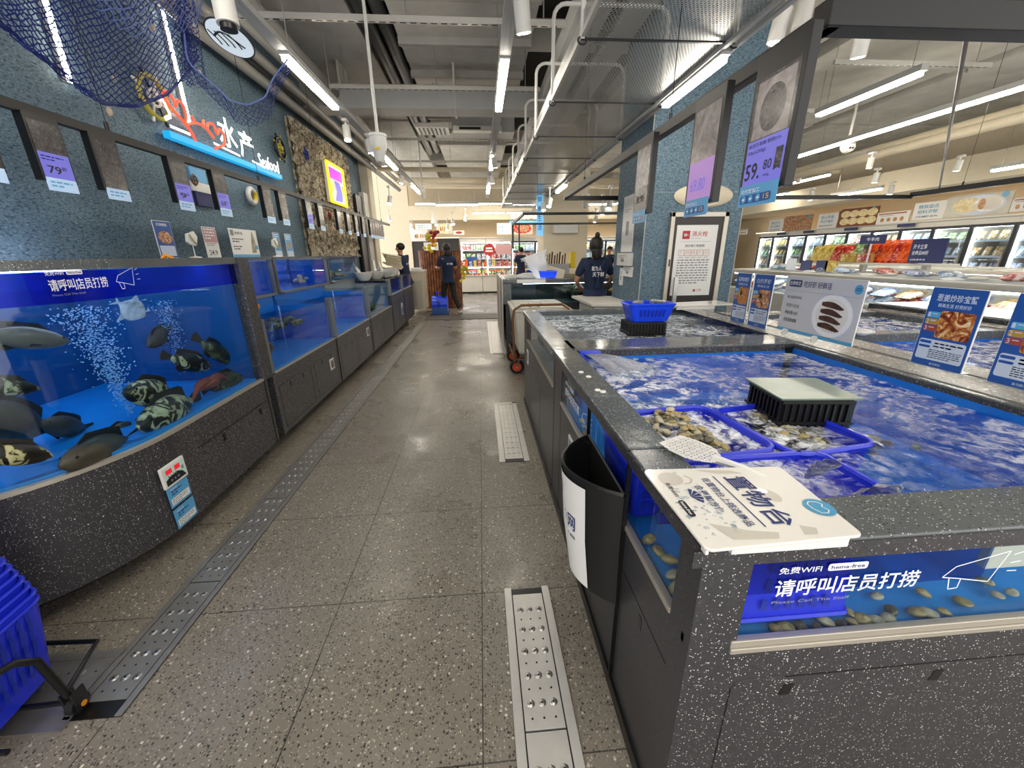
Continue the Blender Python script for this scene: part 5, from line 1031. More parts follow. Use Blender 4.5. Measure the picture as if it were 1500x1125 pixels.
# spoon
r = thing('slotted_scoop', 'pale grey slotted scoop lying across the terrazzo rim beside the clam basket', 'scoop', (.49, .92, .905))
T = Matrix.Translation((.5, .93, .912)) @ Matrix.Rotation(radians(-64), 4, 'Z')
g = MB(); nx = 30; W = .05; L = .14
def inscoop(x, y): t = x/L; w = W*(.85+.25*sin(pi*min(t*1.1, 1)))*(1 if t < .6 else max(.0, 1-((t-.6)/.42)**2)**.5); return abs(y) < w and x > -.002
st = .0036; xi = 0
cells = {}
for i in range(int(L/st)+6):
    for j in range(-18, 19):
        x = i*st; y = j*st
        if not inscoop(x+st/2, y+st/2): continue
        edge = not (inscoop(x+st*2.5, y+st/2) and inscoop(x-st*1.5, y+st/2) and inscoop(x+st/2, y+st*2.5) and inscoop(x+st/2, y-st*1.5))
        if (i % 2 == 0 and j % 2 == 0) or edge or i < 2 or (i+j) % 2 and False: cells[i, j] = 1
        elif i % 3 == 0 or j % 3 == 0: cells[i, j] = 1
for (i, j) in cells: g.box(i*st, (i+1)*st, j*st, (j+1)*st, 0, .002, T)
g.done('blade', 'white_plastic', r); MB().tube([T @ Vector((x, y, z)) for x, y, z in ((.13, 0, .002), (.16, .002, .006), (.2, .004, .01), (.25, .006, .006))], [.012, .009, .008, .008], 8).done('handle', 'white_plastic', r, smooth=True)
def bag(base, tip, w, lab, n=14, mat='bag', seed=1, pinch=.25):
    R = random.Random(seed); base = Vector(base); tip = Vector(tip); d = tip-base; s = d.cross(Vector((0, 1, .2))).normalized(); t = d.cross(s).normalized(); rings = []
    for i in range(9):
        u = i/8; q = w*(pinch+(1-pinch)*u**.8); rings.append([tuple(base+d*u+s*q*cos(2*pi*k/n)*R.uniform(.75, 1.15)+t*q*.35*sin(2*pi*k/n)*R.uniform(.5, 1.3)) for k in range(n)])
    return MB().loft(rings, False).done('plastic_bag', mat, label=lab, cat='plastic bag', smooth=True)
bag(aZ(1183, 700, .885), aZ(1214, 678, .96), .035, 'twisted clear plastic bag sticking up from the basket edge behind the white board', seed=3); bag(aZ(1262, 728, .86), aZ(1290, 722, .9), .05, 'crumpled clear bag floating by the front rim of the tank', seed=5, pinch=.6)
# signs on the back rim (facing the aisle)
def rimsign(y0, y1, z0, z1, lab, kind, X=1.85, lean=.0):
    # y0 > y1 : left edge, right edge as seen from the aisle
    w = y0-y1; h = z1-z0; r = thing('counter_sign', lab, 'sign', (X, (y0+y1)/2, z0))
    MB().box(X, X+.006, y1, y0, z0, z1).done('acrylic_holder', 'paper', r, bev=.001); MB().box(X-.02, X+.05, y1+.01, y0-.01, z0-.0, z0+.004).done('foot', 'glass', r)
    sh = Sheet(r, (X, y0, z0), (0, -1, 0), (0, 0, 1)); e = .004*3
    if kind == 'white':
        sh.rect(.002, .002, w-.002, h-.002, 'sign_grey', 'print_field', .0004)
        sh.rect(0, 0, w, h*.055, 'poster_sky', 'print_field', .0008); sh.rect(.03, h*.81, .125, h*.93, 'ink_blue', 'print_patch', .001, .008); sh.text('当季鲜定', .036, h*.835, h*.075, 'ink_white', .082, l=.0018); sh.text('吃好虾 好鲜活', .14, h*.815, h*.11, 'ink_blue', w*.36, bold=.008)
        sh.line([(.02, h*.74), (w-.02, h*.74)], .001, 'ink_grey'); sh.text('鲜活 高品质深海好虾', .035, h*.6, h*.05, 'ink_black', w*.21)
        for i, t in enumerate(('·天然海水生长', '·养殖天数150天', '·肉质紧致细腻')): sh.text(t, .035, h*(.44-.13*i), h*.07, 'ink_black', w*.2, bold=.008)
        sh.disc(w*.7, h*.4, w*.25, 'poster_pale', 'plate_edge', .0008, h*.36); sh.disc(w*.7, h*.405, w*.24, 'ink_white', 'plate', .0012, h*.345); sh.disc(w*.7, h*.41, w*.19, 'paper', 'plate_well', .0015, h*.27)
        for i in range(4):
            yy = h*(.6-.115*i); P = []
            for k in range(9): t = k/8; P.append((w*(.56+.27*t), yy+h*.05*sin(pi*t)+.004-h*.07*t))
            for k in range(8, -1, -1): t = k/8; P.append((w*(.56+.27*t), yy+h*.05*sin(pi*t)-h*.07*t-h*.085*sin(pi*min(t*.9+.1, 1))**.6))
            sh.poly(P, 'pic_prawn', 'prawn_picture', .002+.0003*i)
            for k in range(5): sh.line([(w*(.64+.035*k), yy-h*.07), (w*(.645+.035*k), yy-h*.115)], .0012, 'pic_prawn', 'prawn_legs', .0018)
        sh.disc(w*.93, h*.86, .024, 'poster_sky', 'badge', .0012); sh.line([(w*.93-.012, h*.85), (w*.93-.01, h*.88), (w*.93+.01, h*.88), (w*.93+.012, h*.85), (w*.93-.012, h*.85)], .003, 'ink_blue', 'badge_mark', .0018)
        for u in (.2, .62): MB().cyl((X-.03, y0-w*u-.004, z0+.0), (X-.03, y0-w*u+.004, z0+.0), .02, n=24).done('clip', 'white_plastic', r, smooth=True)
    else:
        t1, t2, pic = kind; b = w*.04
        sh.rect(b*.3, b*.3, w-b*.3, h-b*.3, 'poster_blue', 'print_field', .0008, .004); sh.text(t1, w*.14, h*.83, h*.09, 'poster_pale', w*.72, bold=.012); sh.text(t2, w*.2, h*.755, h*.05, 'poster_pale', w*.6, bold=.008)
        sh.rect(w*.3, h*.38, w*.93, h*.72, pic, 'dish_picture', .0012, .01)
        if pic != 'food_crab': sh.disc(w*.62, h*.55, w*.3, pic, 'dish_picture', .0014, h*.17); sh.disc(w*.47, h*.6, w*.08, 'ink_black', 'sauce_bowl', .0018, h*.05)
        for i, c in enumerate(('poster_sky', 'tag_gold', 'tag_red')):
            v = h*(.62-.085*i); sh.rect(w*.05, v, w*.3, v+h*.075, c, 'print_tag', .001, .006); sh.text(str(i+1), w*.07, v+h*.01, h*.055, 'poster_pale', w*.05, l=.0018); sh.rect(w*.15, v+h*.045, w*.25, v+h*.055, 'poster_pale', 'fine_print', .0018)
        sh.rect(w*.06, h*.09, w*.94, h*.35, 'poster_pale', 'text_box', .001, .008); sh.rect(w*.07, h*.295, w*.3, h*.33, 'poster_blue', 'print_tag', .0014, .005); sh.rect(w*.07, h*.24, w*.3, h*.27, 'poster_blue', 'print_tag', .0014, .005)
        sh.para(w*.36, h*.3, w*.54, 2, h*.04, 'ink_black', int(y0*50)); sh.para(w*.3, h*.215, w*.6, 5, h*.024, 'ink_grey', int(y0*70)); sh.text('盒马鲜生', w*.38, h*.03, h*.03, 'poster_pale', w*.22)
    sh.end(); return r
rimsign(2.79, 2.63, .905, 1.25, 'leftmost narrow blue poster with a round dish picture on the far rim', ('招牌咖喱虾', '鲜美生活', 'food_dish'))
rimsign(2.595, 2.41, .905, 1.25, 'second narrow blue poster, its dish picture holding a dark sauce bowl', ('白灼罗虾', '鲜美生活', 'food_noodle'))
MB().cyl((1.86, 2.612, .903), (1.86, 2.612, 1.25), .006, n=8).done('sign_post', 'white_plastic', label='thin white post between the two narrow blue posters', cat='post')
rimsign(2.31, 1.79, .93, 1.255, 'wide white sign with four prawns on a plate', 'white')
rimsign(1.505, 1.315, .93, 1.25, 'blue poster with a large picture of fried crab near the right edge', ('葱姜炒珍宝蟹', '鲜美生活 好货好价', 'food_crab')); rimsign(1.235, 1.05, .93, 1.25, 'blue crab poster cut off by the right edge of the photo', ('清蒸珍宝蟹', '鲜美生活 好货好价', 'food_crab'))
for y in (1.315, 1.505): pass
# neighbouring tank right of the rim
r = thing('seafood_tank', 'third blue water tank beyond the signs on the rim', 'seafood tank', (2.7, 1.9, 0))
MB().box(1.97, 3.5, .6, 3.2, .04, .6).done('cabinet', 'cabinet_terrazzo', r); MB().box(1.965, 2.16, .6, 3.2, .84, .9).box(3.3, 3.5, .6, 3.2, .84, .9).box(2.1, 3.3, 3.05, 3.2, .84, .9).box(2.1, 3.3, 2.2, 2.3, .84, .9).done('rim', 'rim_terrazzo', r, bev=.004)
MB().box(2.0, 2.16, .6, 3.2, .9, .903).box(3.34, 3.5, .6, 3.2, .9, .903).box(2.2, 3.3, 3.1, 3.2, .9, .903).done('rim_ledge', 'wet_stone', r); MB().box(2.14, 2.16, .6, 3.1, .6, .85).box(3.3, 3.32, .6, 3.1, .6, .85).box(2.16, 3.3, 3.04, 3.05, .6, .85).box(2.16, 3.3, 2.19, 2.2, .6, .85).done('blue_liner', 'tank_blue', r)
MB().box(2.1, 3.4, .6, 3.1, .6, .62).done('tank_floor', 'tank_blue', r); water(r, 2.16, 3.3, 2.3, 3.05, .86, 'water_main', .005, 40, 3); water(r, 2.16, 3.3, .6, 2.2, .84, 'water_main', .005, 40, 8)
o = MB().ell((2.3, 2.18, .92), .05, .035, .022, 10, 6).ell((2.36, 2.2, .915), .04, .03, .016, 10, 6).done('white_rag', 'white_plastic', smooth=True, label='white crumpled rag on the rim behind the white prawn sign', cat='rag')
r = thing('seafood_tank', 'fourth tank of blue water in front of the island freezers', 'seafood tank', (4.2, 2, 0))
MB().box(3.55, 4.1, .6, 3.3, 0, .86).done('cabinet', 'cabinet_terrazzo', r); MB().box(3.52, 4.14, .55, 3.35, .86, .93).done('rim', 'cabinet_terrazzo', r, bev=.004); MB().box(3.56, 4.12, .56, 3.34, .93, .935).done('rim_ledge', 'wet_stone', r)
# ================================================================ OVERHEAD FRAMES AND RIGHT SCREENS
r = thing('screen_gantry', 'large black rectangular hanging frame above the seafood tanks', 'frame', (3.5, 3.5, 2.08))
MB().box(1.125, 1.175, 1.45, 5.5, 2.07, 2.13).done('side_bar', 'rail_black', r, bev=.004); MB().box(1.12, 6.0, 1.44, 1.52, 2.07, 2.15).done('front_bar', 'rail_black', r, bev=.004); MB().box(1.12, 6.0, 5.5, 5.55, 2.05, 2.1).done('rear_bar', 'black', r); MB().box(5.95, 6.0, 1.5, 5.5, 2.07, 2.13).done('side_bar', 'black', r)
for x, y in ((1.15, 2.6), (1.15, 4.6), (2.2, 1.5), (3.2, 5.52), (5.97, 4.9)): MB().cyl((x, y, 2.12), (x, y, 3.96), .0025, n=5).cyl((x, y, 2.12), (x, y, 2.17), .01, n=8).done('suspension_wire', 'black', r)
MB().tube([(1.66, 1.5, 2.13), (5.96, 5.15, 2.13)], .008, 6).done('cable', 'black', r)
def rscreen(y0, y1, z0, z1, lab, kind, X=1.07):
    w = y0-y1; h = z1-z0; r = thing('price_screen', lab, 'price screen', (X, (y0+y1)/2, z0-.05))
    MB().box(X, X+.035, y1-.02, y0+.015, z0-.015, 2.085).done('casing', 'black', r, bev=.002)
    sh = Sheet(r, (X, y0, z0), (0, -1, 0), (0, 0, 1))
    if kind == 'big':
        sh.rect(0, 0, w, h, 'screen_pic', 'screen_border', .0006); sh.rect(.015, h*.46, w-.015, h*.97, 'screen_pic2', 'picture', .001); sh.disc(w*.5, h*.7, w*.3, 'screen_pic', 'picture_plate', .0014, h*.2)
        sh.rect(.004, .004, w-.004, h*.45, 'screen_violet', 'price_panel', .0016); sh.text('鲜活芒果螺 散称(15-', .012, h*.38, h*.045, 'ink_black', w*.8, l=.0026); sh.text('20p)(250g)', .012, h*.32, h*.04, 'ink_black', w*.45, l=.0026); sh.para(.012, h*.28, w*.7, 1, h*.03, 'ink_grey', 3)
        sh.text('59.', .014, h*.08, h*.16, 'ink_black', w*.38, l=.0026, bold=.015); sh.text('80', w*.52, h*.15, h*.09, 'ink_black', w*.2, l=.0026, bold=.008); sh.text('/500g', w*.54, h*.08, h*.03, 'ink_black', w*.16, l=.0026); sh.text('¥', .006, h*.2, h*.03, 'ink_black', l=.0026)
        sh.poly([(w*.78, h*.12), (w*.86, h*.14), (w*.94, h*.12), (w*.94, h*.32), (w*.78, h*.32)], 'screen_pic', 'ribbon', .0026)
    elif kind == 'pink':
        sh.rect(0, h*.45, w, h, 'screen_pic2', 'picture', .001); sh.rect(0, 0, w, h*.45, 'screen_pink', 'price_panel', .001); sh.text('69.80', .03, h*.12, h*.14, 'screen_violet', w*.6, l=.0026)
    else: sh.rect(0, h*.4, w, h, 'screen_pic2', 'picture', .001); sh.rect(0, 0, w, h*.4, 'screen_pic', 'price_panel', .001); sh.text('38.90', .03, h*.15, h*.12, 'ink_black', w*.6, l=.0026)
    sh.end()
    MB().box(X-.004, X-.0025, y1+.004, y0+.002, z0-.065, z0+.012).done('leaflet', 'tag_blue', r)
    s = Sheet(r, (X-.004, y0+.002, z0-.065), (0, -1, 0), (0, 0, 1)); s.text('可代客加工', .012, .048, .016, 'ink_white', w*.5); s.rect(.012, .012, w-.03, .042, 'poster_blue', 'print_patch', .0008, .01)
    for i in range(3): s.disc(.035+.042*i, .027, .013, 'poster_sky', 'icon', .0014); s.rect(.028+.042*i, .024, .042+.042*i, .03, 'ink_white', 'icon_mark', .002)
    s.text('15', w-.07, .018, .018, 'yellow', .03, l=.0018); s.end()
rscreen(1.68, 1.46, 1.63, 2.0, 'largest hanging price screen reading 59.80 on the black frame', 'big'); rscreen(2.13, 1.91, 1.63, 2.03, 'pink and grey hanging screen between the other two on the black frame', 'pink'); rscreen(2.86, 2.65, 1.65, 2.03, 'third and farthest grey screen on the black frame', 'grey')
r = thing('screen_gantry', 'second black hanging frame farther away over the middle tanks', 'frame', (2., 9, 2.06))
for y in (7.2, 9.6): MB().box(.75, 3.2, y-.02, y+.02, 2.02, 2.06).done('bar', 'black', r)
MB().box(.75, .79, 7.2, 9.6, 2.02, 2.06).done('side_bar', 'black', r); MB().box(.75, .79, 9.55, 9.62, 1.5, 2.04).box(.9, .93, 9.55, 9.6, 1.5, 2.04).done('drop_post', 'black', r)
for x in (1., 2.6): MB().cyl((x, 7.2, 2.05), (x, 7.2, 3.96), .003, n=5).done('suspension_wire', 'black', r)
MB().box(2.62, 2.9, 7.18, 7.21, 1.62, 2.02).done('price_screen', 'sign_navy', label='dark navy screen seen from behind, hanging from the second black frame', cat='price screen')
# ================================================================ PILLAR
S('column_blue', MB().box(1.7, 2.72, 4.2, 5.1, 0, 4.6), 'wall_blue')
S('column_trim', MB().box(1.696, 1.704, 4.196, 4.204, 0, 4.6).box(2.716, 2.724, 4.194, 4.2, 0, 4.6).box(1.7, 2.72, 4.197, 4.2, 1.965, 1.968), 'duct_grey')
r = thing('hydrant_cabinet', 'fire hydrant cabinet door with a white instruction sheet on the blue pillar', 'fire cabinet', (2.26, 4.17, .82))
MB().box(1.955, 2.0, 4.16, 4.2, .82, 1.78).box(2.52, 2.57, 4.16, 4.2, .82, 1.78).box(1.955, 2.57, 4.16, 4.2, 1.73, 1.78).box(1.955, 2.57, 4.16, 4.2, .82, .87).done('frame', 'alu', r, bev=.006)
MB().box(2.0, 2.52, 4.175, 4.2, .87, 1.73).done('door', 'dark_door', r); MB().box(2.03, 2.47, 4.168, 4.175, .945, 1.655).done('instruction_board', 'paper', r)
MB().box(1.975, 1.99, 4.155, 4.16, 1.25, 1.32).done('latch', 'dark_steel', r)
sh = Sheet(r, (2.03, 4.168, .945), (1, 0, 0), (0, 0, 1)); sh.rect(.065, .575, .145, .655, 'fire_red', 'red_square', .001); sh.rect(.085, .6, .095, .63, 'paper', 'square_icon', .0016); sh.rect(.1, .6, .11, .63, 'paper', 'square_icon', .0016); sh.rect(.08, .612, .13, .618, 'paper', 'square_icon', .0016)
sh.text('消火栓', .165, .6, .052, 'fire_red', .17, bold=.008); sh.text('Fire Hydrant', .165, .575, .014, 'ink_grey', .1); sh.line([(.05, .55), (.38, .55)], .002, 'ink_grey'); sh.text('消火栓使用说明', .105, .495, .028, 'ink_black', .21)
for i in range(5):
    u = .045+.068*i; sh.line([(u, .41), (u+.058, .41), (u+.058, .468), (u, .468), (u, .41)], .003, 'fire_red', 'pictogram_frame'); sh.line([(u+.016, .425), (u+.02, .455), (u+.04, .45), (u+.035, .43), (u+.024, .44)][:3+i % 3], .003, 'fire_red', 'pictogram'); sh.rect(u+.005, .39, u+.053, .395, 'ink_grey', 'fine_print', .001)
sh.para(.04, .36, .35, 10, .026, 'ink_grey', 21); sh.text('119', .29, .04, .028, 'fire_red', .05, bold=.008); sh.disc(.265, .052, .014, 'fire_red', 'phone_symbol'); sh.end()
MB().box(2.03, 2.07, 4.09, 4.11, .01, 1.14).box(2.0, 2.1, 4.05, 4.15, 0, .01).done('metal_stanchion', 'steel', label='short grey metal post in front of the hydrant door', cat='post')
def onpil(x0, x1, z0, z1, lab, mt, nm, cat, t=.01, face='l', prt=True):
    if face == 'l': m = MB().box(1.7-t, 1.7, x0, x1, z0, z1)
    o = m.done(nm, mt, label=lab, cat=cat, bev=.002 if t > .02 else 0)
    if prt: sh = Sheet(o, (1.7-t, x1, z0), (0, -1, 0), (0, 0, 1)); w = x1-x0; sh.rect(w*.35, (z1-z0)*.3, w*.6, (z1-z0)*.55, 'ink_grey'); sh.para(w*.15, (z1-z0)*.75, w*.6, 2, .02, 'ink_grey', 3); sh.end()
onpil(4.5, 4.85, 1.4, 2.0, 'white poster behind the far screen on the pillar side', 'paper', 'paper_notice', 'notice'); onpil(4.45, 4.85, 1.38-.13, 1.39, 'white plastic box on the side of the blue pillar', 'white_plastic', 'wall_box', 'box', .05)
onpil(4.42, 4.72, 1.13, 1.24, 'white paper notice with a code patch on the pillar side', 'paper', 'paper_notice', 'notice'); onpil(4.72, 4.83, 1.02, 1.22, 'narrow white paper strip lowest on the pillar side', 'paper', 'paper_notice', 'notice')
r = thing('access_point', 'pale disc shaped device high on the front of the blue pillar', 'wall device', (2.28, 4.1, 1.88)); MB().lathe([(.001, 0), (.3, .0), (.31, .01), (.27, .03), (.001, .045)], n=36, mt=Matrix.Translation((2.28, 4.2, 1.93)) @ Matrix.Rotation(pi/2, 4, 'X') @ Matrix.Scale(.36, 4, Vector((0, 1, 0)))).done('disc_cover', 'cream', r, smooth=True)
r = thing('placing_board', 'small white board on the far corner of the tanks before the hydrant door', 'board', (1.95, 3.55, .9)); MB().prism([(1.62, 3.6), (2.3, 3.72), (2.3, 3.42), (1.75, 3.4)], .93, .94).done('board', 'board_white', r, bev=.002); MB().box(1.75, 2.1, 3.42, 3.44, .9, .93).done('lip', 'white_plastic', r)
MB().tube([(1.45, 3.45, .9), (1.7, 3.43, .9)], .025, 8).done('rolled_bag', 'cream', label='pale rolled bag beside the blue basin on the far tank', cat='bag', smooth=True)
r = thing('prep_table', 'white topped table between the far tank and the pillar', 'table', (1.7, 4.6, 0)); MB().prism([(1.22, 4.32), (1.69, 4.19), (1.69, 5.1), (1.35, 5.3), (1.2, 5.25)], .83, .855).done('top', 'freezer_white', r); MB().prism([(1.26, 4.36), (1.66, 4.24), (1.66, 5.0), (1.3, 5.2)], .08, .82).done('body', 'freezer_white', r)
for x, y in ((1.3, 4.45), (1.62, 4.4), (1.62, 4.9), (1.33, 5.1)): MB().cyl((x, y, 0), (x, y, .08), .02, n=10).done('foot', 'black', r)
# cream column far
S('column_cream', MB().box(1.53, 2.6, 9.9, 10.9, 0, 4.6), 'cream')
o = MB().box(1.36, 1.51, 9.85, 9.88, 1.8, 2.9).done('banner_sign', 'sky_sign', label='vertical lit blue banner on the left of the cream column', cat='sign'); sh = Sheet(o, (1.36, 9.85, 1.8), (1, 0, 0), (0, 0, 1))
for i, t in enumerate('鲜美生活'): sh.text(t, .02, .72-.2*i, .13, 'ink_blue', .1)
sh.end()
o = MB().box(1.75, 2.35, 9.8, 9.9, 1.84, 2.08).done('air_conditioner', 'white_plastic', label='white wall unit on the front of the cream column', cat='air conditioner', bev=.02)
# ================================================================ WHITE BIN TROLLEY
r = thing('bin_trolley', 'dirty white lidded bin on a rusty caster trolley beside the far tank', 'trolley', (.62, 4.9, 0))
MB().loft([[(.42, 4.5, .26), (.95, 4.5, .26), (.95, 5.2, .26), (.42, 5.2, .26)], [(.36, 4.42, .77), (1.0, 4.42, .77), (1.0, 5.28, .77), (.36, 5.28, .77)]]).done('bin_body', 'bin_dirty', r, bev=.02)
MB().box(.34, 1.02, 4.4, 5.3, .77, .8).box(.38, .98, 4.44, 5.26, .8, .815).done('lid', 'bin_dirty', r, bev=.008)
MB().tube([(.36, 4.41, .2), (.34, 4.4, .7), (.36, 4.4, .8), (.44, 4.4, .85), (.9, 4.4, .85), (.98, 4.4, .8), (1.0, 4.41, .2)], .014, 10).tube([(.36, 4.45, .22), (1.0, 4.45, .22), (1.0, 5.25, .22), (.36, 5.25, .22)], .018, 8, True).done('frame', 'rust', r, smooth=True)
for x, y in ((.4, 4.6), (.95, 4.6), (.4, 5.15), (.95, 5.15)):
    MB().tube([(x+.07*cos(a), y-.01, .085+.07*sin(a)) for a in [2*pi*i/20 for i in range(20)]], .018, 8, True).done('tyre', 'rubber_black', r, smooth=True); MB().cyl((x, y-.025, .085), (x, y+.01, .085), .055, n=20).done('wheel_disc', 'caster_orange', r, smooth=True); MB().bar((x, y-.034, .085), (x+.03, y-.03, .2), .02, .02).cyl((x, y-.04, .085), (x, y-.028, .085), .015, n=10).done('fork', 'steel', r)
MB().tube([(.55, 4.47, .815), (.53, 4.45, .87), (.54, 4.45, .885), (.66, 4.45, .885), (.67, 4.45, .87), (.64, 4.47, .815)], .012, 8).done('grip', 'white_plastic', r, smooth=True)
sh = Sheet(r, (.6, 4.44, .45), (1, 0, 0), (0, -.08, 1)); sh.text('水产', .06, .0, .09, 'rust', .06, l=.012); sh.end()
# ================================================================ MIDDLE TANKS WITH GOODS
r = thing('display_tank', 'dark framed display tank with clear glass and yellow fish past the white bin', 'fish tank', (1.35, 6.3, 0))
MB().box(.34, 2.45, 5.6, 7.4, 0, .72).done('cabinet', 'cabinet_terrazzo', r); MB().box(.3, .42, 5.58, 5.7, .72, 1.02).box(2.35, 2.47, 5.58, 5.7, .72, 1.02).box(.3, 2.47, 5.58, 5.66, 1.0, 1.06).box(.3, .36, 5.6, 7.4, 1.0, 1.06).box(.3, .36, 7.3, 7.4, .7, 1.0).done('frame', 'rim_terrazzo', r, bev=.005)
pane(r, 'front_glass', .42, 2.35, 5.6, 5.61, .72, 1.0); MB().box(.4, 2.4, 6.3, 6.32, .72, 1.02).box(.42, 2.4, 5.62, 6.3, .72, .73).done('liner', 'algae', r); MB().box(.42, 2.35, 5.62, 6.3, .735, .96).done('water', 'water_body', r); MB().box(.36, 2.45, 6.32, 7.4, .98, 1.03).done('worktop', 'dark_steel', r, bev=.004)
MB().box(.5, .9, 5.575, 5.585, 1.01, 1.055).done('label_plate', 'paper', r); MB().box(.6, 2.2, 5.72, 5.74, .985, .995).done('tank_lamp', 'tank_lamp', r); MB().box(.44, .8, 5.85, 5.86, .75, .98).done('divider', 'glass_dim', r)  # tank_lamp here is an added glowing strip to brighten the fish, no known fixture
MB().box(.29, .3, 5.58, 7.4, .1, 1.06).box(.28, .31, 6.3, 6.36, .1, 1.06).done('side_frame', 'alu', r)
for i, (x, z, l) in enumerate(((1.95, .86, .22), (2.1, .82, .2), (1.75, .8, .2))):
    fish((x+l/2, 5.75+.06*i, z+.03), (x-l/2, 5.8+.06*i, z), 'orange' if i == 0 else 'fish_olive', ['orange yellow fish in the middle display tank', 'olive fish right in the middle display tank', 'olive fish low in the middle display tank'][i], hr=.4)
crit(1.5, 5.95, .78, .2, 'fish_olive', 'olive weedy cluster in the middle display tank', 'shellfish_cluster', 'shellfish', 24)
bag(aY(796, 415, 5.9), aY(782, 372, 5.9), .2, 'big white plastic bag slumped on the middle display tank', 16, 'paper', 7, .1)
basket(.13, .09, .09, 'basket_bright', 'blue_basin', .85, .014, (.98, 5.9, 1.06), 'blue basin at the front of the middle tank top', 'basin', slots=False); basket(.11, .09, .11, 'basket_bright', 'blue_basin', .9, .012, (.86, 6.6, 1.03), 'blue basin behind the white bag on the middle tank', 'basin', slots=False); basket(.09, .08, .09, 'basket_bright', 'blue_basin', .9, .012, (1.75, 6.9, 1.05), 'small blue basin beside the white paper roll', 'basin', slots=False)
MB().box(1.0, 1.3, 6.3, 6.34, 1.03, 1.2).done('white_tray', 'cream', label='cream board propped behind the front blue basin', cat='board').rotation_euler = (-.5, .3, 0)
MB().ell((.75, 6.2, 1.06), .22, .12, .06, 12, 7).done('folded_net', 'paper', label='pale folded net bundle left of the white bag', cat='net', smooth=True)
MB().cyl((1.9, 6.7, 1.03), (1.9, 6.7, 1.36), .055, n=20).done('paper_roll', 'paper', label='white paper roll standing on the far worktop', cat='paper roll', smooth=True)
r = thing('knife_block', 'stand of kitchen tools with wooden handles on the far counter', 'knife block', (1.55, 7.8, 1.0)); MB().box(1.1, 1.7, 7.7, 7.9, 1.0, 1.2).done('block', 'duct_grey', r)
for i in range(11): MB().cyl((1.12+.05*i, 7.78+.02*(i % 3), 1.18), (1.12+.05*i+.01, 7.78, 1.36+.03*(i*7 % 3)), .014, n=8).done('tool_handle', ['rust', 'wood_bamboo', 'black'][i % 3], r, smooth=True)
MB().box(1.72, 1.82, 7.7, 7.9, 1.12, 1.42).done('yellow_rack', 'yellow', label='yellow plastic rack beside the kitchen tools', cat='rack', bev=.01)
r = thing('far_counter', 'grey counter with drawers before the cream column', 'counter', (1.6, 8, 0)); MB().box(.95, 3.0, 7.6, 8.1, 0, .98).done('body', 'duct_grey', r); MB().box(.9, 3.05, 7.55, 8.15, .98, 1.0).done('top', 'steel', r)
for x in (1.2, 1.9, 2.6): MB().box(x, x+.6, 7.59, 7.6, .55, .95).done('drawer', 'strut', r)
R = random.Random(5)
for i in range(7):
    x = 1.98+.065*i; h = .14+.1*R.random(); MB().lathe([(.001, 0), (.03, 0), (.03, h*.7), (.012, h*.85), (.012, h), (.001, h)], (x, 6.6+.1*(i % 2), 1.03), 12).done('bottle', ['glass_dim', 'white_plastic', 'paper'][i % 3], label='small bottle among the clutter between the paper roll and the worker', cat='bottle', group='bottles beside the paper roll', smooth=True)
MB().box(2.05, 2.25, 5.25, 5.35, .5, .8).done('blue_bucket', 'basket_bright', label='blue container at the right side of the worker at the pillar', cat='container', bev=.01)
# ================================================================ LEFT COUNTER CLUTTER
def scoopbowl(x, y, z, rz, lab, s=1.):
    r = thing('white_scoop', lab, 'scoop', (x, y, z)); T = Matrix.Translation((x, y, z)) @ Matrix.Rotation(rz, 4, 'Z') @ Matrix.Scale(s, 4)
    MB().lathe([(.07, 0), (.12, .06), (.15, .13), (.155, .13), (.145, .125), (.115, .055), (.06, .008), (.001, .008)], n=22, mt=T).done('bowl', 'white_plastic', r, smooth=True)
    MB().tube([T @ Vector(p) for p in ((.13, 0, .12), (.2, 0, .2), (.26, 0, .3))], [.03*s, .026*s, .03*s], 10).done('handle', 'white_plastic', r, smooth=True)
MB().box(-2.35, -1.6, 6.9, 9.2, .98, 1.0).done('dark_shelf', 'black', label='dark tray shelf under the white scoops on the left tanks', cat='shelf')
scoopbowl(-1.95, 6.95, 1.0, 2.4, 'white scoop bowl nearest on the left tank top'); scoopbowl(-1.85, 7.35, 1.0, 1.9, 'second white scoop bowl behind the nearest one'); scoopbowl(-1.8, 7.8, 1.0, 2.2, 'third white scoop bowl on the left tank top', .9)
basket(.1, .1, .14, 'poster_pale', 'pale_tub', .9, .01, (-1.95, 8.1, 1.0), 'pale blue tub behind the white scoops', 'tub', slots=False); basket(.13, .12, .16, 'white_plastic', 'white_tub', .85, .012, (-1.8, 8.45, 1.0), 'white tub under the stacked paper trays', 'tub', slots=False)
for i in range(8):
    o = MB().prism([(-.16, -.12), (.16, -.12), (.16, .12), (-.16, .12)], 0, .012).done('paper_tray', 'cream', loc=(0, 0, 0), label='cream tray in the leaning stack behind the white scoops', cat='tray', group='leaning stack of cream trays', bev=.003) if i == 0 else dup(o, None)
    o.location = (-1.75-.01*i, 8.5+.02*i, 1.19+.03*i); o.rotation_euler = (.15, .35-.03*i, .1*i); o.location = (-1.75-.01*i, 8.5+.02*i, 1.19+.03*i)
for i in range(4):
    o = MB().box(-.05, .05, -.06, .06, 0, .03).done('box_lid', 'cream', loc=(0, 0, 0), label='small cream carton in the heap on the left counter', cat='carton', group='small cartons on the left counter') if i == 0 else dup(o, None)
    o.location = (-2.15+.07*i, 8.3+.1*i, 1.0+.06*i+.04); o.rotation_euler = (.2, .5, .3*i)
MB().tube([(-1.7, 7.3, 1.02), (-1.6, 7.6, 1.04), (-1.62, 8.0, 1.02)], .02, 8).done('dark_hose', 'black', label='short black hose lying in front of the white scoops', cat='hose', smooth=True)
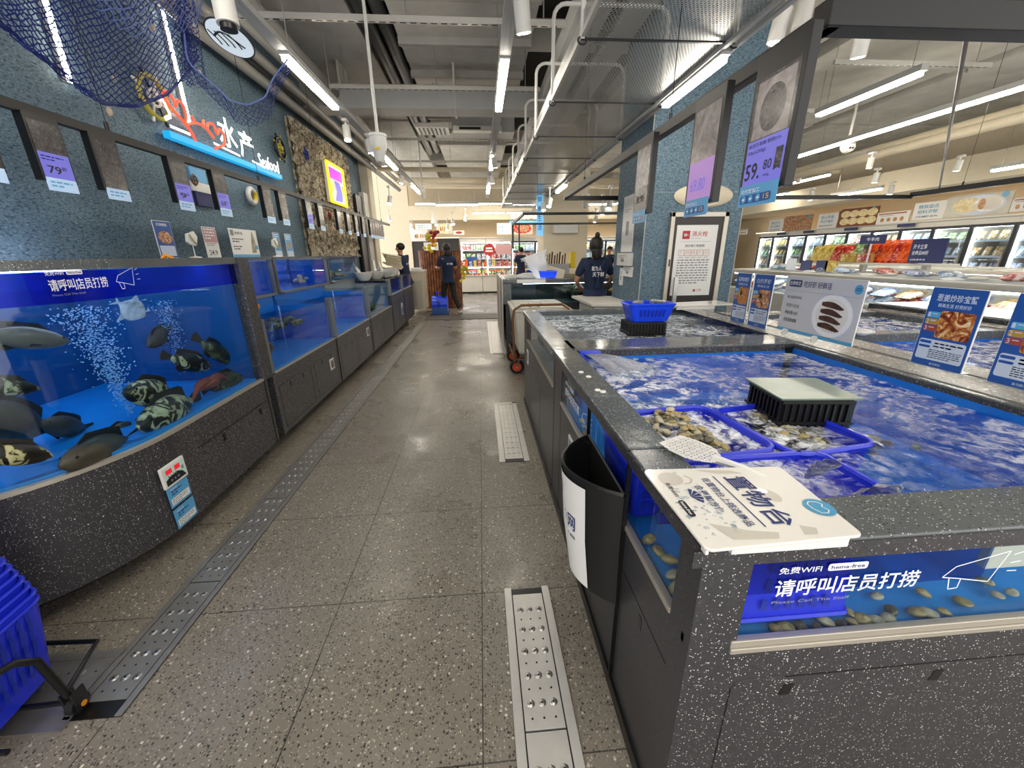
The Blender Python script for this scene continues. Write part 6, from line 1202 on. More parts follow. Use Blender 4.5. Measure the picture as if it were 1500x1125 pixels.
r = thing('staff_counter', 'cream staff counter beside the man in navy', 'counter', (-1.5, 9.3, 0)); MB().box(-1.72, -1.4, 9.98, 10.6, .1, 1.0).done('body', 'cream', r); MB().box(-1.75, -1.38, 9.96, 10.63, 1.0, 1.04).done('top', 'freezer_white', r); MB().box(-1.68, -1.45, 9.97, 9.98, .15, .8).done('door', 'alu', r)
MB().box(-1.68, -1.45, 10.0, 10.3, 1.04, 1.1).done('white_box', 'paper', label='white box on the staff counter', cat='box', bev=.01)
r = thing('cold_room_door', 'tall dark door leaf at the end of the blue wall', 'door', (-2.5, 9.5, 0)); MB().box(-2.55, -2.5, 9.05, 9.5, 0, 2.6).done('door_leaf', 'dark_door', r); MB().box(-2.56, -2.46, 9.5, 9.85, 0, 2.7).done('side_panel', 'strut', r)
# bamboo clad round counter
r = thing('bamboo_column', 'round counter clad in upright brown bamboo poles', 'counter', (-1.1, 11.4, 0))
MB().cyl((-1.1, 11.4, 0), (-1.1, 11.4, 1.5), .5, n=40).done('core', 'dark_door', r)
for i in range(46):
    a = 2*pi*i/46
    if sin(a) < .35:
        x, y = -1.1+.53*cos(a), 11.4+.53*sin(a); MB().cyl((x, y, .02), (x, y, 1.5+.02*sin(i*5)), .036, n=8).done('bamboo_pole', 'bamboo', r, smooth=True)
for i, (x, z, c) in enumerate(((-1.32, 1.9, 'wheel_yellow'), (-1.2, 1.75, 'orange'), (-1.26, 1.6, 'yellow'), (-1.15, 1.95, 'star_red'), (-.45, 1.05, 'wheel_yellow'), (-.42, .9, 'yellow'))):
    m = MB(); R = random.Random(i)
    for k in range(7): m.ell((x+R.gauss(0, .05), 10.8+R.gauss(0, .03), z+R.gauss(0, .08)), .05, .03, .045, 7, 5)
    m.done('hanging_garland', c, label='string of hanging yellow and red decorations by the bamboo counter', cat='decoration', group='hanging decorations by the bamboo counter', smooth=True)
# blue floor blower
r = thing('floor_blower', 'blue floor drying fan standing by the walking woman', 'floor fan', (-1.02, 9.85, 0)); T = Matrix.Translation((-1.02, 9.85, .02))
MB().cyl((-1.2, 9.85, .25), (-.84, 9.85, .25), .2, n=28).done('housing', 'basket_bright', r, smooth=True); MB().box(-1.2, -.84, 9.6, 9.86, .03, .2).done('outlet', 'poster_blue', r, bev=.01)
MB().tube([(-1.1, 9.85, .44), (-1.1, 9.82, .53), (-.94, 9.82, .53), (-.94, 9.85, .44)], .018, 8).done('handle', 'basket_bright', r, smooth=True); MB().box(-1.24, -.8, 9.6, 10.05, .012, .04).done('base', 'sign_navy', r); MB().tube([(-1.08, 9.64, .36), (-1.02, 9.63, .3), (-1.05, 9.6, .15)], .01, 6).done('cord', 'black', r)
# ================================================================ PEOPLE
def skinmesh(chains, name, mat, par, sub=1, T=None, smooth=True):
    me = bpy.data.meshes.new(name); V = []; E = []; RD = []; ix = {}
    for ch in chains:
        pv = None
        for p, rr in ch:
            k = tuple(round(c, 4) for c in p)
            if k not in ix: ix[k] = len(V); V.append(Vector(p)); RD.append(rr)
            if pv is not None and pv != ix[k]: E.append((pv, ix[k]))
            pv = ix[k]
    if T: V = [T @ v for v in V]
    L = WL[par.name]; me.from_pydata([v-L for v in V], E, []); ob = bpy.data.objects.new(name, me); COL.objects.link(ob)
    bpy.context.view_layer.objects.active = ob
    md = ob.modifiers.new('s', 'SKIN'); md.use_smooth_shade = True
    if not me.skin_vertices: 
        import bmesh
        b = bmesh.new(); b.from_mesh(me); b.verts.layers.skin.verify(); b.to_mesh(me); b.free()
    for i, s in enumerate(me.skin_vertices[0].data):
        rr = RD[i]; s.radius = rr if isinstance(rr, tuple) else (rr, rr); s.use_root = (i == 0)
    m2 = ob.modifiers.new('u', 'SUBSURF'); m2.levels = sub; m2.render_levels = sub
    bpy.context.view_layer.update()
    nm = bpy.data.meshes.new_from_object(ob.evaluated_get(bpy.context.evaluated_depsgraph_get()))
    bpy.data.objects.remove(ob); nm.name = name; nm.materials.clear(); nm.materials.append(M[mat])
    for p in nm.polygons: p.use_smooth = True
    o = bpy.data.objects.new(name, nm); COL.objects.link(o); o.parent = par; WL[o.name] = L; return o
def person(loc, face, h, lab, armL, armR, legL, legR, hair='short', apron=False, lean=0.):
    """local frame: facing +Y, x to the person's right; arms/legs = joint lists (local metres for a 1.65 m figure)"""
    T = Matrix.Translation(loc) @ Matrix.Rotation(face, 4, 'Z') @ Matrix.Scale(h/1.65, 4)
    r = thing('person', lab, 'person', loc); k = h/1.65
    pel = (0, 0, .9); wst = (0, lean*.3, 1.05); ch = (0, lean*.7, 1.24); nk = (0, lean, 1.39); hb = (0, lean+.01, 1.47); hc = (0, lean+.02, 1.54); ht = (0, lean+.015, 1.6)
    rr = lambda a: a*k
    body = [[(pel, (rr(.1), rr(.08))), (wst, (rr(.085), rr(.065))), (ch, (rr(.105), rr(.07))), (nk, rr(.05)), (hb, rr(.062)), (hc, (rr(.075), rr(.09))), (ht, (rr(.06), rr(.075)))]]
    for s, a in ((-1, armL), (1, armR)):
        sh_ = (s*.165, lean*.9, 1.34); body.append([(ch, rr(.08)), (sh_, rr(.05)), (a[0], rr(.038)), (a[1], rr(.024))])
    for s, g in ((-1, legL), (1, legR)): body.append([(pel, rr(.08)), ((s*.09, 0, .84), rr(.065)), (g[0], rr(.05)), (g[1], rr(.036))])
    skinmesh(body, 'body', 'skin', r, 1, T)
    for s, a in ((-1, armL), (1, armR)):
        wr = Vector(a[1]); el = Vector(a[0]); d = (wr-el).normalized(); sd = d.cross(Vector((0, 0, 1))); sd = sd.normalized() if sd.length > .2 else Vector((1, 0, 0)); dn = sd.cross(d)
        pm = wr+d*.05; chs = [[(tuple(wr), rr(.022)), (tuple(pm), (rr(.034), rr(.018)))]]
        for i, (off, ln) in enumerate(((-.028, .062), (-.01, .072), (.009, .067), (.027, .052))):
            b = wr+d*.085+sd*off; chs.append([(tuple(pm), rr(.02)), (tuple(b), rr(.0095)), (tuple(b+d*ln*.55+dn*-.012), rr(.0085)), (tuple(b+d*ln+dn*-.032), rr(.0075))])
        th = wr+d*.03+sd*(-.03*s); chs.append([(tuple(pm), rr(.02)), (tuple(th), rr(.012)), (tuple(th+d*.03+sd*(-.025*s)-dn*.01), rr(.0095)), (tuple(th+d*.055+sd*(-.03*s)-dn*.02), rr(.008))])
        skinmesh(chs, 'hand', 'skin', r, 1, T)
    top = [[(pel, (rr(.155), rr(.118))), (wst, (rr(.145), rr(.11))), (ch, (rr(.165), rr(.112))), ((0, lean*.95, 1.36), rr(.085))], [(pel, rr(.15)), ((0, 0, .8), (rr(.16), rr(.12)))]]
    for s, a in ((-1, armL), (1, armR)):
        sh_ = Vector((s*.165, lean*.9, 1.34)); q = sh_.lerp(Vector(a[0]), .85); top.append([(ch, rr(.14)), (tuple(sh_), rr(.07)), (tuple(q), rr(.06))])
    skinmesh(top, 'shirt', 'navy', r, 1, T)
    for s, g in ((-1, legL), (1, legR)):
        kn, an = Vector(g[0]), Vector(g[1]); skinmesh([[((s*.09, 0, .86), rr(.1)), (tuple(kn), rr(.075)), (tuple(kn.lerp(an, .92)), rr(.06))]], 'trouser_leg', 'trousers', r, 1, T)
        MB().ell((an.x, an.y+.05, max(an.z-.045, .035)), .045, .125, .045, 12, 8, T).done('shoe', 'shoe_white', r, smooth=True)
    hm = MB(); hy = lean+.0
    if hair == 'long':
        hm.ell((0, hy-.012, 1.555), .092, .108, .108, 16, 10, T).ell((0, hy-.05, 1.45), .085, .065, .12, 14, 9, T)
    elif hair == 'bun':
        hm.ell((0, hy-.012, 1.56), .095, .11, .11, 16, 10, T).ell((0, hy-.04, 1.68), .035, .04, .04, 10, 7, T).ell((0, hy-.06, 1.46), .075, .05, .1, 12, 8, T)
    else: hm.ell((0, hy-.015, 1.575), .09, .105, .085, 16, 10, T)
    hm.done('hair', 'hair', r, smooth=True)
    MB().ell((0, hy+.112, 1.52), .012, .02, .02, 8, 6, T).done('nose', 'skin', r, smooth=True)
    for s in (-1, 1): MB().ell((s*.032, hy+.098, 1.548), .011, .006, .007, 8, 5, T).done('eye', 'black', r); MB().ell((s*.086, hy+.01, 1.53), .01, .02, .03, 8, 6, T).done('ear', 'skin', r, smooth=True)
    MB().ell((0, hy+.1, 1.482), .024, .006, .006, 8, 5, T).done('mouth', 'star_red', r)
    if apron:
        P = []
        for i in range(15): a = radians(200+140*i/14); P.append((.172*cos(a), .15*sin(a)*1.0+.0))
        m = MB(); m.v = [T @ Vector((x, y-.008, z)) for z in (.45, .7, .98) for x, y in [(px_*(1.12 if z < .5 else 1.03), py_*(1.1 if z < .9 else .98)) for px_, py_ in P]]; m.f = [(j*15+i, j*15+i+1, (j+1)*15+i+1, (j+1)*15+i) for j in range(2) for i in range(14)]
        m.done('apron', 'apron_navy', r, smooth=2); MB().tube([T @ Vector((x, y-.02, z)) for x, y, z in ((-.08, -.13, 1.36), (-.02, -.14, 1.2), (.02, -.14, 1.0))], .012, 6).tube([T @ Vector((x, y-.02, z)) for x, y, z in ((.08, -.13, 1.36), (.02, -.14, 1.2), (-.02, -.14, 1.0))], .012, 6).done('apron_straps', 'apron_navy', r)
    s = Sheet(r, T @ Vector((-.1, lean*.7-(.178 if apron else .15), 1.14)), T.to_3x3() @ Vector((1, 0, 0)), T.to_3x3() @ Vector((0, -.0, 1)))
    if apron: s.text('敢为人', .005, .085, .06, 'ink_white', .13, bold=.008); s.text('天下鲜', .02, .012, .06, 'ink_white', .15, bold=.008)
    else: s.text('天下鲜', .02, .03, .05, 'ink_white', .15, bold=.008)
    s.end(); return r
person((1.5, 5.25, 0), .0, 1.58, 'woman in navy t-shirt and apron with white characters, working by the blue pillar', ((-.25, .02, 1.1), (-.16, .2, 1.0)), ((.27, .04, 1.12), (.3, .25, 1.05)), ((-.09, .0, .48), (-.09, 0, .09)), ((.09, .0, .48), (.09, 0, .09)), 'bun', True)
person((-.78, 9.75, 0), .5, 1.64, 'woman in a navy t-shirt and dark trousers walking away in the aisle', ((-.24, .02, 1.08), (-.2, .2, 1.12)), ((.22, .0, 1.08), (.12, .2, 1.14)), ((-.09, .12, .48), (-.1, .1, .09)), ((.1, -.06, .48), (.13, -.34, .12)), 'long')
person((-1.74, 9.62, 0), 1.15, 1.66, 'man in a navy t-shirt bent over the left counter', ((-.22, .12, 1.12), (-.12, .36, 1.08)), ((.22, .12, 1.12), (.1, .38, 1.08)), ((-.09, .02, .48), (-.09, 0, .09)), ((.09, .02, .48), (.09, 0, .09)), 'short', False, .09)
person((1.35, 13.6, 0), .4, 1.6, 'small distant dark haired shopper beyond the middle display tank', ((-.22, .0, 1.1), (-.2, .1, .9)), ((.22, .0, 1.1), (.2, .1, .9)), ((-.09, .0, .48), (-.09, 0, .09)), ((.09, .0, .48), (.09, 0, .09)))
person((4.1, 12.8, 0), 2.4, 1.58, 'distant shopper whose head shows beside the apron wearing woman', ((-.22, .0, 1.1), (-.2, .1, .9)), ((.22, .0, 1.1), (.2, .1, .9)), ((-.09, .0, .48), (-.09, 0, .09)), ((.09, .0, .48), (.09, 0, .09)))
# ================================================================ FREEZERS
packs = {}; FAR = {}
def pack(mt, loc, rot, sc, lab, grp, nm='food_pack'):
    if mt not in packs:
        R = []
        for t in range(7):
            u = -1+2*t/6; q = (1-abs(u)**4)*.9+.06; R.append([(.07*cx_*(1 if abs(cx_) < 2 else 1), .028*q*cy_, u*.1) for cx_, cy_ in ((-1, -.3), (-.6, -1), (.6, -1), (1, -.3), (1, .3), (.6, 1), (-.6, 1), (-1, .3))])
        o = MB().loft(R).done(nm, mt, loc=(0, 0, 0), smooth=True, label=lab, cat='food pack', group=grp); packs[mt] = o; o.location = loc; o.rotation_euler = rot; o.scale = sc if isinstance(sc, tuple) else (sc,)*3; return o
    return dup(packs[mt], loc, None, lab, grp, None, rot, sc)
def freezer(loc, rz, lab, grp, w=.74, seed=1, open_=False, stuff=False):
    r = thing('glass_door_freezer' if not open_ else 'open_chiller', lab, 'freezer', loc, None); r.rotation_euler = (0, 0, rz); W = Matrix.Translation(loc)
    B = lambda *a: MB().box(*a, W)
    m = MB().box(0, w, .0, .75, 0, .18, W).box(0, w, .0, .75, 1.84, 1.98, W).box(0, .02, .02, .75, .18, 1.84, W).box(w-.02, w, .02, .75, .18, 1.84, W).box(0, w, .73, .75, .18, 1.84, W); m.done('cabinet', 'freezer_white', r)
    for i in range(5): B(.02, w-.02, .08, .7, .24+.32*i, .26+.32*i).done('shelf', 'white_plastic', r); B(.02, w-.02, .07, .08, .23+.32*i, .275+.32*i).done('shelf_edge', 'poster_pale', r)
    B(.03, w-.03, .06, .09, 1.8, 1.83).done('lamp_strip', 'freezer_lamp', r); B(.03, .05, .05, .07, .22, 1.8).done('lamp_strip', 'freezer_lamp', r)
    if not open_:
        d = MB().box(0, w, -.03, .0, 1.8, 1.86, W).box(0, w, -.03, 0, .14, .2, W).box(0, .035, -.03, 0, .2, 1.8, W).box(w-.035, w, -.03, 0, .2, 1.8, W).done('door', 'dark_steel', r)
        B(.035, w-.035, -.02, -.012, .2, 1.8).done('door_glass', 'glass', d); B(w-.06, w-.045, -.06, -.03, .8, 1.3).done('handle', 'alu', d)
    Rr = random.Random(seed); Mw = Matrix.Translation(loc) @ Matrix.Rotation(rz, 4, 'Z')
    for i in range(5):
        c = Rr.choice(PK); c2 = Rr.choice(PK); n = 5
        if stuff:
            for k in range(n):
                T = Mw @ Matrix.Translation((.09+(w-.18)*k/(n-1), .16, .355+.32*i)) @ Matrix.Rotation(-.35, 4, 'X'); FAR.setdefault(c if k < 3 else c2, MB()).box(-.075, .075, -.03, .03, -.1, .1, T)
            continue
        if i == 0: continue
        n = 4
        for k in range(n):
            p = Mw @ Vector((.09+(w-.18)*k/(n-1), .16, .355+.32*i)); pack(c if k < 3 else c2, p, (-.35, 0, rz+Rr.uniform(-.2, .2)), (Rr.uniform(.8, 1), 1, Rr.uniform(.8, 1.1)), 'frozen food pack on the %s shelf of the %s' % (['lowest', 'second lowest', 'middle', 'second highest', 'top'][i], grp), 'packs on the %s shelf of the %s' % (['lowest', 'second lowest', 'middle', 'second highest', 'top'][i], grp))
    return r
ordn = ['farthest', 'second farthest', 'third farthest', 'fourth farthest', 'fifth farthest', 'sixth farthest', 'seventh farthest', 'eighth farthest', 'ninth farthest', 'tenth farthest', 'nearest']
for i in range(11):
    y = 14.87-.745*i  # faces -X : local +Y points to +X -> rz = -90
    freezer((10.5, y, 0), -pi/2, '%s glass door freezer along the right wall' % ordn[i], '%s right wall freezer' % ordn[i], .74, 20+i)
for i in range(9):
    x = 1.25+.95*i
    freezer((x, 16.3, 0), 0, '%s freezer from the left along the back wall' % ['first', 'second', 'third', 'fourth', 'fifth', 'sixth', 'seventh', 'eighth', 'ninth'][i], '%s back wall freezer' % ['first', 'second', 'third', 'fourth', 'fifth', 'sixth', 'seventh', 'eighth', 'ninth'][i], .94, 60+i, stuff=True)
for i in range(2):
    freezer((-.75+1.0*i, 16.3, 0), 0, ['left open chiller shelf behind the walking woman', 'right open chiller shelf facing the aisle'][i], ['left open chiller', 'right open chiller'][i], .99, 80+i, True, True)
v = []; f = []; mi = []
for q, (k, m) in enumerate(FAR.items()): n0 = len(v); v += m.v; f += [tuple(a+n0 for a in t) for t in m.f]; mi += [q]*len(m.f)
m = MB(); m.v = v; m.f = f; o = m.done('food_packs', list(FAR)[0], kind='stuff', label='rows of colourful packs filling the distant back wall shelves', cat='food packs')
for k in list(FAR)[1:]: o.data.materials.append(M[k])
for p_, q in zip(o.data.polygons, mi): p_.material_index = q
S('trim_2', MB().box(10.45, 11.3, 5.0, 13.6, 1.98, 2.02).box(-.8, 9.8, 16.25, 17.1, 1.98, 2.02), 'freezer_white')
MB().box(11.1, 11.14, 5, 16, 2.03, 2.05).done('cove_light', 'cove', label='warm light strip hidden behind the signs above the right freezers', cat='light strip'); MB().box(-2.5, 9.8, 17.3, 17.34, 2.03, 2.06).done('cove_light', 'cove', label='warm light strip above the back wall freezers', cat='light strip')
S('wall_back_lower', MB().box(-2.6, -.8, 16.3, 16.5, 0, 2.0), 'dark_door')
o = MB().box(-2.15, -1.6, 16.2, 16.29, .0, 1.85).done('notice_door', 'strut', label='pale grey door with a small notice behind the man in navy', cat='door'); MB().box(-2.0, -1.75, 16.195, 16.2, 1.4, 1.7).done('door_notice', 'paper', o)
# counters at the back
for i, (x0, x1) in enumerate(((-.95, .05), (.07, 1.15), (1.17, 2.2))):
    r = thing('food_counter', ['left cream food counter at the end of the aisle', 'middle cream food counter with trays at the end of the aisle', 'right cream food counter half hidden by the middle tank'][i], 'food counter', ((x0+x1)/2, 15.3, 0))
    MB().box(x0, x1, 15.0, 15.7, .06, .62).done('body', 'freezer_white', r, bev=.01); MB().box(x0, x1, 15.05, 15.7, 0, .06).done('plinth', 'black', r); MB().box(x0, x1, 14.98, 15.0, .6, .64).done('edge', 'alu', r); MB().box(x0, x1, 15.02, 15.7, .62, .66).done('top', 'white_plastic', r); MB().box(x0+.05, x1-.05, 15.0, 15.01, .66, .95).done('glass_front', 'glass', r); MB().box(x0, x1, 15.1, 15.7, .93, .96).done('upper_shelf', 'white_plastic', r)
    MB().box(x0+.05, x1-.05, 15.3, 15.32, .9, .925).done('lamp_strip', 'freezer_lamp', r)
    for j in range(6):
        for q in range(2): MB().box(x0+.08+.15*j, x0+.2+.15*j, 15.1+.25*q, 15.28+.25*q, .66+.12*q, .72+.12*q).done('food_tray', ['pack_red', 'pack_orange', 'pack_yellow', 'food_dish'][(i+j+q) % 4], label='tray of food on the cream counters at the end of the aisle', cat='food tray', group='trays of food on the end counters')
    for j in range(6): MB().box(x0+.06+.16*j, x0+.17+.16*j, 15.2, 15.3, .96, 1.14+.04*(j % 3)).done('food_box', ['pack_red', 'pack_3', 'pack_orange', 'pack_0', 'pack_yellow', 'pack_3'][(i*2+j) % 6], label='bright food box on top of the end counters', cat='food box', group='food boxes on top of the end counters')
# island freezers
def island(x0, x1, y0, y1, lab):
    r = thing('island_freezer', lab, 'island freezer', ((x0+x1)/2, (y0+y1)/2, 0))
    MB().box(x0, x1, y0, y1, .08, .8).done('body', 'freezer_white', r, bev=.02); MB().box(x0+.05, x1-.05, y0+.05, y1-.05, 0, .08).done('plinth', 'black', r)
    MB().box(x0-.02, x1+.02, y0, y0+.1, 1.04, 1.1).box(x0-.02, x1+.02, y1-.1, y1, 1.04, 1.1).box(x0-.02, x0+.08, y0, y1, 1.04, 1.1).box(x1-.08, x1+.02, y0, y1, 1.04, 1.1).box((x0+x1)/2-.04, (x0+x1)/2+.04, y0, y1, 1.05, 1.1).done('top_rail', 'freezer_white', r, bev=.015)
    MB().box(x0, x0+.012, y0+.03, y1-.03, .8, 1.04).box(x0, x1, y0+.03, y0+.042, .8, 1.04).box(x0, x1, y1-.04, y1-.03, .8, 1.04).done('side_glass', 'glass', r); MB().box(x0+.08, x1-.08, y0+.1, y1-.1, 1.06, 1.07).done('sliding_lid', 'glass', r)
    for y in (y0+.02, (y0+y1)/2, y1-.06): MB().box(x0-.005, x0+.04, y, y+.05, .8, 1.04).done('corner_post', 'freezer_white', r)
    MB().box(x0+.05, x0+.07, y0+.1, y1-.1, 1.02, 1.04).done('lamp_strip', 'freezer_lamp', r)
    for k in range(int((y1-y0)/.9)):
        for u in (.02, .3): MB().ell((x0+.3+u, y0+.5+.9*k, 1.1), .05, .1, .02, 12, 6).done('lid_grip', 'freezer_white', r, smooth=True)
    return r
island(4.4, 5.7, 2.3, 6.9, 'long cream island freezer just beyond the seafood tanks'); island(6.9, 8.2, 2.3, 9.0, 'second island freezer nearer the glass doors')
R = random.Random(31)
for i in range(30): pack(['pack_red', 'pack_3', 'pack_0', 'pack_red', 'pack_4'][i % 5], (4.55+.16*(i % 2), 2.5+.14*i, .86), (1.3, 0, 1.57+R.uniform(-.2, .2)), 1.15, 'wrapped meat pack inside the glass side of the first island freezer', 'meat packs in the first island freezer')
for i in range(16): pack(['pack_0', 'pack_4', 'pack_1'][i % 3], (4.56, 2.5+.28*i, .93), (1.3, 0, 1.57+R.uniform(-.2, .2)), 1.2, 'pale pack lying on top in the first island freezer', 'pale packs in the first island freezer')
for i in range(10): pack(['pack_0', 'pack_4', 'pack_3'][i % 3], (4.9+.08*(i % 3), 2.6+.42*i, 1.13), (1.45, 0, R.uniform(0, 3)), 1.3, 'pack lying on the lids of the first island freezer', 'packs on the island freezer lids')
r = thing('display_shelf', 'white raised shelf over the island freezer holding bright packs', 'shelf', (5.3, 5.3, 1.1)); YA = aX(1183, 384, 5.2).y; YB = aX(1378, 386, 5.2).y
MB().box(5.1, 5.45, YB, YA, 1.2, 1.225).done('shelf_top', 'freezer_white', r, bev=.005)
for y in (YB+.15, YB+(YA-YB)*.5, YA-.3): MB().box(5.22, 5.28, y, y+.06, 1.1, 1.2).done('post', 'freezer_white', r)
def row(x0, x1, n, mt, lab, grp, sc=1.25, z=1.33):
    for k in range(n):
        t = (k+.5)/n; y = aX(x0+(x1-x0)*t, 370, 5.2).y; pack(mt[k % len(mt)], (5.22+.07*(k % 2), y, z+.02*(k % 2)), (-.3, 0, -pi/2+random.uniform(-.15, .15)), sc, lab, grp)
row(1192, 1224, 6, ['pack_yellow', 'pack_5'], 'yellow food packet on the raised shelf', 'yellow packets on the raised shelf'); row(1222, 1246, 4, ['pack_red', 'pack_2'], 'red and green packet on the raised shelf beside the yellow ones', 'red and green packets on the raised shelf', 1.3); row(1276, 1334, 12, ['pack_orange', 'pack_orange', 'pack_red'], 'bright orange packet on the raised shelf', 'orange packets on the raised shelf', 1.45, 1.345)
for i, (x, t) in enumerate(((1238, 'left small framed food box on the raised shelf'), (1262, 'right small framed food box on the raised shelf'))):
    a = aX(x-6, 380, 5.12).y; b = aX(x+17, 380, 5.12).y; o = MB().box(5.1, 5.13, b, a, 1.225, 1.34).done('food_box', 'tag_gold', label=t, cat='food box'); sh = Sheet(o, (5.1, a, 1.225), (0, -1, 0), (0, 0, 1)); sh.rect(.015, .012, a-b-.015, .1, 'pack_3' if i else 'pack_5', 'box_picture'); sh.end()
def navysign(xa, xb, z0, z1, lab, txt, X=5.08):
    a = aX(xa, 370, X).y; b = aX(xb, 370, X).y; o = MB().box(X, X+.015, b, a, z0, z1).done('shelf_sign', 'sign_navy', label=lab, cat='sign', bev=.003); w = a-b; sh = Sheet(o, (X, a, z0), (0, -1, 0), (0, 0, 1))
    for (t, u, v, h, ww) in txt: sh.text(t, u*w, v*(z1-z0), h*(z1-z0), 'ink_white', ww*w, bold=.008)
    sh.end()
navysign(1255, 1292, 1.46, 1.57, 'small navy sign with three white characters above the raised shelf', [('牛羊肉', .28, .3, .42, .48)]); MB().box(5.085, 5.095, aX(1272, 370, 5.08).y-.01, aX(1272, 370, 5.08).y+.01, 1.225, 1.47).done('sign_post', 'white_plastic', label='thin post holding the small navy sign', cat='post')
navysign(1332, 1384, 1.235, 1.5, 'larger navy sign with white characters at the right end of the raised shelf', [('开卡立享', .08, .58, .2, .4), ('全商品88折', .08, .34, .18, .48), ('扫码享更多', .08, .1, .08, .45)])
for i, (x, z, c, t) in enumerate(((1158, 1.17, 'paper', 'white price card on the island freezer behind the first posters'), (1180, 1.15, 'sign_navy', 'dark navy card on the island freezer lid'), (1203, 1.15, 'sign_navy', 'small violet blue card under the raised shelf'), (1217, 1.15, 'pack_yellow', 'small card with a food picture under the raised shelf'))):
    y = aX(x, 390, 4.9).y; MB().box(4.9, 4.91, y-.1, y+.1, 1.1, z+.1).done('shelf_card', c, label=t, cat='card')
# food signs above the right freezers
def foodsign(xa, xb, za, zb, lab, l1, l2, en, pic, X=10.42):
    a = aX(xa, 320, X).y; b = aX(xb, 320, X).y; w = a-b; h = zb-za; r = thing('food_sign', lab, 'sign', (X, (a+b)/2, za)); q = w*.38
    MB().box(X, X+.03, a-q-.02, a, za, zb-.04).done('white_panel', 'paper', r, bev=.004); m = MB(); P = [(a-q+.02, za), (a-q-.0, za+h*.5), (a-q+.02, zb-.04), (a-q-.1, zb+.02), (b, zb), (b, za)]
    m.v = [(X-.004, y, z) for y, z in P]+[(X+.028, y, z) for y, z in P]; n = len(P); m.f = [tuple(range(n)), tuple(reversed(range(n, 2*n)))]+[((i+1) % n, i, n+i, n+(i+1) % n) for i in range(n)]; m.done('picture_panel', pic[0], r)
    sh = Sheet(r, (X, a, za), (0, -1, 0), (0, 0, 1)); sh.text(l1, q*.15, h*.58, h*.2, 'logo_blue', q*.62, bold=.008); sh.text(l2, q*.15, h*.32, h*.2, 'logo_blue', q*.62, bold=.008); sh.text(en, q*.12, h*.12, h*.1, 'ink_blue', q*.68, bold=.008)
    if pic[1] == 'bun':
        sh.disc(w*.7, h*.5, w*.26, 'poster_pale', 'plate', .006, h*.46); sh.disc(w*.6, h*.52, w*.15, 'pic_bun', 'bun', .007, h*.36); sh.disc(w*.8, h*.52, w*.14, 'board_fig', 'bun', .0075, h*.36); sh.disc(w*.74, h*.52, w*.035, 'food_dish', 'filling', .008, h*.26)
    elif pic[1] == 'dumplings':
        for i in range(8): sh.disc(w*(.5+.14*(i % 4)), h*(.3+.42*(i//4)), w*.08, 'pic_bun', 'dumpling', .006+.0005*i, h*.2)
    else: sh.disc(w*.7, h*.5, w*.22, 'food_noodle', 'dish', .006, h*.34)
    sh.disc(w*.93, h*.88, w*.03, 'poster_sky', 'badge', .009); sh.end()
foodsign(1128, 1190, 2.0, 2.45, 'leftmost food sign above the right freezers, with a noodle picture', '遛吃主食', '快乐囤味', 'STAPLE', ('food_noodle', 'n'))
foodsign(1199, 1284, 2.0, 2.46, 'food sign with round dumplings reading breakfast', '安心早餐', '每天不重样', 'BREAKFAST', ('wood_bamboo', 'dumplings'))
foodsign(1335, 1473, 2.03, 2.45, 'largest food sign showing a steamed bun on a plate', '精致面点', '馅料浓郁', 'STEAMED BUN', ('bin_dirty', 'bun'))
def card(xa, xb, za, zb, lab, X=10.43, sd=1):
    a = aX(xa, 320, X).y; b = aX(xb, 320, X).y; o = MB().box(X, X+.02, b, a, za, zb).done('wall_card', 'paper', label=lab, cat='sign', bev=.004); sh = Sheet(o, (X, a, za), (0, -1, 0), (0, 0, 1)); w = a-b; h = zb-za; sh.rect(w*.05, h*.8, w*.9, h*.9, 'tag_red'); 
    for i in range(4): sh.disc(w*(.2+.2*i), h*.35, w*.06, 'food_dish', 'picture', .002, h*.18)
    sh.para(w*.1, h*.68, w*.7, 1, h*.08, 'ink_black', sd); sh.end()
card(1284, 1331, 2.0, 2.28, 'white card with food pictures between the dumpling and bun signs'); card(1474, 1530, 2.05, 2.3, 'white card with food pictures right of the steamed bun sign', sd=3); card(1083, 1098, 2.0, 2.2, 'small white card beside the pillar above the freezers', sd=5)
for i, x in enumerate((1145, 1184, 1245, 1324)):
    y = aX(x, 340, 10.44).y; MB().box(10.43, 10.45, y-.2, y+.2, 1.9, 1.97).done('name_plate', 'sign_navy', label='small navy name plate over the freezer doors, one of four alike', cat='name plate', group='navy name plates over the freezer doors')
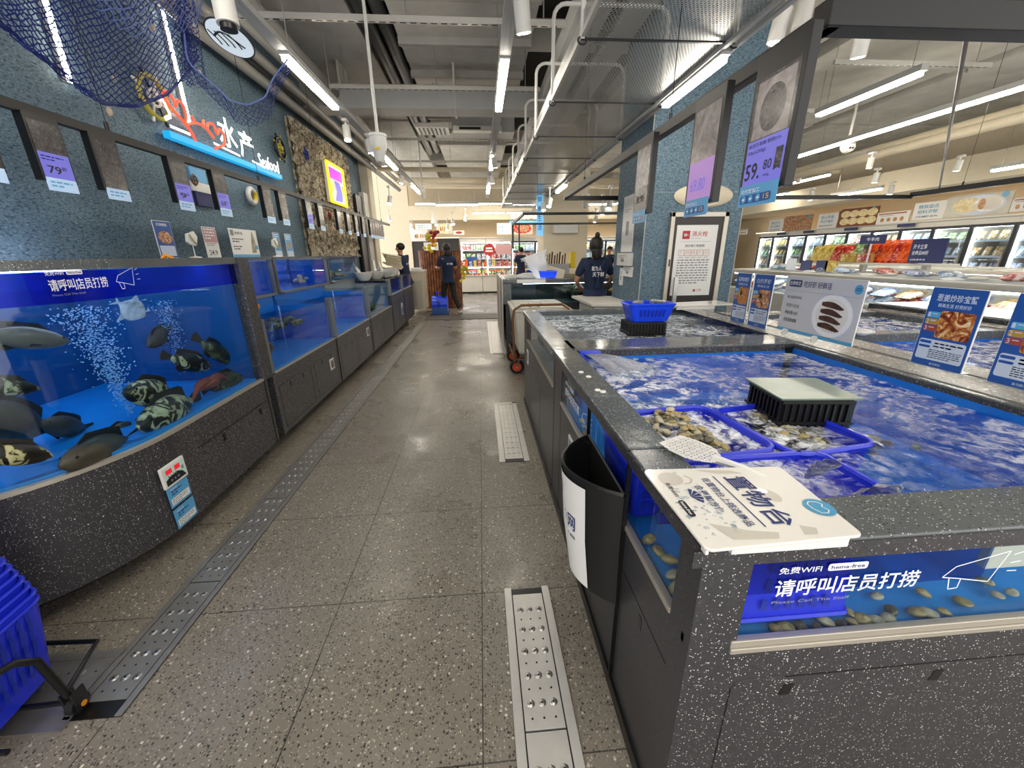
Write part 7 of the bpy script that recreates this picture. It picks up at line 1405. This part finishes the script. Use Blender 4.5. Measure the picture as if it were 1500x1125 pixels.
# back wall signs
for i, (xa, xb, z0, z1, t) in enumerate(((601, 626, 2.0, 2.28, 'white menu sign with a red dish over the bamboo counter'), (609, 633, 2.3, 2.5, 'pale sign behind the menu sign on the back wall'), (639, 663, 2.13, 2.5, 'oval plate picture sign on the back wall'), (728, 748, 2.1, 2.5, 'pale sign with blue characters left of the meat picture'), (748, 780, 2.1, 2.5, 'meat picture sign on the back wall right of the blue characters'), (664, 680, 2.1, 2.25, 'small white picture card on the back wall'))):
    Y = 15.9 if i else 12.5; a = aY(xa, 340, Y).x; b = aY(xb, 340, Y).x; z0, z1 = (z0, z1) if i else (1.78, 2.1); o = MB().box(a, b, Y, Y+.03, z0, z1).done('wall_sign', 'paper' if i in (0, 1, 3, 5) else 'board_fig', label=t, cat='sign'); sh = Sheet(o, (a, Y, z0), (1, 0, 0), (0, 0, 1)); w = b-a; h = z1-z0
    if i == 0: sh.disc(w*.35, h*.45, w*.12, 'food_noodle', 'picture', .002); [sh.rect(w*(.55+.13*k), h*.3, w*(.63+.13*k), h*.6, 'tag_gold') for k in range(3)]; sh.para(w*.1, h*.8, w*.3, 1, h*.06, 'tag_red', 2)
    elif i in (1, 3): sh.text('鲜嫩多汁', w*.15, h*.52, h*.22, 'logo_blue', w*.65); sh.text('滋味不凡', w*.15, h*.2, h*.22, 'logo_blue', w*.65)
    elif i == 2: sh.disc(w*.5, h*.5, w*.46, 'pic_bun', 'picture', .002, h*.44); [sh.rect(w*(.25+.12*k), h*.3, w*(.33+.12*k), h*.7, 'food_noodle', 'picture_meat', .004) for k in range(4)]
    elif i == 4: sh.disc(w*.5, h*.5, w*.46, 'pack_red', 'picture', .002, h*.44); sh.disc(w*.6, h*.5, w*.2, 'food_noodle', 'picture_meat', .004, h*.3)
    else: sh.disc(w*.5, h*.5, w*.3, 'tag_red', 'picture', .002, h*.3)
    sh.end()
r = thing('lit_sign', 'bright white lettered sign on a blue bar high beyond the mesh tray', 'lit sign', (1.8, 13.8, 2.3)); MB().box(1.0, 2.5, 13.8, 13.85, 2.36, 2.42).done('blue_bar', 'sky_sign', r); sh = Sheet(r, (1.0, 13.8, 2.42), (1, 0, 0), (0, 0, 1)); sh.text('海鲜水产肉禽蛋', .05, .03, .16, 'neon_white', 1.3, l=.01, bold=.015); sh.end()
o = MB().cyl((.35, 15.6, 1.55), (.35, 15.62, 1.55), .22, n=28).done('round_sign', 'fire_red', label='round red and white sign in front of the back chillers', cat='sign'); sh = Sheet(o, (.13, 15.598, 1.33), (1, 0, 0), (0, 0, 1)); sh.rect(.08, .14, .36, .2, 'paper', 'stripe'); sh.rect(.1, .24, .34, .3, 'paper', 'stripe'); sh.end()
MB().box(.6, 1.2, 15.6, 15.62, 1.38, 1.72).done('sale_sign', 'pink_print', label='pale pink sale sign right of the round red sign', cat='sign')
MB().box(-.5, -.1, 15.3, 15.32, .97, 1.3).done('violet_poster', 'poster_blue', label='blue poster on the end counter right of the walking woman', cat='poster')

# ================================================================ CAMERA, LIGHT
cd = bpy.data.cameras.new('camera'); cam = bpy.data.objects.new('camera', cd); COL.objects.link(cam); SC.camera = cam
cd.sensor_width = 36; cd.lens = F/1500*36; cd.clip_start = .02; cd.clip_end = 60
xr, yf, zu = AX
mt = Matrix(((xr.x, xr.y, xr.z), (yf.x, yf.y, yf.z), (zu.x, zu.y, zu.z)))
cam.matrix_world = Matrix.Translation((0, 0, H)) @ mt.to_4x4()
w = bpy.data.worlds.new('world'); SC.world = w; w.use_nodes = True; w.node_tree.nodes['Background'].inputs[0].default_value = (1, .97, .93, 1); w.node_tree.nodes['Background'].inputs[1].default_value = 1.0
SC.view_settings.view_transform = 'Standard'; SC.view_settings.look = 'None'; SC.view_settings.gamma = 1; SC.view_settings.exposure = 1.15; SC.view_settings.use_curve_mapping = False
c = SC.cycles; c.max_bounces = 8; c.diffuse_bounces = 3; c.glossy_bounces = 3; c.transmission_bounces = 4; c.transparent_max_bounces = 24; c.sample_clamp_indirect = 4; c.sample_clamp_direct = 0; c.caustics_reflective = False; c.caustics_refractive = False
